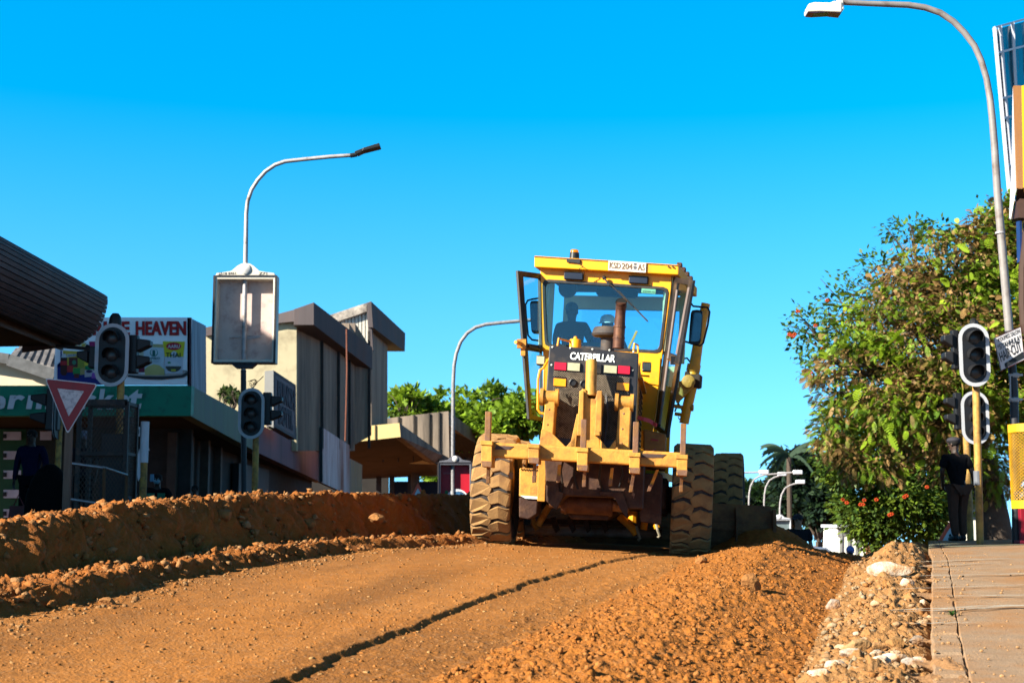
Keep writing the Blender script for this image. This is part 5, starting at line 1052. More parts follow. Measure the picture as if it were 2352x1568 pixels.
# railing in front of the cage
rt = root('railing', 'low pedestrian railing with two bright tubes before the mesh cage', 'railing', W(230, 1240, 20.4))
RAIL = mat('bare_tube', (.50, .48, .50), .35, metal=.7, var=.2, scale=20); p = [W(165, 1064, 20.4), W(240, 1074, 20.4), W(291, 1091, 21.0)]; q = [W(163, 1146, 20.4), W(236, 1157, 20.4), W(286, 1171, 21.0)]
mb = MB(); mb.tube(p, .024, 10); mb.build('top_rail', RAIL, rt, smooth=True); mb = MB(); mb.tube(q, .022, 10); mb.build('lower_rail', RAIL, rt, smooth=True)
for i, t in enumerate(p):
    mb = MB(); mb.tube([V((t.x, t.y+.01, -.13)), t], .026, 10); mb.build('post', CAGE if i == 0 else mat('brown_post', (.14, .075, .03), .7, var=.3), rt)
# street name post
Y = 24; b = W(326, 1200, Y); b.z = -.13
rt = root('street_name_post', 'white-topped ochre street name post right of the mesh cage', 'signpost', b); zt_ = W(326, 968, Y).z; zm = W(326, 1062, Y).z
pole_seg(rt, 'pole', [b, V((b.x, Y, zm))], .062, OCH); WHP = mat('white_sleeve', (1.1, 1.1, 1.2), .5, var=.1); pole_seg(rt, 'sleeve', [V((b.x, Y, zm)), V((b.x, Y, zt_))], .07, WHP)
mb = MB(); mb.prism([W(x, y, Y-.1) for x, y in ((313, 981), (321, 980), (321, 1001), (313, 1002))], (0, .02, 0)); n_ = mb.build('name_plate', WHP, rt)
text('D', W(314, 999, Y-.108), W(320, 999, Y-.108), W(314, 983, Y-.108), 'plate_letter', SIGB, n_, bold=.02)
mb = MB(); mb.prism([W(x, y, Y-.05) for x, y in ((320, 1030), (322, 1060), (322, 1095), (317, 1105), (313, 1075), (315, 1050))], (0, .02, 0)); mb.prism([W(x, y, Y) for x, y in ((332, 1012), (337, 1015), (343, 1034), (333, 1033))], (0, .02, 0)); mb.build('sign_blade', WHP, rt)
# pale plastic sheet on the stall behind the bank
mb = MB(); n = 20; vs = []
for i in range(n+1):
    for j in range(n+1):
        px = 300+95*i/n; y = 24-1.2*j/n; z = W(px, 1143+20*(i/n)**1.3, 24).z+.06*mnoise.noise(V((i*.5, j*.4, 0)))-.5*max(0, (j/n-.5))**1.3
        vs.append((W(px, 1150, 24).x, y, z))
mb.add(vs, [(i*(n+1)+j, (i+1)*(n+1)+j, (i+1)*(n+1)+j+1, i*(n+1)+j+1) for i in range(n) for j in range(n)]); mb.add([v for v in ((W(300, 1160, 24).x, 22.9, -.1), (W(395, 1160, 24).x, 22.9, -.1), (W(395, 1160, 24).x, 24, -.1), (W(300, 1160, 24).x, 24, -.1), (W(300, 1160, 24).x, 22.9, .18), (W(395, 1160, 24).x, 22.9, .05), (W(395, 1160, 24).x, 24, .1), (W(300, 1160, 24).x, 24, .2))], [(3, 2, 1, 0), (4, 5, 6, 7), (0, 1, 5, 4), (1, 2, 6, 5), (2, 3, 7, 6), (3, 0, 4, 7)])
solo(mb, 'plastic_sheet', mat('pale_blue_plastic', (.30, .36, .52), .35, var=.15, scale=5), 'pale blue plastic sheet draped over goods behind the bank', 'plastic sheet', smooth=True)
# big black bag or bin behind the yield post
mb = MB(); mb.ball(W(112, 1150, 22.3)+V((0, 0, -.2)), (.36, .4, .78), 20, 14); solo(mb, 'black_sack', mat('black_plastic', (.008, .008, .009), .9, spec=.05), 'big rounded black sack left of the yield sign post', 'sack', smooth=True)

# ---- lamps with ad boxes
LG = 'street lamps along the road'
def arm_pts(px, Y, ztop, reach, rad, dirx=1, lift=.0):
    x = W(px, 1200, Y).x; pts = []
    for i in range(11): a = math.pi/2*i/10; pts.append(V((x+dirx*rad*(1-math.cos(a)), Y, ztop-lift-rad*1.25+rad*1.25*math.sin(a))))
    pts.append(V((x+dirx*reach, Y, ztop))); return x, pts
def adbox(rt, c, w_, h, poster=None, nums=False, m=None, back=True):
    """open-fronted light box on the pole; c = centre of the front"""
    m = m or mat('box_cream', (1.2, 1.08, .92), .55, var=.08, dirt=(.7, .56, .48), damt=.25); d = .30; x, y, z = c; fr = .085
    o_ = [V((x-w_/2, y, z-h/2)), V((x+w_/2, y, z-h/2)), V((x+w_/2, y, z+h/2)), V((x-w_/2, y, z+h/2))]; i_ = [V((x-w_/2+fr, y, z-h/2+fr)), V((x+w_/2-fr, y, z-h/2+fr)), V((x+w_/2-fr, y, z+h/2-fr)), V((x-w_/2+fr, y, z+h/2-fr))]
    mb = MB(); mb.ring(o_, i_, (0, d, 0)); bx = mb.build('sign_box', m, rt, bevel=.015)
    mb = MB(); mb.box((x, y+d-.012, z), (w_-fr*2+.01, .02, h-fr*2+.01)); mb.build('back_panel', poster or mat('box_back', (1.05, .80, .72), .7, var=.12, scale=3, dirt=(.60, .36, .36), damt=.3), bx)
    mb = MB(); k = .03; mb.ring([p+V((0, -.02, 0)) for p in o_], [V((x+(p.x-x)*(1-k*2.2), y-.02, z+(p.z-z)*(1-k))) for p in o_], (0, .02, 0)); mb.build('frame_rim', mat('rim_dark', (.05, .045, .055), .5), bx)
    # crest on top
    pts = [(-.47, 0), (-.45, .035), (-.22, .07), (-.13, .15), (-.07, .185), (0, .195), (.07, .185), (.13, .15), (.22, .07), (.45, .035), (.47, 0)]
    mb = MB(); mb.prism([V((x+a*w_, y-.01, z+h/2+b_*w_)) for a, b_ in pts], (0, d*.8, 0)); cr = mb.build('crest', m, bx, bevel=.01)
    mb = MB(); mb.lathe([(.085*w_, 0), (.085*w_, .02), (.07*w_, .035), (.001, .05)], (x, y-.01, z+h/2+.10*w_), (0, -1, 0), 20); mb.build('roundel', mat('roundel_white', (1.2, 1.15, 1.1), .35), cr, smooth=True)
    if nums:
        ink = mat('ink', (.10, .09, .10), .6)
        text('2518 8461', (x-.42*w_, y-.012, z+h/2+.010), (x-.15*w_, y-.012, z+h/2+.018), (x-.42*w_, y-.012, z+h/2+.065), 'box_number', ink, cr, .003, bold=.006); text('Z71', (x+.21*w_, y-.012, z+h/2+.012), (x+.34*w_, y-.012, z+h/2+.010), (x+.21*w_, y-.012, z+h/2+.07), 'box_number', ink, cr, .003, bold=.02)
    mb = MB(); mb.prism([V((x-.2*w_, y+.02, z-h/2)), V((x+.2*w_, y+.02, z-h/2)), V((x+.12*w_, y+.02, z-h/2-.10)), V((x-.12*w_, y+.02, z-h/2-.10))], (0, .2, 0)); mb.build('base_bracket', mat('rim_dark', (.05,)*3), bx)
    return bx
Y = 31; b = W(561, 1200, Y); b.z = -.14
rt = root('street_lamp', 'grey street lamp with slim dark head and an empty sign box on its pole', 'street lamp', b, group=LG)
c0 = W(564, 735, Y); pole_seg(rt, 'lower_pole', [b, V((c0.x-.02, Y, W(561, 850, Y).z))], .062, POLED)  # dark tone below the box stands in for shade
up = [V((c0.x-.02, Y, W(561, 850, Y).z))]+[W(x, y, Y) for x, y in ((564, 600), (566, 490), (569, 462), (578, 436), (592, 414), (610, 394), (632, 379), (655, 371), (700, 366), (760, 360), (806, 357))]
mb = MB(); mb.tube(up, [.052]*2+[.045]*9+[.042], 12); mb.build('curved_pole', POLEG, rt, smooth=True)
mb = MB(); mb.tube([W(804, 358, Y), W(820, 355, Y)], .05, 10); mb.hexa([W(x, y, Y)+V((0, e, 0)) for x, y, e in ((822, 357, -.12), (846, 345, -.12), (846, 345, .12), (822, 357, .12), (815, 351, -.12), (838, 342, -.12), (838, 342, .12), (815, 351, .12))])
mb.hexa([W(x, y, Y)+V((0, e, 0)) for x, y, e in ((832, 351, -.14), (875, 340, -.14), (875, 340, .14), (832, 351, .14), (836, 343, -.14), (872, 332, -.14), (872, 332, .14), (836, 343, .14))]); mb.build('lamp_head', SIGB, rt, bevel=.01)
bx = adbox(rt, (c0.x, Y-.14, c0.z), 148/3267*Y, 205/3267*Y, nums=True)
mb = MB(); mb.bar(c0+V((-.36, .10, -.38)), c0+V((.18, .10, -.33)), .02, .015); mb.ring([W(x, y, Y-.02) for x, y in ((551, 777), (597, 770), (598, 774), (556, 782))], [W(x, y, Y-.02) for x, y in ((553, 778), (596, 772), (596, 773), (557, 781))], (0, .02, 0)); mb.build('pole_clamp', POLEG, bx)
# second lamp on the left with red poster
Y = 45; b = W(1041, 1200, Y); b.z = lz(Y)
rt = root('street_lamp', 'mottled street lamp whose arm passes behind the grader cab', 'street lamp', b, group=LG)
up = [b]+[W(x, y, Y) for x, y in ((1040, 1055), (1041, 880), (1043, 840), (1048, 812), (1058, 785), (1073, 765), (1092, 752), (1115, 745), (1150, 741), (1195, 737), (1235, 733))]
mb = MB(); mb.tube(up, .058, 10); mb.build('curved_pole', mat('mottled_pole', (.42, .40, .42), .6, var=.5, scale=14), rt, smooth=True)
mb = MB(); mb.box(W(1250, 732, Y), (.5, .25, .12)); mb.build('lamp_head', SIGW, rt, bevel=.04)
red = mat('red_poster', (.8, .015, .04), .45, var=.35, scale=1.5, streak=True)
bx = adbox(rt, W(1045, 1142, Y-.2), 1.08, 2.2, poster=red, m=mat('box_grey', (.22, .22, .27), .6, var=.2, dirt=(.12, .12, .15), damt=.4, streak=True))
mb = MB(); cc = W(1050, 1143, Y); 
for k in range(14):
    a = math.pi*(1.05-k/13*1.0); a2 = math.pi*(1.05-(k+1)/13*1.0)
    if k < 13: mb.prism([cc+V((.36*math.cos(a), -.0, .34*math.sin(a)-.06)), cc+V((.36*math.cos(a2), 0, .34*math.sin(a2)-.06)), cc+V((.28*math.cos(a2), 0, .26*math.sin(a2)-.06)), cc+V((.28*math.cos(a), 0, .26*math.sin(a)-.06))], (0, -.01, 0))
mb.build('poster_ring', WHP, bx)
mb = MB(); mb.lathe([(.26, 0), (.26, .01), (.001, .01)], cc+V((.04, 0, -.05)), (0, -1, 0), 20); mb.build('poster_disc', mat('poster_blue', (.06, .20, .42), .5, var=.4, scale=9), bx)
mb = MB(); mb.prism([W(x, y, Y-.0) for x, y in ((1022, 1126), (1029, 1126), (1029, 1134), (1022, 1134))], (0, -.01, 0)); mb.build('poster_spot', mat('poster_green', (.03, .25, .08), .5), bx)
text('airtime', W(1018, 1089, Y-.005), W(1040, 1089, Y-.005), W(1018, 1083, Y-.005), 'poster_words', mat('pinkish', (.5, .25, .28), .6), bx, .004)
# warning triangles
def warn(px0, px1, py0, py1, Y, label, tilt=0):
    a = W((px0+px1)/2, py0, Y); b_ = W(px0, py1, Y); c_ = W(px1, py1, Y); base = (b_+c_)/2
    rt = root('warning_sign', label, 'road sign', base, group='temporary warning triangles'); cen = (a+b_+c_)/3
    mb = MB(); mb.prism([a, b_, c_], (0, .02, 0)); pl = mb.build('sign_plate', mat('orange_red', (1.8, .22, .10), .5, var=.1), rt)
    k = .58; mb = MB(); mb.prism([cen+(p-cen)*k+V((0, -.012, 0)) for p in (a, b_, c_)], (0, .010, 0)); mb.build('white_field', WHP, pl)
    s_ = (px1-px0)/3267*Y; mb = MB(); mb.ball(cen+V((0, -.015, .05*s_)), (.05*s_, .01, .05*s_)); mb.prism([cen+V((x*s_, -.02, z*s_)) for x, z in ((-.06, -.12), (.08, -.12), (.03, .03), (-.03, .03))], (0, .008, 0)); mb.build('symbol', SIGB, pl)
    mb = MB(); mb.bar(base+V((0, .06, -.9)), base+V((0, .06, .1)), .05, .05); mb.build('leg', POLED, rt)
warn(938, 982, 1108, 1152, 34, 'orange and white warning triangle under the concrete canopies')
warn(2150, 2214, 1196, 1250, 25.6, 'orange edged warning triangle half hidden behind the standing man')

# far lamps down the hill
Y = 100
def farlamp(px, top, end, endy, label, box=None, Yd=100, r=.055):
    b = W(px, 1200, Yd); b.z = lz(Yd)-.1; rt = root('street_lamp', label, 'street lamp', b, group=LG)
    t = (end-px); pts = [b, W(px, top+62, Yd), W(px+1, top+45, Yd), W(px+4, top+28, Yd), W(px+12, top+13, Yd), W(px+23, top+6, Yd), W(px+36, top+2, Yd), W(end, endy, Yd)]
    mb = MB(); mb.tube(pts, r, 8); mb.build('curved_pole', mat('far_pole', (.62, .57, .58), .6, var=.3), rt, smooth=True)
    mb = MB(); mb.box(W(end+6, endy, Yd), (.62, .35, .28)); mb.build('lamp_head', WHP, rt, bevel=.05)
    if box: adbox(rt, W(px, (box[0]+box[1])/2, Yd-.4), 1.65, (box[1]-box[0])/3267*Yd, m=mat('far_box', (1.0, 1.02, 1.1), .5), poster=mat('far_box_back', (.25, .32, .34), .5, var=.4, scale=1.2))
farlamp(1672, 1083, 1748, 1084, 'far street lamp hidden behind the grader wheel with only its arm in view', Yd=92)
farlamp(1720, 1088, 1826, 1084, 'far street lamp with long arm and white head, nearest the grader blade', Yd=96)
farlamp(1755, 1090, 1790, 1088, 'far street lamp behind the soil heap with a white sign box', (1198, 1232), 104)
farlamp(1791, 1108, 1832, 1106, 'far street lamp with a see-through sign box left of the man in the road', (1192, 1242), 100)
farlamp(1808, 1130, 1856, 1120, 'farthest street lamp dim against the dark tree', Yd=125, r=.06)

# right near lamp, bin, hair-cut sign
Y = 22.5; b = W(2334, 1240, Y); b.z = -.35
rt = root('street_lamp', 'tall near street lamp on the right with cream cobra head', 'street lamp', b, group=LG)
pole_seg(rt, 'lower_pole', [b]+[W(x, y, Y) for x, y in ((2333, 1100), (2329, 900), (2318, 760))], .066, POLED)  # shade on the lower pole is put into its colour
up = [W(x, y, Y) for x, y in ((2318, 760), (2301, 560), (2291, 440), (2284, 330), (2279, 270), (2274, 225), (2266, 180), (2254, 140), (2238, 105), (2215, 75), (2190, 50), (2160, 30), (2125, 18), (2085, 12), (2000, 9), (1935, 6))]
mb = MB(); mb.tube(up, [.066, .064, .062, .058, .056, .054]+[.05]*8+[.045]*2, 14); mb.build('curved_pole', mat('lamp_pole_paint', (.40, .36, .35), .5, var=.2, scale=5, dirt=(.22, .15, .12), damt=.3, dscale=3), rt, smooth=True)
mb = MB(); q = W(2297, 535, Y); mb.lathe([(.074, -.015), (.078, 0), (.074, .015)], q, (0, 0, 1), 16); mb.build('collar', POLEG, rt)
HEAD = mat('lamp_cream', (1.4, 1.28, 1.12), .45, var=.06); mb = MB()
mb.hexa([W(x, y, Y)+V((0, e, 0)) for x, y, e in ((1926, 28, -.12), (1935, 28, -.12), (1935, 28, .12), (1926, 28, .12), (1920, 2, -.09), (1934, 4, -.09), (1934, 4, .09), (1920, 2, .09))])
mb.prism([W(x, y, Y-.13) for x, y in ((1934, 3), (1934, 28), (1885, 26), (1855, 27), (1854, 20), (1858, 8), (1872, 5), (1908, 6), (1916, 2))], (0, .26, 0)); lh = mb.build('lamp_head', HEAD, rt, bevel=.02)
mb = MB(); mb.prism([W(x, y, Y-.11) for x, y in ((1854, 24), (1934, 27), (1932, 31), (1905, 28), (1870, 30), (1856, 29))], (0, .22, 0)); mb.lathe([(.02, 0), (.02, .05)], W(1862, 34, Y), (0, 0, 1), 8); mb.build('lamp_bowl', mat('smoked_bowl', (.08, .04, .08), .2), lh)
mb = MB()
for py in (862, 918): q = W(2329, py, Y); mb.lathe([(.075, -.035), (.075, .035)], q, (0, 0, 1), 14); mb.box(q+V((0, -.08, 0)), (.22, .02, .035))
mb.tube([W(2320, 862, Y-.1), W(2321, 918, Y-.1)], .014, 6); mb.build('pole_strap', mat('strap_white', (.55, .58, .62), .5), rt)
# sign
Yh = 22.2; q4 = [(2286, 776), (2351, 756), (2364, 826), (2294, 856)]; q4 = [(2282, 776), (2345, 749), (2354, 826), (2299, 852)]
rt = root('barber_sign', 'white hair-cut sign with black lettering strapped to the right lamp pole', 'sign', W(2320, 850, Yh)); cs = [W(x, y, Yh) for x, y in q4]
mb = MB(); mb.prism(cs, (0, .012, 0)); bd_ = mb.build('sign_board', mat('hand_sign_white', (.95, .9, .92), .6, var=.06), rt)
mb = MB(); mb.ring([c_+V((0, -.004, 0)) for c_ in cs], [c_+((cs[0]+cs[2])/2-c_)*.04+V((0, -.004, 0)) for c_ in cs], (0, .003, 0)); mb.build('sign_edge', mat('sign_edge_maroon', (.12, .03, .03), .6), bd_)
def sp(u, v): return (cs[0]*(1-u)+cs[1]*u)*(1-v)+(cs[3]*(1-u)+cs[2]*u)*v+V((0, -.006, 0))
INK = mat('sign_ink', (.02, .025, .03), .6)
text('KOUMISS SALON', sp(.13, .17), sp(.93, .17), sp(.13, .05), 'sign_words', INK, bd_, .002); text('*SIYAHHULA*', sp(.06, .40), sp(.95, .40), sp(.06, .23), 'sign_words', INK, bd_, .002); text('HAIR·CUT', sp(.08, .76), sp(.92, .70), sp(.06, .46), 'sign_words', INK, bd_, .002, bold=.01)
mb = MB(); mb.prism([sp(.18, .84), sp(.95, .74), sp(.97, .93), sp(.20, .97)], (0, -.003, 0)); mb.build('black_patch', INK, bd_)
# bin
cb = W(2368, 1072, 21.4); r = 46/3267*21.4; zt_ = W(2340, 976, 21.4).z; zb_ = W(2340, 1166, 21.4).z
rt = root('litter_bin', 'yellow wire mesh litter bin hung on the right lamp pole', 'bin', (cb.x, 21.4, zb_)); BY = mat('bin_yellow', (1.3, .68, .02), .45, var=.1, dirt=(.45, .22, .03), damt=.3)
for z in (zt_-.05, zb_+.05): mb = MB(); mb.lathe([(r+.006, -.06), (r+.006, .06), (r-.012, .06), (r-.012, -.06), (r+.006, -.06)], (cb.x, 21.4, z), (0, 0, 1), 32); mb.build('bin_hoop', BY, rt)
mb = MB(); n = 30; hh = zt_-zb_-.16; tw = .62
for k in range(n):
    for s_ in (1, -1):
        pts = [V((cb.x+r*math.cos(2*math.pi*k/n+s_*t*hh*4.2), 21.4+r*math.sin(2*math.pi*k/n+s_*t*hh*4.2), zb_+.08+t*hh)) for t in [i/22 for i in range(23)]]
        for a_, b_ in zip(pts[:-1], pts[1:]): mb.bar(a_, b_, .007, .004)
mb.build('bin_mesh', BY, rt)
mb = MB(); mb.lathe([(.001, 0), (r*.95, .0), (r*.95, .02), (.001, .02)], (cb.x, 21.4, zb_+.02), (0, 0, 1), 24); mb.build('bin_floor', BY, rt)
for k in range(9):
    mb = MB(); q = V((cb.x+random.uniform(-.7, .5)*r, 21.4+random.uniform(-.6, .6)*r, zb_+.12+random.random()*.22)); mb.ball(q, (.05+.03*random.random(), .05, .07), 7, 5)
    for i in range(len(mb.v)): v = V(mb.v[i]); mb.v[i] = tuple(v+V((1, 1, 1))*.02*mnoise.noise(v*30))
    solo(mb, 'crumpled_wrapper', mat(('foil', 'film')[k % 2], ((.55, .58, .62), (.10, .25, .50))[k % 2], .25, metal=.6), 'crumpled foil and film wrappers lying in the yellow litter bin', 'litter', group='litter in the yellow bin')
mb = MB(); mb.box((cb.x+.36, 22.3, -.0), (.5, .12, .9)); mb.box((cb.x+.36, 22.3, -.3), (.6, .3, .06)); solo(mb, 'red_board', mat('red_board', (.40, .01, .03), .5), 'dark red board standing behind the bin at the photo edge', 'board', bevel=.01)

# ---- left canopy with the ribbed curved eave
YE = 26; ztp = W(247, 679, YE).z
prof = [W(x, y, YE) for x, y in ((240, 676), (247, 681), (248, 694), (245, 712), (239, 732), (228, 752), (213, 770), (196, 784), (180, 794))]
rt = root('station_canopy', 'dark ribbed canopy with curved eave reaching in from the left edge', 'building', (-13, 23, -.13)); YN = 19.0
CAN = mat('weathered_cladding', (.095, .072, .078), .65, var=.25, scale=3, dirt=(.17, .115, .115), damt=.45, dscale=1.2)
mb = MB(); segs = []
for a_, b_ in zip(prof[:-1], prof[1:]):
    d_ = (b_-a_); segs.append((a_+d_*.0, a_+d_*.90)); 
fine = []
for i in range(len(prof)-1):
    for t in (0, .5): fine.append(prof[i]*(1-t)+prof[i+1]*t)
fine.append(prof[-1]); nrm = []
for i in range(len(fine)-1):
    a_, b_ = fine[i], fine[i+1]; d_ = b_-a_; nn = V((-d_.z, 0, d_.x)).normalized(); nn = nn if nn.x > 0 or nn.z > 0 else -nn
    a2, b2 = a_+d_*.05, a_+d_*.86
    mb.add([V((p.x, YE, p.z)) for p in (a2, b2)]+[V((p.x, YN, p.z)) for p in (b2, a2)]+[V((p.x, YE, p.z))-nn*.05 for p in (a2, b2)]+[V((p.x, YN, p.z))-nn*.05 for p in (b2, a2)], [(0, 1, 2, 3), (7, 6, 5, 4), (0, 4, 5, 1), (1, 5, 6, 2), (2, 6, 7, 3), (3, 7, 4, 0)])
mb.build('eave_cladding', CAN, rt)
mb = MB(); pts = [V((p.x-.03, YE-.02, p.z)) for p in fine]; k = len(pts); ins = [V((-8.5, YE-.02, fine[0].z-.25)), ]
mb.add([p+V((-.035, 0, -.01)) for p in pts]+[V((p.x-.075, YN, p.z-.01)) for p in pts], [(i, i+1, k+i+1, k+i) for i in range(k-1)]); mb.build('eave_backing', SIGB, rt)
mb = MB(); mb.prism([V((p.x-.06, YE-.015, p.z)) for p in fine]+[V((-9, YE-.015, 3.1)), V((-9, YE-.015, fine[0].z))], (0, -.05, 0)); mb.build('eave_end', CAN, rt)
zs = prof[-1].z; b0 = prof[-1]
mb = MB(); mb.bar((b0.x-.30, YE, zs+.02), (b0.x-.30, YN, zs+.02), .05, .20); mb.build('eave_beam', mat('beam_timber', (.20, .14, .115), .7, var=.2, scale=2, streak=True), rt)
mb = MB(); mb.hexa([V(p) for p in ((-17, YN, zs-.14), (b0.x-.34, YN, zs-.0), (b0.x-.34, YE, zs-.0), (-17, YE, zs-.14), (-17, YN, zs+1.4), (prof[0].x-.1, YN, ztp+.02), (prof[0].x-.1, YE, ztp+.02), (-17, YE, zs+1.4))]); mb.build('roof', mat('roof_dark', (.05, .045, .045), .7), rt)
mb = MB(); mb.tube([W(198, 795, YE-.3), W(215, 803, YE-.3)], .04, 8)
mb.bar(W(110, 792, YE-.4), W(222, 803, YE-.4), .06, .06); mb.build('bracket_arm', SIGB, rt)
for y in (19.6, 25.4): mb = MB(); mb.box((-11.3, y, 1.4), (.3, .3, 3.2)); mb.build('column', CAN, rt)
# two unseen slabs added off to the left to shade the street
for nm, yc, ly_, hz_, lb in (('shade_slab', 27.6, 10.4, 10.9, 'tall plain slab left of the street, unseen and added to cast shade'), ('shade_slab', 15.35, 11.3, 15.8, 'taller slab nearer the camera left of the street, unseen and added to cast shade')):
    rt = root(nm, lb, 'building', (-22, yc, -.1)); mb = MB(); mb.box((-17.6, yc, hz_/2-.1), (2.2, ly_, hz_)); mb.build('wall', mat('block_wall', (.35, .31, .26), .8), rt)
    for i in range(int(hz_/3)):
        for k in range(4): mb = MB(); mb.box((-16.48, yc-3.8+k*2.5, 1.9+i*3), (.06, 1.3, 1.5)); mb.build('window', mat('window_dark', (.03, .04, .05), .15), rt)
# ---- supermarket
S0 = W(438, 955, 36); ZB_, ZT_ = S0.z, W(438, 885, 36).z; XL = -19
rt = root('supermarket', 'shop with green fascia lettered in white script and a billboard on its roof', 'building', (-12, 38, -.12))
GRN = mat('fascia_green', (.015, .42, .25), .55, var=.10, scale=3, dirt=(.02, .16, .11), damt=.3)
mb = MB(); mb.hexa([V(p) for p in ((XL, 36, ZB_), (S0.x, 36, ZB_), (S0.x, 36.35, ZB_), (XL, 36.35, ZB_), (XL, 36, ZT_), (S0.x, 36, ZT_), (S0.x, 36.35, ZT_), (XL, 36.35, ZT_))]); fas = mb.build('fascia', GRN, rt, bevel=.01)
def sw(px, py, d=0.): return W(px, py, 36-d)
LET = mat('script_white', (1.3, 1.3, 1.38), .5, var=.05)
# the script: letters of "Supermarket" stretched along the fascia, only its end is inside the photo
def script(s, x0, x1, y0, y1): text(s, sw(x0, y1, .03), sw(x1, y1, .03), sw(x0, y0, .03), 'lettering', LET, fas, .02, bold=.035, shear=.15)
script('Sup', -150, -30, 895, 948); script('e', -24, 13, 908, 940); script('r', 17, 58, 907, 939); script('m', 60, 120, 907, 939); script('a', 128, 176, 907, 940); script('r', 182, 222, 907, 939); script('k', 224, 262, 893, 940); script('e', 264, 297, 906, 940); script('t', 296, 327, 894, 940)
# side fascias falling down the street
SIDE = mat('fascia_side_green', (.24, .32, .21), .7, var=.2, scale=3, dirt=(.24, .25, .24), damt=.4, dscale=2.2, streak=True); PUR = mat('fascia_purple', (.34, .14, .18), .7, var=.18, scale=3, dirt=(.13, .065, .09), damt=.4, dscale=1.5, streak=True)
def wall4(a, b, c_, d_, th): mb = MB(); mb.prism([a, b, c_, d_], th); return mb
wall4(W(438, 955, 36), W(588, 1036, 45), W(588, 966, 45), W(438, 885, 36), (-.3, .02, 0)).build('side_fascia', SIDE, rt)
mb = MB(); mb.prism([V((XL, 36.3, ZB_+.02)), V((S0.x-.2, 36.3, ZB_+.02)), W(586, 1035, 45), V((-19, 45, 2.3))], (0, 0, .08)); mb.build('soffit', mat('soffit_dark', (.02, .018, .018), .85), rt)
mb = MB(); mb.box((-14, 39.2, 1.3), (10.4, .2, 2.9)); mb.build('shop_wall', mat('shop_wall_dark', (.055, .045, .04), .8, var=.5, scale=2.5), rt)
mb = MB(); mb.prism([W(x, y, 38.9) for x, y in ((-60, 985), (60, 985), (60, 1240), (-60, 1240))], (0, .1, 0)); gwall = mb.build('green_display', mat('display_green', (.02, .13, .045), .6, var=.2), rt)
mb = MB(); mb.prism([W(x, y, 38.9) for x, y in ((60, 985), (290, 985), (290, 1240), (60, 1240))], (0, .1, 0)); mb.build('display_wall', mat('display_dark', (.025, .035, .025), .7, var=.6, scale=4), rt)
for i in range(8): mb = MB(); y = 991+i*46-(i > 3)*0-i*1.6; mb.prism([W(x_, y_, 38.8) for x_, y_ in ((8, y), (48, y), (48, y+19), (8, y+19))], (0, .02, 0)); mb.build('price_card', mat('card', (.9, .88, .98), .6), gwall); mb = MB(); mb.box(W(11, y+10, 38.78), (.09, .02, .12)); mb.build('card_mark', SIGB, gwall)
mb = MB(); mb.prism([W(x, y, 38.8) for x, y in ((92, 990), (118, 990), (118, 1010), (92, 1010))], (0, .02, 0)); mb.build('price_card', bpy.data.materials['card'], gwall)
# shopfront pillars along the side
for px, Yp, w_ in ((395, 39, .25), (470, 42, .25), (500, 44, .22), (430, 41, .3), (545, 47, .3)):
    mb = MB(); x = W(px, 1100, Yp).x; mb.box((x, Yp, 1.0), (w_, .25, 2.9)); mb.build('pillar', mat('shop_pillar', (.15, .085, .06), .7, var=.3, scale=4), rt)
mb = MB(); mb.hexa([V(p) for p in ((-9.6, 39.3, -.4), (-9.4, 39.3, -.4), (-8.4, 60, -1.5), (-8.6, 60, -1.5), (-9.6, 39.3, 2.6), (-9.4, 39.3, 2.6), (-8.4, 60, 2), (-8.6, 60, 2))]); mb.build('side_wall', bpy.data.materials['shop_wall_dark'], rt)
# billboard
B0_ = W(126, 884, 36.1); B1_ = W(437, 884, 36.1); zt2 = W(437, 730, 36.1).z
def bb(cx, cy, d=.02): return W(114.8+.1611*cx, 717.7+.1611*cy, 36.0-d)
mb = MB(); mb.prism([V((B0_.x-0, 36.0, B0_.z)), V((B1_.x, 36.0, B1_.z)), V((B1_.x, 36.0, zt2)), V((B0_.x, 36.0, zt2))], (0, .10, 0)); bill = mb.build('billboard', mat('board_white', (2.1, 2.0, 2.1), .5, var=.05), rt)
mb = MB(); mb.prism([W(437.5, 886, 36.0), W(474, 905, 38.6), W(473, 748, 38.6), W(437.5, 730, 36.0)], (-.08, 0, 0)); mb.build('billboard_side', mat('streaky_side', (.42, .46, .58), .6, var=.4, scale=6, dirt=(.10, .13, .24), damt=.6, dscale=3.5, streak=True), rt)
mb = MB(); mb.bar(W(437.5, 886, 35.98), W(437.5, 730, 35.98), .05, .05, up=(0, 1, 0)); mb.build('corner_trim', mat('maroon_trim', (.10, .01, .03), .5), rt)
def bt(s, x0, x1, y0, y1, m, bold=.03, d=.02, nm='billboard_words'): text(s, bb(x0, y1, d), bb(x1, y1, d), bb(x0, y0, d), nm, m, bill, .008, bold=bold)
DR = mat('board_red', (.85, .015, .015), .5); BLU = mat('word_shadow', (.02, .015, .10), .6)
for s_, x0_, x1_ in (('PRICE', 480, 1140), ('HEAVEN', 1228, 1945)): bt(s_, x0_-8, x1_-10, 122, 325, BLU, .035, .012); bt(s_, x0_, x1_, 122, 325, DR, .035, .024)
def bp(pts, col, nm='billboard_picture', d=.02): mb = MB(); mb.prism([bb(x, y, d) for x, y in pts], (0, -.006, 0)); mb.build(nm, mat('print_%02d%02d%02d' % tuple(int(c*99) for c in col), tuple(c*2 for c in col), .5, var=.12, scale=5), bill)
def el(cx, cy, rx, ry, n=20, a0=0, a1=360): return [(cx+rx*math.cos(R(a0+(a1-a0)*i/n)), cy+ry*math.sin(R(a0+(a1-a0)*i/n))) for i in range(n+(a1-a0 < 360))]
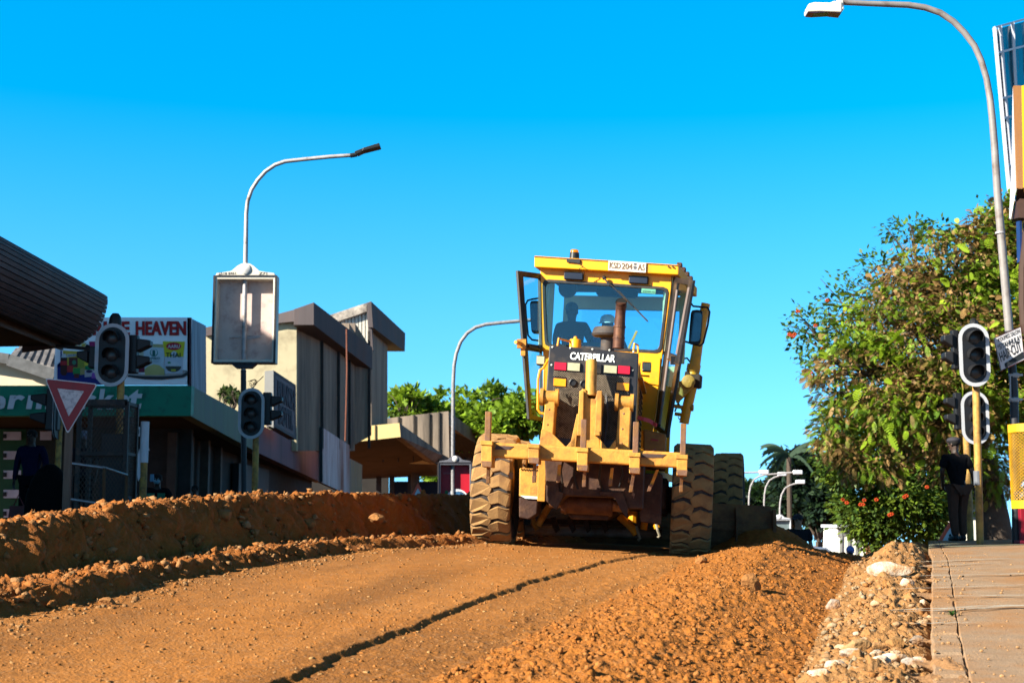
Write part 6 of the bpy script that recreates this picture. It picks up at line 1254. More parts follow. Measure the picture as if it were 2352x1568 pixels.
bp([(105, 740), (150, 700), (640, 930), (760, 1000), (750, 1022), (105, 1022)], (.01, .02, .20)); bp([(150, 540), (170, 540), (170, 760), (110, 780), (110, 740), (150, 720)], (.01, .02, .20))
bp([(185, 540), (555, 560), (555, 860), (395, 880), (190, 720)], (.62, .42, .05), d=.024); bp([(400, 560), (555, 570), (555, 760), (480, 780), (400, 740)], (.66, .55, .05), d=.028); bp([(270, 640), (395, 640), (395, 780), (270, 780)], (.10, .02, .02), d=.032); bp(el(345, 710, 28, 34), (.05, .2, .12), d=.036)
bp([(180, 600), (205, 570), (225, 600), (245, 650), (245, 860), (225, 895), (170, 895), (150, 860), (150, 660)], (.05, .01, .01), d=.034); bp([(150, 690), (245, 690), (245, 750), (150, 750)], (.40, .02, .03), d=.038); bp([(178, 585), (222, 585), (240, 640), (160, 640)], (.60, .60, .62), d=.038)
bp([(245, 750), (330, 760), (325, 850), (245, 850)], (.42, .03, .03), d=.036); bp([(330, 790), (430, 790), (430, 880), (330, 880)], (.03, .25, .06), d=.036); bp([(430, 800), (495, 780), (495, 880), (430, 890)], (.35, .30, .12), d=.036); bp([(400, 660), (490, 660), (490, 860), (400, 860)], (.28, .30, .04), d=.030)
bp([(500, 760), (640, 740), (640, 830), (500, 810)], (.0, .20, .08), d=.036); bp([(495, 820), (625, 810), (610, 910), (495, 920)], (.45, .42, .50), d=.038); bp(el(560, 838, 45, 22), (.04, .02, .08), d=.042); bp([(600, 860), (660, 850), (665, 940), (590, 935)], (.30, .08, .42), d=.042); bp([(345, 870), (415, 870), (415, 930), (345, 930)], (.12, .02, .02), d=.042)
bp([(300, 420), (405, 430), (380, 500), (300, 500)], (.55, .48, .28)); bp([(405, 425), (520, 430), (520, 520), (405, 520)], (.60, .56, .38)); bp([(560, 412), (645, 412), (645, 520), (560, 520)], (.32, .01, .10)); bp([(455, 445), (498, 445), (498, 480), (455, 480)], (.6, .42, .05), d=.026)
bp([(240, 595), (375, 590), (370, 620), (245, 635)], (.6, .6, .66), d=.042); text('WHITE STAR', bb(250, 626, .05), bb(368, 612, .05), bb(250, 604, .05), 'billboard_words', BLU, bill, .003)
bp([(1100, 640), (1345, 640), (1350, 850), (1120, 850), (1100, 800)], (.16, .01, .04)); bp(el(1200, 700, 140, 70), (.50, .52, .42), d=.026); bp([(1225, 460), (1320, 445), (1350, 640), (1225, 640)], (.46, .46, .36), d=.024)
bp([(1110, 870), (1400, 905), (1700, 880), (1900, 820), (1968, 830), (1970, 890), (1900, 925), (1600, 955), (1350, 950), (1110, 915)], (.03, .03, .035), d=.024); bp([(1110, 850), (1400, 885), (1700, 865), (1900, 825), (1958, 840), (1880, 890), (1600, 908), (1350, 905), (1110, 890)], (.42, .38, .38), d=.028)
bp([(1320, 440), (1632, 455), (1632, 500), (1320, 490)], (.45, .40, .18), d=.034); bp([(1330, 490), (1630, 500), (1625, 810), (1350, 810)], (.52, .62, .70), d=.032); bp([(1350, 810), (1400, 760), (1480, 735), (1560, 750), (1630, 810), (1635, 890), (1355, 890)], (.50, .44, .16), d=.038); bp(el(1482, 570, 58, 58), (.03, .20, .18), d=.036); bp(el(1482, 565, 46, 50), (.52, .62, .70), d=.040); bp([(1462, 535), (1500, 535), (1502, 615), (1460, 615)], (.02, .12, .11), d=.044)
bt('IMPHILO', 1402, 1564, 634, 668, mat('teal_ink', (.02, .20, .17), .5), .02, .044); bp([(1408, 683), (1560, 683), (1540, 710), (1430, 710)], (.40, .50, .58), d=.042)
bp([(1608, 410), (1925, 412), (1900, 640), (1640, 640)], (.66, .58, .02), d=.036); bp([(1640, 630), (1895, 630), (1890, 865), (1640, 865)], (.55, .60, .70), d=.038); bp(el(1765, 480, 108, 55), (.48, .01, .03), d=.042); bp(el(1770, 590, 42, 40), (.58, .62, .70), d=.040)
bt('AARU', 1680, 1850, 458, 505, LET, .015, .048); bt('THAI', 1652, 1862, 570, 638, INK, .015, .048); bp(el(1760, 765, 112, 82, 14, 0, 180), (.05, .05, .04), d=.044); bp(el(1765, 760, 95, 55, 14, 180, 360), (.60, .64, .70), d=.042); bp([(1728, 808), (1795, 808), (1792, 835), (1730, 835)], (.50, .50, .05), d=.050); bp(el(1700, 712, 25, 14), (.03, .22, .08), d=.046)
# cream house with corrugated roof behind, left
rt = root('cream_house', 'cream walled house with corrugated roof behind the supermarket sign', 'building', (-16, 43, -.2)); mb = MB(); mb.prism([W(x, y, 42) for x, y in ((-200, 990), (126, 990), (126, 860), (20, 826), (-200, 800))], (0, 3, 0)); mb.build('wall', mat('cream_wall', (1.2, .92, .62), .8, var=.08), rt)
mb = MB()
for i in range(16): a_ = 20+i*8; mb.prism([W(a_, 822+i*1.9, 41.6), W(a_+8, 824+i*1.9, 41.6), W(a_+24, 802, 44), W(a_+17, 801, 44)], (0, 0, .04+.05*(i % 2)))
mb.build('roof', mat('corrugated', (.40, .36, .36), .6, var=.2, dirt=(.12, .11, .11), damt=.4), rt); mb = MB(); mb.bar(W(-100, 806, 41.6), W(20, 824, 41.6), .1, .3); mb.bar(W(20, 826, 41.6), W(126, 862, 41.6), .1, .35); mb.build('gutter', mat('gutter_dirty', (.16, .16, .17), .7, var=.5), rt)

# ---- concrete shop block
rt = root('concrete_block', 'pale concrete building with two stepped slab roofs and streaked side wall', 'building', (-6, 56, -.6))
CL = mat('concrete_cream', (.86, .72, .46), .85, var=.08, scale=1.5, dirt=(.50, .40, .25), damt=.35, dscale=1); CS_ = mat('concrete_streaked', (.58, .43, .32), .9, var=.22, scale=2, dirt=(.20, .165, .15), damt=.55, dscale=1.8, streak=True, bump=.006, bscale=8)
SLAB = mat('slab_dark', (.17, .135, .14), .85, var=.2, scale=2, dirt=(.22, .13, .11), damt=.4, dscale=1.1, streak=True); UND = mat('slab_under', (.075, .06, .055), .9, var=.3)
yA, yB, yC, yD = 52, 58.5, 60, 64
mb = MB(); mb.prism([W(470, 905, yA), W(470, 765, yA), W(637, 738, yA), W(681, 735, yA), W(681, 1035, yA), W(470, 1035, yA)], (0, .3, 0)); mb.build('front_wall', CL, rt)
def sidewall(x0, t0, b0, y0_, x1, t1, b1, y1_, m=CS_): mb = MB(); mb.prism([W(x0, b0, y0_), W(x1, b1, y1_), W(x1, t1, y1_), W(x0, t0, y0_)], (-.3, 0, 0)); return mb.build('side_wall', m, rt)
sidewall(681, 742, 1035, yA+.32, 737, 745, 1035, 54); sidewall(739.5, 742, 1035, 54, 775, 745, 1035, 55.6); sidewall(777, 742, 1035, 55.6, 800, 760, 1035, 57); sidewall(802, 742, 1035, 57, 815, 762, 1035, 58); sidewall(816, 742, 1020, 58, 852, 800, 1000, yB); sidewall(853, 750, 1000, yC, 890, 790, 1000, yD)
mb = MB()
for px, yy in ((738, 54), (776, 55.6), (801, 57), (846, 58.3)): mb.bar(W(px, 1030, yy)+V((.03, 0, 0)), W(px, 760, yy)+V((.03, 0, 0)), .10, .10, up=(0, 1, 0))
mb.build('wall_joint', UND, rt)
def slab(fr, bk, th): # front quad edge (left,right) top/bottom then far side
    pass
# roof slab one
a = [W(675, 710, yA-.35), W(721, 694, yA-.35), W(721, 746, yA-.35), W(675, 746, yA-.35)]
c_ = [W(855, 797, yB), W(855, 848, yB)]
mb = MB(); mb.add([a[0], a[1], a[2], a[3], V((a[0].x-.5, yB+4, c_[0].z-.3)), c_[0], c_[1], V((a[0].x-.5, yB+4, c_[1].z-.3))], [(0, 3, 2, 1), (1, 2, 6, 5), (0, 1, 5, 4), (3, 7, 6, 2), (0, 4, 7, 3), (4, 5, 6, 7)]); mb.build('roof_slab', SLAB, rt, bevel=.01)
mb = MB(); mb.prism([W(637, 721, yA-.2), W(675, 711, yA-.3), W(675, 738, yA-.3), W(637, 742, yA-.2), W(470, 772, yA-.2), W(470, 752, yA-.2)], (0, 3, .3)); mb.build('roof_edge', SLAB, rt)
# roof two: flaking parapet, corrugated gable, dark slab
mb = MB(); mb.prism([W(x, y, yC-1) for x, y in ((755, 724), (852, 692), (852, 712), (776, 738))], (0, .4, 0)); mb.build('flaking_parapet', mat('flaking_paint', (1.0, .85, .72), .8, var=.15, dirt=(.12, .10, .10), damt=.75, dscale=1.3), rt)
mb = MB()
for i in range(9): x_ = 776+i*8; mb.prism([W(x_, 735-i*2.2, yC-.8), W(x_+6, 733-i*2.2, yC-.8), W(x_+6, 800, yC-.8), W(x_, 800, yC-.8)], (0, .2, 0))
mb.prism([W(770, 738, yC-.7), W(848, 715, yC-.7), W(848, 800, yC-.7), W(770, 800, yC-.7)], (0, .1, 0)); mb.build('corrugated_gable', mat('gable_sheet', (1.0, .92, .80), .7, var=.12), rt)
a = [W(843, 695, yC-1.1), W(853, 692, yC-1.1), W(857, 752, yC-1.1), W(846, 752, yC-1.1)]; d_ = [W(931, 765, yD+2), W(930, 807, yD+2)]
mb = MB(); mb.add(a+[V((a[0].x-.2, yD+2, d_[0].z)), d_[0], d_[1], V((a[0].x-.2, yD+2, d_[1].z))], [(0, 3, 2, 1), (1, 2, 6, 5), (0, 1, 5, 4), (3, 7, 6, 2), (0, 4, 7, 3), (4, 5, 6, 7)]); mb.build('roof_slab', SLAB, rt, bevel=.01)
mb = MB(); mb.prism([W(x, y, yC-1.0) for x, y in ((842, 700), (850, 700), (857, 805), (848, 800))], (0, .3, 0)); mb.build('corner_post', SLAB, rt)
mb = MB(); mb.tube([W(796, 756, 50), W(797, 850, 50), W(795, 940, 50), W(793, 1012, 50)], .03, 6); mb.build('drain_pipe', mat('rusty_pipe', (.30, .10, .06), .8, var=.3), rt)
# hanging shop sign on the side
rt = root('shop_sign_board', 'grey board lettered in purple hung above the purple fascia', 'sign', W(655, 1000, 47)); q4 = [W(629, 980, 46), W(680, 1009, 48.6), W(679, 884, 48.6), W(629, 851, 46)]
mb = MB(); mb.prism(q4, (-.25, .02, 0)); bd_ = mb.build('sign_board', mat('board_mauve', (.27, .22, .25), .7, var=.1, streak=True), rt)
mb = MB(); mb.prism([W(608, 852, 45.9), W(628, 850, 45.9), W(628, 982, 45.9), W(606, 972, 45.9)], (0, .2, 0)); mb.build('sign_end', mat('board_pale', (.50, .48, .46), .7, var=.06), rt)
mb = MB(); mb.ring([p+V((.012, 0, 0)) for p in q4], [p+((q4[0]+q4[2])/2-p)*.10+V((.012, 0, 0)) for p in q4], (-.02, 0, 0)); mb.build('sign_frame', mat('board_frame', (.14, .12, .13), .7), bd_)
def s4(u, v): return (q4[3]*(1-u)+q4[2]*u)*(1-v)+(q4[0]*(1-u)+q4[1]*u)*v+V((.012, 0, 0))
PL = mat('plum_letters', (.055, .03, .055), .7); text('PUNCH', s4(.15, .50), s4(.93, .50), s4(.15, .12), 'sign_words', PL, bd_, .01, bold=.07); text('BOTTL', s4(.2, .90), s4(.85, .88), s4(.2, .54), 'sign_words', PL, bd_, .01, bold=.07)
# purple shop
rt = root('purple_shop', 'shop row under a long purple fascia running down the hill', 'building', (-8, 52, -.8)); mb = MB(); mb.prism([W(588, 1037, 45), W(740, 1108, 60), W(740, 1043, 60), W(588, 970, 45)], (-.3, .02, 0)); fp = mb.build('fascia', PUR, rt)
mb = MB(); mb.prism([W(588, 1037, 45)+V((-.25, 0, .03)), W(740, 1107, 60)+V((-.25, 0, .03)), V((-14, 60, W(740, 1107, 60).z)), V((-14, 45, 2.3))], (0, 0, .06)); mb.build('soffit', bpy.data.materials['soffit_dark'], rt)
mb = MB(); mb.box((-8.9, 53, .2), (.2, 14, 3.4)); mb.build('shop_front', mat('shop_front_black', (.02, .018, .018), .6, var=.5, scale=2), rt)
mb = MB(); 
for x_, y_ in ((744, 1020), (757, 1023)): mb.box(W(x_-0, y_+10, 59.5)+V((.02, 0, 0)), (.04, .25, .14))
# rusty sign plates
rt = root('rusty_hoarding', 'peeling rusty sign hoarding at the end of the purple fascia', 'sign', W(785, 1135, 56)); mb = MB(); mb.prism([W(x, y, yy) for x, y, yy in ((740, 981, 54), (803, 1022, 56.5), (803, 1137, 56.5), (740, 1108, 54))], (-.15, .05, 0)); mb.build('sign_panel', mat('peeling_white', (1.5, 1.2, 1.2), .7, var=.2, scale=3, dirt=(.60, .18, .10), damt=.75, dscale=1.6, streak=True), rt)
mb = MB(); mb.prism([W(x, y, yy) for x, y, yy in ((803, 1052, 56.6), (832, 1067, 58), (831, 1137, 58), (803, 1137, 56.6))], (-.15, .05, 0)); mb.build('sign_panel', mat('peeling_orange', (.75, .40, .18), .7, var=.25, dirt=(.42, .36, .34), damt=.5, dscale=1.6, streak=True), rt)
mb = MB(); mb.bar(W(738, 981, 53.9), W(738, 1106, 53.9), .10, .1, up=(0, 1, 0)); mb.build('sign_post', SIGB, rt)
# concrete canopies further down
rt = root('concrete_canopies', 'row of low concrete canopies with a sunlit yellow edge', 'building', (-4, 66, -1.5))
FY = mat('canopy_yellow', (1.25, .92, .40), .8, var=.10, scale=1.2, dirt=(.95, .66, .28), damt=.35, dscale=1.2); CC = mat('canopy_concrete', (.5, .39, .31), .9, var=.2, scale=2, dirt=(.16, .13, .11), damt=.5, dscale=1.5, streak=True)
yE, yF = 60, 68
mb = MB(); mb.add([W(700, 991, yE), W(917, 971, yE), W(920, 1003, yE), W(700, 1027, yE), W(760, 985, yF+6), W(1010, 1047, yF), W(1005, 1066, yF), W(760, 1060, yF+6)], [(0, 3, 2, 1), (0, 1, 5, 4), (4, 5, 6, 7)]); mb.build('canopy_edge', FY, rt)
mb = MB(); mb.prism([W(917.5, 971, yE), W(1030, 1052, yF), W(1004, 1066, yF-.5), W(920.5, 1003, yE)], (-.3, .1, 0)); mb.build('canopy_side', CC, rt)
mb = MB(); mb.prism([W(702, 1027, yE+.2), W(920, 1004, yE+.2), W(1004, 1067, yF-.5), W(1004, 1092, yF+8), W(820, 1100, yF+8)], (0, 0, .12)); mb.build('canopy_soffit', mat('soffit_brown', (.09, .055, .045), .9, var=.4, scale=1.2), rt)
for j, px in enumerate((745, 820, 862)): mb = MB(); mb.bar(W(px, 990-(px-700)*.09, yE-.03), W(px, 1023-(px-700)*.09, yE-.03), .05, .03, up=(0, 1, 0)); mb.build('edge_joint', mat('joint_dark', (.25, .17, .08), .9), rt)
mb = MB(); mb.prism([W(x, y, yF-1) for x, y in ((806, 970), (1018, 945), (1030, 944), (1032, 1053), (1004, 1066), (917, 1002), (806, 1010))], (0, .6, 0)); mb.build('upper_canopy', CC, rt)
mb = MB()
for px in (845, 880, 915, 950, 985, 1008): mb.bar(W(px, 968-(px-806)*.11, yF-1.05), W(px, 1060, yF-1.05), .06, .08, up=(0, 1, 0))
mb.build('board_mark', mat('mark_dark', (.13, .105, .09), .9), rt)
mb = MB(); mb.prism([W(1031, 945, yF-.5), W(1092, 990, yF+5), W(1092, 1018, yF+5), W(1031, 976, yF-.5)], (-.3, .1, 0)); mb.build('canopy_side', CC, rt)
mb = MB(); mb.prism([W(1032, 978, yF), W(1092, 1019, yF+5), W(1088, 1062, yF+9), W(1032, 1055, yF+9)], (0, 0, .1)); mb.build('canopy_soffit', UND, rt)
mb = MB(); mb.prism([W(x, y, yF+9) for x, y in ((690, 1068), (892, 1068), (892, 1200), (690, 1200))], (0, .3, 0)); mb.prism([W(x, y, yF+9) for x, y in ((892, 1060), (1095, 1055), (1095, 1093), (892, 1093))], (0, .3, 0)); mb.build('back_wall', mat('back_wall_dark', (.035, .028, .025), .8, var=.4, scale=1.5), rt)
for px in (870, 900, 942, 958): mb = MB(); mb.box(W(px, 1120, yF+7), (.25, .25, 3)); mb.build('column', UND, rt)
mb = MB(); mb.prism([W(x, y, yF+8) for x, y in ((902, 1105), (1010, 1105), (1010, 1160), (902, 1160))], (0, .1, 0)); mb.build('blue_shutter', mat('navy_sheet', (.008, .014, .045), .5, var=.6, scale=2), rt)
mb = MB(); mb.ball(W(692, 1008, yE-.3), (.55, .3, .5)); mb.ball(W(676, 1002, yE-.3), (.3, .3, .4)); solo(mb, 'broken_masonry', mat('broken_stone', (.5, .38, .27), .9, var=.5, scale=5), 'broken end of masonry beside the yellow canopy edge', 'rubble')

# ---- right edge: yellow sign building and glass tower
rt = root('glass_tower', 'curved blue glass office tower with silver mullions at the right edge', 'building', W(2345, 1200, 60)); TG_ = mat('tower_glass', (.015, .16, .26), .15, var=.25, scale=.3, spec=.8); MUL = mat('mullion_silver', (.95, .95, 1.05), .4, var=.1)
n = 10; topc = [W(2284+13*k, 64-4*k*.9, 60+k*.35) for k in range(n)]; botc = [W(2325+7*k, 520, 60+k*.35) for k in range(n)]
mb = MB(); mb.add([p+V((.03, .15, -.05)) for p in topc]+[p+V((.03, .15, 0)) for p in botc]+[p+V((6, 6, 0)) for p in topc]+[p+V((6, 6, 0)) for p in botc], [(k, n+k, n+k+1, k+1) for k in range(n-1)]+[(k, k+1, 2*n+k+1, 2*n+k) for k in range(n-1)]+[(0, 2*n, 3*n, n)]); mb.build('glass_wall', TG_, rt)
mb = MB(); mul = [0, 1, 3.2, 6, 8.6]
def tp(k, t): i = min(int(k), n-2); u_ = k-i; a_ = topc[i]*(1-u_)+topc[i+1]*u_; b_ = botc[i]*(1-u_)+botc[i+1]*u_; return a_*(1-t)+b_*t
for k in mul:
    mb = MB(); mb.bar(tp(k, 0), tp(k, 1), .13, .10, up=(0, 1, 0)); mb.build('mullion', MUL, rt)
for t in (0, .13, .36, .46, .70, .84):
    mb = MB()
    for k in range(n-1): mb.bar(tp(k, t), tp(k+.999, t), .08, .09)
    mb.build('transom', MUL, rt)
mb = MB(); mb.prism([W(2330, 520, 60), W(2700, 500, 60), W(2700, 1260, 60), W(2345, 1260, 60)], (2.4, 6, 0)); mb.build('tower_base', mat('tower_base', (.2, .2, .22), .7), rt)
rt = root('corner_shop', 'corner building with yellow sign panel and brown awning at the right edge', 'building', W(2400, 1200, 27)); SY = mat('shop_yellow', (1.5, .85, .03), .45, var=.06); SO = mat('shop_orange', (.45, .17, .01), .5, var=.1); BRW = mat('awning_brown', (.07, .03, .022), .7, var=.3)
mb = MB(); mb.prism([W(2346, 197, 27), W(2700, 150, 27), W(2700, 430, 27), W(2350, 431, 27)], (.16, .4, 0)); mb.build('sign_face', SY, rt); mb = MB(); mb.prism([W(2328, 197, 27.6), W(2345.5, 197, 27), W(2350, 431, 27), W(2336, 431, 27.6)], (.02, .1, 0)); mb.build('sign_return', SO, rt)
mb = MB(); mb.prism([W(2336, 432, 27.5), W(2700, 430, 27), W(2700, 520, 27), W(2340, 500, 27.5), W(2323, 504, 28), W(2333, 455, 27.8)], (.12, .3, 0)); mb.build('awning', BRW, rt)
mb = MB(); mb.prism([W(2328, 200, 27.7), W(2332, 200, 27.7), W(2336, 432, 27.7), W(2330, 455, 27.7), W(2322, 503, 27.8), W(2320, 500, 27.8), W(2325, 420, 27.7)], (0, .05, 0)); mb.build('sign_trim', MUL, rt)
mb = MB(); mb.prism([W(2342, 505, 28.5), W(2347, 505, 28.5), W(2349, 600, 28.5), W(2344, 600, 28.5)], (0, .2, 0)); mb.build('blue_strip', mat('blue_strip', (.02, .05, .2), .4), rt)
mb = MB(); mb.prism([W(x, y, 28) for x, y in ((2350, 500), (2700, 500), (2700, 900), (2370, 790), (2352, 775), (2342, 745), (2339, 700), (2339, 615), (2346, 560))], (1.2, 3, 0)); mb.build('bay', mat('bay_brown', (.10, .05, .035), .7, var=.2), rt, bevel=.1)
# pale vehicle and container behind
def vehicle(px0, px1, pt, pb, Y, label, col, nm='parked_van'):
    a_, b_ = W(px0, pb, Y), W(px1, pb, Y); zt_ = W(px0, pt, Y).z; w_ = b_.x-a_.x; cx = (a_.x+b_.x)/2; z0_ = a_.z; h = zt_-z0_; rt = root(nm, label, 'van', (cx, Y, z0_))
    mb = MB(); pr = [(-.5, 0), (-.5, .55), (-.42, .92), (-.34, 1.0), (.34, 1.0), (.42, .92), (.5, .55), (.5, 0)]; mb.prism([V((cx+x*w_, Y, z0_+h*(.12+z*.88))) for x, z in pr], (0, 4, 0)); bdy = mb.build('body', mat('van_paint', col, .35, var=.04), rt, bevel=.05)
    mb = MB(); mb.prism([V((cx+x*w_, Y-.01, z0_+h*z)) for x, z in ((-.40, .6), (.40, .6), (.34, .92), (-.34, .92))], (0, .02, 0)); mb.build('window', mat('window_dark', (.03,)*3, .1), bdy)
    for s_ in (-1, 1):
        mb = MB(); mb.lathe([(.3, -.1), (.3, .1)], (cx+s_*w_*.42, Y+.7, z0_+.3), (1, 0, 0), 18); mb.build('wheel', RUB, rt); mb = MB(); mb.box((cx+s_*w_*.44, Y-.02, z0_+h*.42), (.1, .04, .2)); mb.build('tail_lamp', REDL, rt)
vehicle(2218, 2282, 1148, 1262, 46, 'white van parked behind the ochre signal poles', (1.3, 1.22, 1.05))
def carlike(px, py, Y, w_, label, col):
    c = W(px, py, Y); rt = root('parked_car', label, 'car', (c.x, Y, c.z-1.3), group='cars parked down the hill'); mb = MB(); x, z = c.x, c.z-1.3
    pr = [(-2.1, .3), (-2.1, .8), (-1.3, .9), (-.7, 1.4), (.7, 1.4), (1.3, .95), (2.1, .85), (2.1, .3)]; mb.prism([V((x+a_*w_/4.2, Y, z+b_)) for a_, b_ in pr], (0, 1.7, 0)); bdy = mb.build('body', mat('car_%s' % label[:6].strip(), col, .25, var=.03), rt, bevel=.06)
    mb = MB(); mb.prism([V((x+a_*w_/4.2, Y-.01, z+b_)) for a_, b_ in ((-1.15, .92), (-.65, 1.33), (.65, 1.33), (1.1, .95))], (0, .02, 0)); mb.build('window', mat('window_dark', (.03,)*3, .1), bdy)
    for s_ in (-1, 1): mb = MB(); mb.lathe([(.32, -.1), (.32, .1)], (x+s_*1.3*w_/4.2, Y+.1, z+.32), (0, 1, 0), 18); mb.build('wheel', RUB, rt)
carlike(1862, 1262, 62, 4.2, 'grey blue car behind the man in the road', (.25, .30, .42)); carlike(1903, 1263, 66, 4.4, 'silver car between the man and the white kiosk', (.5, .55, .62)); carlike(1770, 1240, 70, 4.2, 'white car seen below the far sign boxes', (.6, .6, .62))
Y = 62; rt = root('white_kiosk', 'white panelled kiosk with grey eave at the foot of the flowering tree', 'kiosk', W(1955, 1290, Y)); mb = MB(); mb.prism([W(x, y, Y) for x, y in ((1921, 1206), (1986, 1210), (1990, 1300), (1918, 1300))], (0, 2.5, 0)); mb.build('wall', mat('kiosk_white', (1.35, 1.3, 1.15), .6, var=.06), rt)
mb = MB(); mb.prism([W(x, y, Y-.3) for x, y in ((1920, 1204), (1988, 1208), (1988, 1213), (1920, 1211))], (0, 3, 0)); mb.build('eave', WHP, rt)
for px in (1932, 1950, 1968): mb = MB(); mb.bar(W(px, 1216, Y-.03), W(px-1, 1290, Y-.03), .10, .06, up=(0, 1, 0)); mb.build('panel_joint', mat('kiosk_grey', (.42, .42, .40), .7), rt)
mb = MB(); mb.prism([W(x, y, Y-.04) for x, y in ((1925, 1212), (1984, 1216), (1984, 1222), (1925, 1232))], (0, .05, 0)); mb.build('eave_shade', mat('kiosk_shade', (.28, .27, .28), .7), rt)  # grey wedge painted below the eave as its shade on the wall
# ------------------------------------------------------------------ trees
def leafmat(name, transl=.35, rough=.55):
    m = mat(name, (1, 1, 1), rough, attr=True, var=.12, scale=2, transl=transl, spec=.3); return m
LM = leafmat('leaf_colours')
def mesh_np(name, v, f, cols, m, parent):
    inv = MW[parent.name].inverted(); t = np.array(inv.translation[:]); me = bpy.data.meshes.new(name); v = v+t
    me.vertices.add(len(v)); me.vertices.foreach_set('co', v.astype(np.float32).ravel()); k = f.shape[1]; me.loops.add(f.size); me.loops.foreach_set('vertex_index', f.ravel().astype(np.int32)); me.polygons.add(len(f)); me.polygons.foreach_set('loop_start', np.arange(0, f.size, k, dtype=np.int32)); me.update(calc_edges=True)
    at = me.color_attributes.new('Col', 'FLOAT_COLOR', 'POINT'); c4 = np.ones((len(v), 4), np.float32); c4[:, :3] = cols; at.data.foreach_set('color', c4.ravel()); me.materials.append(m)
    o = bpy.data.objects.new(name, me); COL.objects.link(o); o.parent = parent; return o
def unit(a): return a/np.maximum(np.linalg.norm(a, axis=-1, keepdims=True), 1e-6)
def crown(parent, clumps, n, size, pal, seed, shape='leaf', droop=.3, shell=.55, name='crown', weight=None, flat=.6, patch=.6):
    """clumps: (centre, radii). leaves are spread through each clump, denser towards its outside"""
    r = np.random.default_rng(seed); vol = np.array([c[1][0]*c[1][1]*c[1][2] for c in clumps])**.75; vol /= vol.sum(); ci = r.choice(len(clumps), n, p=vol)
    C = np.array([list(c[0]) for c in clumps])[ci]; RR = np.array([list(c[1]) for c in clumps])[ci]; d = unit(r.normal(size=(n, 3))); rad = r.uniform(0, 1, (n, 1))**(1-shell*.85)*(1+.16*r.normal(size=(n, 1))*.8)
    pos = C+d*RR*rad; lump = np.stack([fbm(pos[:, 0]+pos[:, 1]*.4, pos[:, 2], 1.7, 3, seed), fbm(pos[:, 1], pos[:, 2]+pos[:, 0]*.5, 1.7, 3, seed+5)], 1)
    keep = (lump.sum(1) > -.20); pos, d = pos[keep], d[keep]; n = len(pos)
    out = unit(d*np.array([1, 1, flat])+r.normal(size=(n, 3))*.45); out[:, 2] -= droop; out = unit(out)
    side = unit(np.cross(out, np.array([0, 0, 1.])+r.normal(size=(n, 3))*.5)); nrm = unit(np.cross(side, out)); s = size*r.uniform(.65, 1.35, (n, 1))
    pt = fbm(pos[:, 0]+pos[:, 1]*.7, pos[:, 2], .9, 2, seed+9)*.5+.5+r.normal(size=n)*.18
    # patchwork of leaf colours: palette entry chosen by slow noise, so each clump has its own hue
    idx = np.clip(((pt-.5)*patch*2.2+.5+r.normal(size=n)*.12)*len(pal), 0, len(pal)-1).astype(int); col = np.array(pal)[idx]*r.uniform(.75, 1.3, (n, 1))
    if shape == 'leaf':
        q = np.stack([pos-out*s*.1, pos+out*s*.4+side*s*.32+nrm*s*.05, pos+out*s, pos+out*s*.4-side*s*.32+nrm*s*.05], 1); v = q.reshape(-1, 3); f = np.arange(len(v)).reshape(-1, 4); cc = np.repeat(col, 4, 0)
    else:   # pinnate frond: a rib with paired leaflets that hangs a little at its tip
        pr = 8; vs = []
        for i in range(pr):
            t = (i+.5)/pr; c = pos+out*s*t-np.array([0, 0, 1.])*s*(t*t*.35); ln = s*.30*math.sin(math.pi*(.12+.80*t))+s*.02
            for sg in (1, -1):
                tip = c+side*ln*sg+out*ln*.35-np.array([0, 0, 1.])*ln*.18; w_ = out*s*.066
                vs.append(np.stack([c-w_, c+w_, tip+w_*.75, tip-w_*.75], 1))
        v = np.stack(vs, 1).reshape(-1, 3); f = np.arange(len(v)).reshape(-1, 4); cc = np.repeat(col, pr*2*4, 0)
    return mesh_np(name, v, f, cc, LM, parent)
BARK = mat('bark', (.14, .10, .075), .9, var=.3, scale=6, bump=.02, bscale=12)
def limbs(rt, base, clumps, r0, seed, fork=.35, m=None):
    rr = random.Random(seed); mb = MB(); b = V(base); cz = min(c[0][2]-c[1][2]*.2 for c in clumps); cx = sum(c[0][0] for c in clumps)/len(clumps); cy = sum(c[0][1] for c in clumps)/len(clumps)
    f_ = V((b.x*.7+cx*.3, b.y*.7+cy*.3, b.z+(max(cz, b.z+1.2)-b.z)*.75)); mb.tube([b, (b+f_)/2+V((.08, .05, 0)), f_], [r0, r0*.85, r0*.75], 12)
    o = mb.build('trunk', m or BARK, rt, smooth=True)
    for c, ra in clumps:
        mb = MB(); c = V(c); e = c+V((rr.uniform(-.3, .3)*ra[0], rr.uniform(-.3, .3)*ra[1], ra[2]*.3)); mid = (f_+e)/2+V((rr.uniform(-.3, .3), rr.uniform(-.3, .3), .15*(e-f_).length)); k = r0*.42
        mb.tube([f_, f_+(mid-f_)*.5+V((0, 0, .1)), mid, e], [k, k*.75, k*.5, k*.15], 7)
        for i in range(5): a = mid+(e-mid)*rr.random(); q = c+V((rr.uniform(-1, 1)*ra[0], rr.uniform(-1, 1)*ra[1], rr.uniform(-.6, 1)*ra[2]))*.85; mb.tube([a, (a+q)/2+V((0, 0, .1)), q], [k*.3, k*.2, k*.05], 5)
        mb.build('limb', m or BARK, rt)
def clump(px, py, r, Y, q=1., ry=None, sy=1.): c = W(px, py, Y); k = r/3267*Y; return ((c.x, c.y, c.z), (k*q, (ry or k*1.05), k*sy))
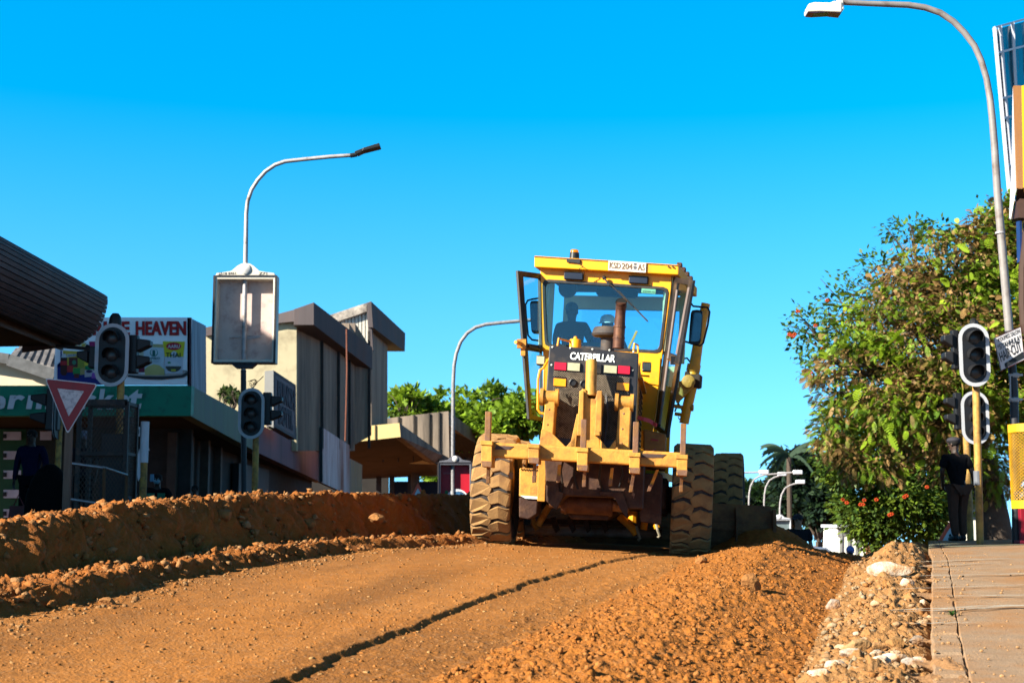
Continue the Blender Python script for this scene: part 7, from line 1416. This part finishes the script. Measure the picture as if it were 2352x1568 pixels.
# African tulip tree: broad dark foliage behind
Y = 41; A_ = [clump(*a) for a in ((1860, 760, 62, Y), (1900, 830, 70, Y), (1960, 700, 85, Y+1), (2020, 640, 70, Y), (2080, 528, 42, Y, 1.5, 1.0, .7), (2150, 535, 40, Y, 1.3, 1.0, .7), (1930, 1060, 60, Y-2), (2000, 1000, 110, Y), (2060, 1130, 110, Y-1), (1990, 1160, 80, Y-1), (2150, 1090, 110, Y), (2130, 1190, 70, Y-1), (2230, 1000, 130, Y+2), (2100, 850, 150, Y+3), (2200, 700, 150, Y+3), (2010, 1230, 45, Y-1), (2330, 600, 140, Y+3), (2340, 900, 160, Y+3), (2450, 760, 180, Y+3))]
b = W(2205, 1240, 42); rt = root('tulip_tree', 'dark green tree with scattered orange flowers behind the feathery tree on the right', 'tree', (b.x, 42, -2.0)); limbs(rt, (b.x, 42, -2.0), A_[:13], .34, 3)
GR_ = [(.055, .12, .02), (.045, .10, .02), (.075, .15, .02), (.10, .18, .025), (.05, .11, .03)]
crown(rt, [c for c in A_ if c[0][2] < 2.6], 30000, .145, [(a*2.7, b*2.1, c*1.3) for a, b, c in GR_], 12, 'leaf', .1, .7, patch=.5, name='lower_crown')
crown(rt, A_, 36000, .15, [(a*1.9, b*1.9, c*1.6) for a, b, c in GR_], 11, 'leaf', .15, .8, patch=.5)
fl = mat('flower_orange', (.95, .10, .01), .5, var=.15, transl=.3)
def flower(px, py, r, Y, par, m=fl):
    mb = MB(); c = W(px, py, Y); k = r/3267*Y
    for i in range(6): a = i*1.05+random.random()*.4; t = V((math.cos(a), -.4, math.sin(a)*.8))*k; mb.ball(c+t*.6, (k*.42, k*.4, k*.36), 7, 5)
    mb.build('flower', m, par)
for px, py in ((1833, 715), (1873, 748), (1900, 690), (1813, 768), (1822, 772), (1817, 770), (1862, 855), (1890, 800), (1936, 1147), (1945, 1154), (1985, 1148), (1976, 1158), (1982, 1158), (2013, 1147), (2077, 1141), (2082, 1138), (2043, 1182), (2048, 1180), (2042, 1000), (2129, 1118), (1945, 740), (1825, 768)): flower(px, py, 5.5, 38.3 if py > 900 else 40.2, rt)
# flamboyant with feathery leaves and brown dried parts, in front
Y = 34; B_ = [clump(*a) for a in ((2335, 505, 70, Y), (2275, 535, 65, Y, 1.2), (2215, 580, 60, Y, 1.2), (2330, 560, 95, Y), (2250, 600, 95, Y), (2180, 660, 100, Y), (2100, 640, 80, Y), (2040, 720, 95, Y-.5), (1960, 790, 85, Y-.5), (1925, 850, 70, Y-1), (2000, 880, 110, Y-1), (2100, 800, 120, Y-1), (2200, 780, 130, Y-1.5), (2300, 720, 130, Y), (1925, 940, 55, Y-1), (2050, 930, 90, Y-1.5), (2150, 920, 120, Y-1.5), (2260, 920, 130, Y-1), (2330, 880, 120, Y), (2170, 1030, 85, Y-1), (2280, 1060, 100, Y), (2400, 640, 150, Y), (2400, 850, 150, Y), (2150, 560, 55, Y, 1.6, 1, .5), (1895, 870, 30, Y-1, 1.4, .6, .6), (1905, 1000, 50, Y-1), (1945, 1050, 60, Y-1), (2020, 1050, 70, Y-1))]
b = W(2300, 1240, 34.5); rt = root('flamboyant_tree', 'large feathery leaved tree with brown dried patches filling the right side', 'tree', (b.x, 34.5, -1.2)); limbs(rt, (b.x, 34.5, -1.2), B_[:18], .40, 5)
PALF = [(.56, .33, .12), (.62, .36, .13), (.50, .34, .11), (.42, .30, .08), (.36, .38, .06), (.26, .40, .04), (.20, .38, .03), (.36, .56, .03), (.18, .34, .03), (.40, .58, .03), (.30, .48, .03)]
crown(rt, B_, 42000, .155, PALF, 21, 'frond', .20, .75, patch=.85)
crown(rt, B_, 15000, .085, [(.58, .34, .15), (.44, .25, .10), (.66, .42, .18)], 22, 'leaf', .5, .5, name='dried_pods')
crown(rt, [c for c in B_ if c[0][2] < W(0, 780, 34).z+9], 1500, .30, [(.40, .62, .03), (.50, .72, .04)], 23, 'frond', .15, 1., name='bright_fronds')
b = W(2300, 1240, 37)
# bright trees behind the canopies
def tree(px, py, w_, Y, label, pal, n, size, seed, nm='leafy_tree', grp=None, rows_=3, zb_=None, flatf=1.):
    r = random.Random(seed); cl = []
    for i in range(12):
        a = r.uniform(-1, 1); b_ = r.uniform(-.9, .8); 
        if a*a+b_*b_ > 1.05: continue
        cl.append(clump(px+a*w_*.75, py-b_*w_*.5*flatf, w_*r.uniform(.28, .42), Y+r.uniform(-1.5, 1.5)))
    cl.append(clump(px, py, w_*.5, Y)); zb_ = lz(Y) if zb_ is None else zb_; b = V((W(px, py, Y).x, Y, zb_)); rt = root(nm, label, 'tree', b, group=grp); limbs(rt, b, cl, .02*w_/3267*Y*4+.1, seed); crown(rt, cl, n, size, pal, seed, 'leaf', .1, .8, patch=.6); return rt
PG = [(.18, .30, .03), (.26, .44, .03), (.38, .60, .03), (.46, .68, .05)]
tree(955, 950, 90, 74, 'bright green tree rising above the concrete canopies, left of the second lamp', PG, 9000, .34, 31, grp='trees behind the canopies')
tree(1080, 950, 95, 76, 'bright green tree just right of the second street lamp pole', PG, 11000, .34, 32, grp='trees behind the canopies')
tree(1180, 965, 100, 73, 'bright green tree directly behind the grader cab door', PG, 11000, .34, 33, grp='trees behind the canopies')
tree(1050, 1080, 110, 82, 'lower green tree filling the gap under the canopies', PG, 8000, .36, 34, grp='trees behind the canopies')
tree(525, 912, 26, 50, 'small shrub peeping over the fascia left of the signal', [(.10, .17, .04)], 700, .2, 35, 'roof_shrub', zb_=1.5)
# dark trees far down the hill
PD = [(.018, .045, .03), (.03, .07, .03), (.045, .095, .03), (.025, .055, .035)]
tree(1770, 1150, 90, 130, 'green tree behind the far lamps beside the grader wheel', [(.04, .10, .03), (.06, .14, .03), (.03, .07, .03)], 12000, .5, 41, grp='dark trees down the hill')
tree(1822, 1108, 112, 120, 'tallest dark tree with spiky top behind the far lamps', PD, 16000, .5, 42, grp='dark trees down the hill')
tree(1878, 1165, 95, 118, 'lower dark tree right of the man in the road', PD, 14000, .5, 43, grp='dark trees down the hill')
tree(1832, 1086, 72, 121, 'dark feathery tree top behind the palm', PD, 9000, .42, 46, grp='dark trees down the hill')
tree(1892, 1160, 60, 122, 'dark leaning tree left of the white kiosk', PD, 9000, .45, 45, grp='dark trees down the hill')
tree(1690, 1180, 70, 128, 'dark bush seen between wheel and far lamp', PD, 6000, .5, 44, grp='dark trees down the hill')
rt = root('palm_tree', 'dark palm with drooping fronds topping the far trees', 'tree', W(1815, 1290, 116)); mb = MB(); mb.tube([W(1815, 1290, 116), W(1813, 1130, 116), W(1812, 1050, 116)], .2, 8); mb.build('trunk', BARK, rt)
for k in range(26):
    c = W(1812, 1046, 116); a = k*.42; d = V((math.cos(a), .5*math.sin(a*1.7), .55+.5*math.sin(a*2.3))); mb = MB(); prev = c
    L_ = random.uniform(1.8, 3.4); pts = [c+d*L_*t-V((0, 0, 1))*L_*t*t*.75 for t in [i/7 for i in range(8)]]
    for p_, q_ in zip(pts[:-1], pts[1:]):
        e = (q_-p_); s_ = V((0, 0, -1)); mb.add([p_, q_, q_+s_*.20+e*.5, p_+s_*.22+e*.5], [(0, 1, 2, 3)]); mb.add([p_, q_, q_-s_*.10+e*.5, p_-s_*.12+e*.5], [(0, 1, 2, 3)])
    mb.build('frond', mat('palm_green', (.03, .075, .035), .7, var=.3), rt)
# far hills of woodland closing the horizon
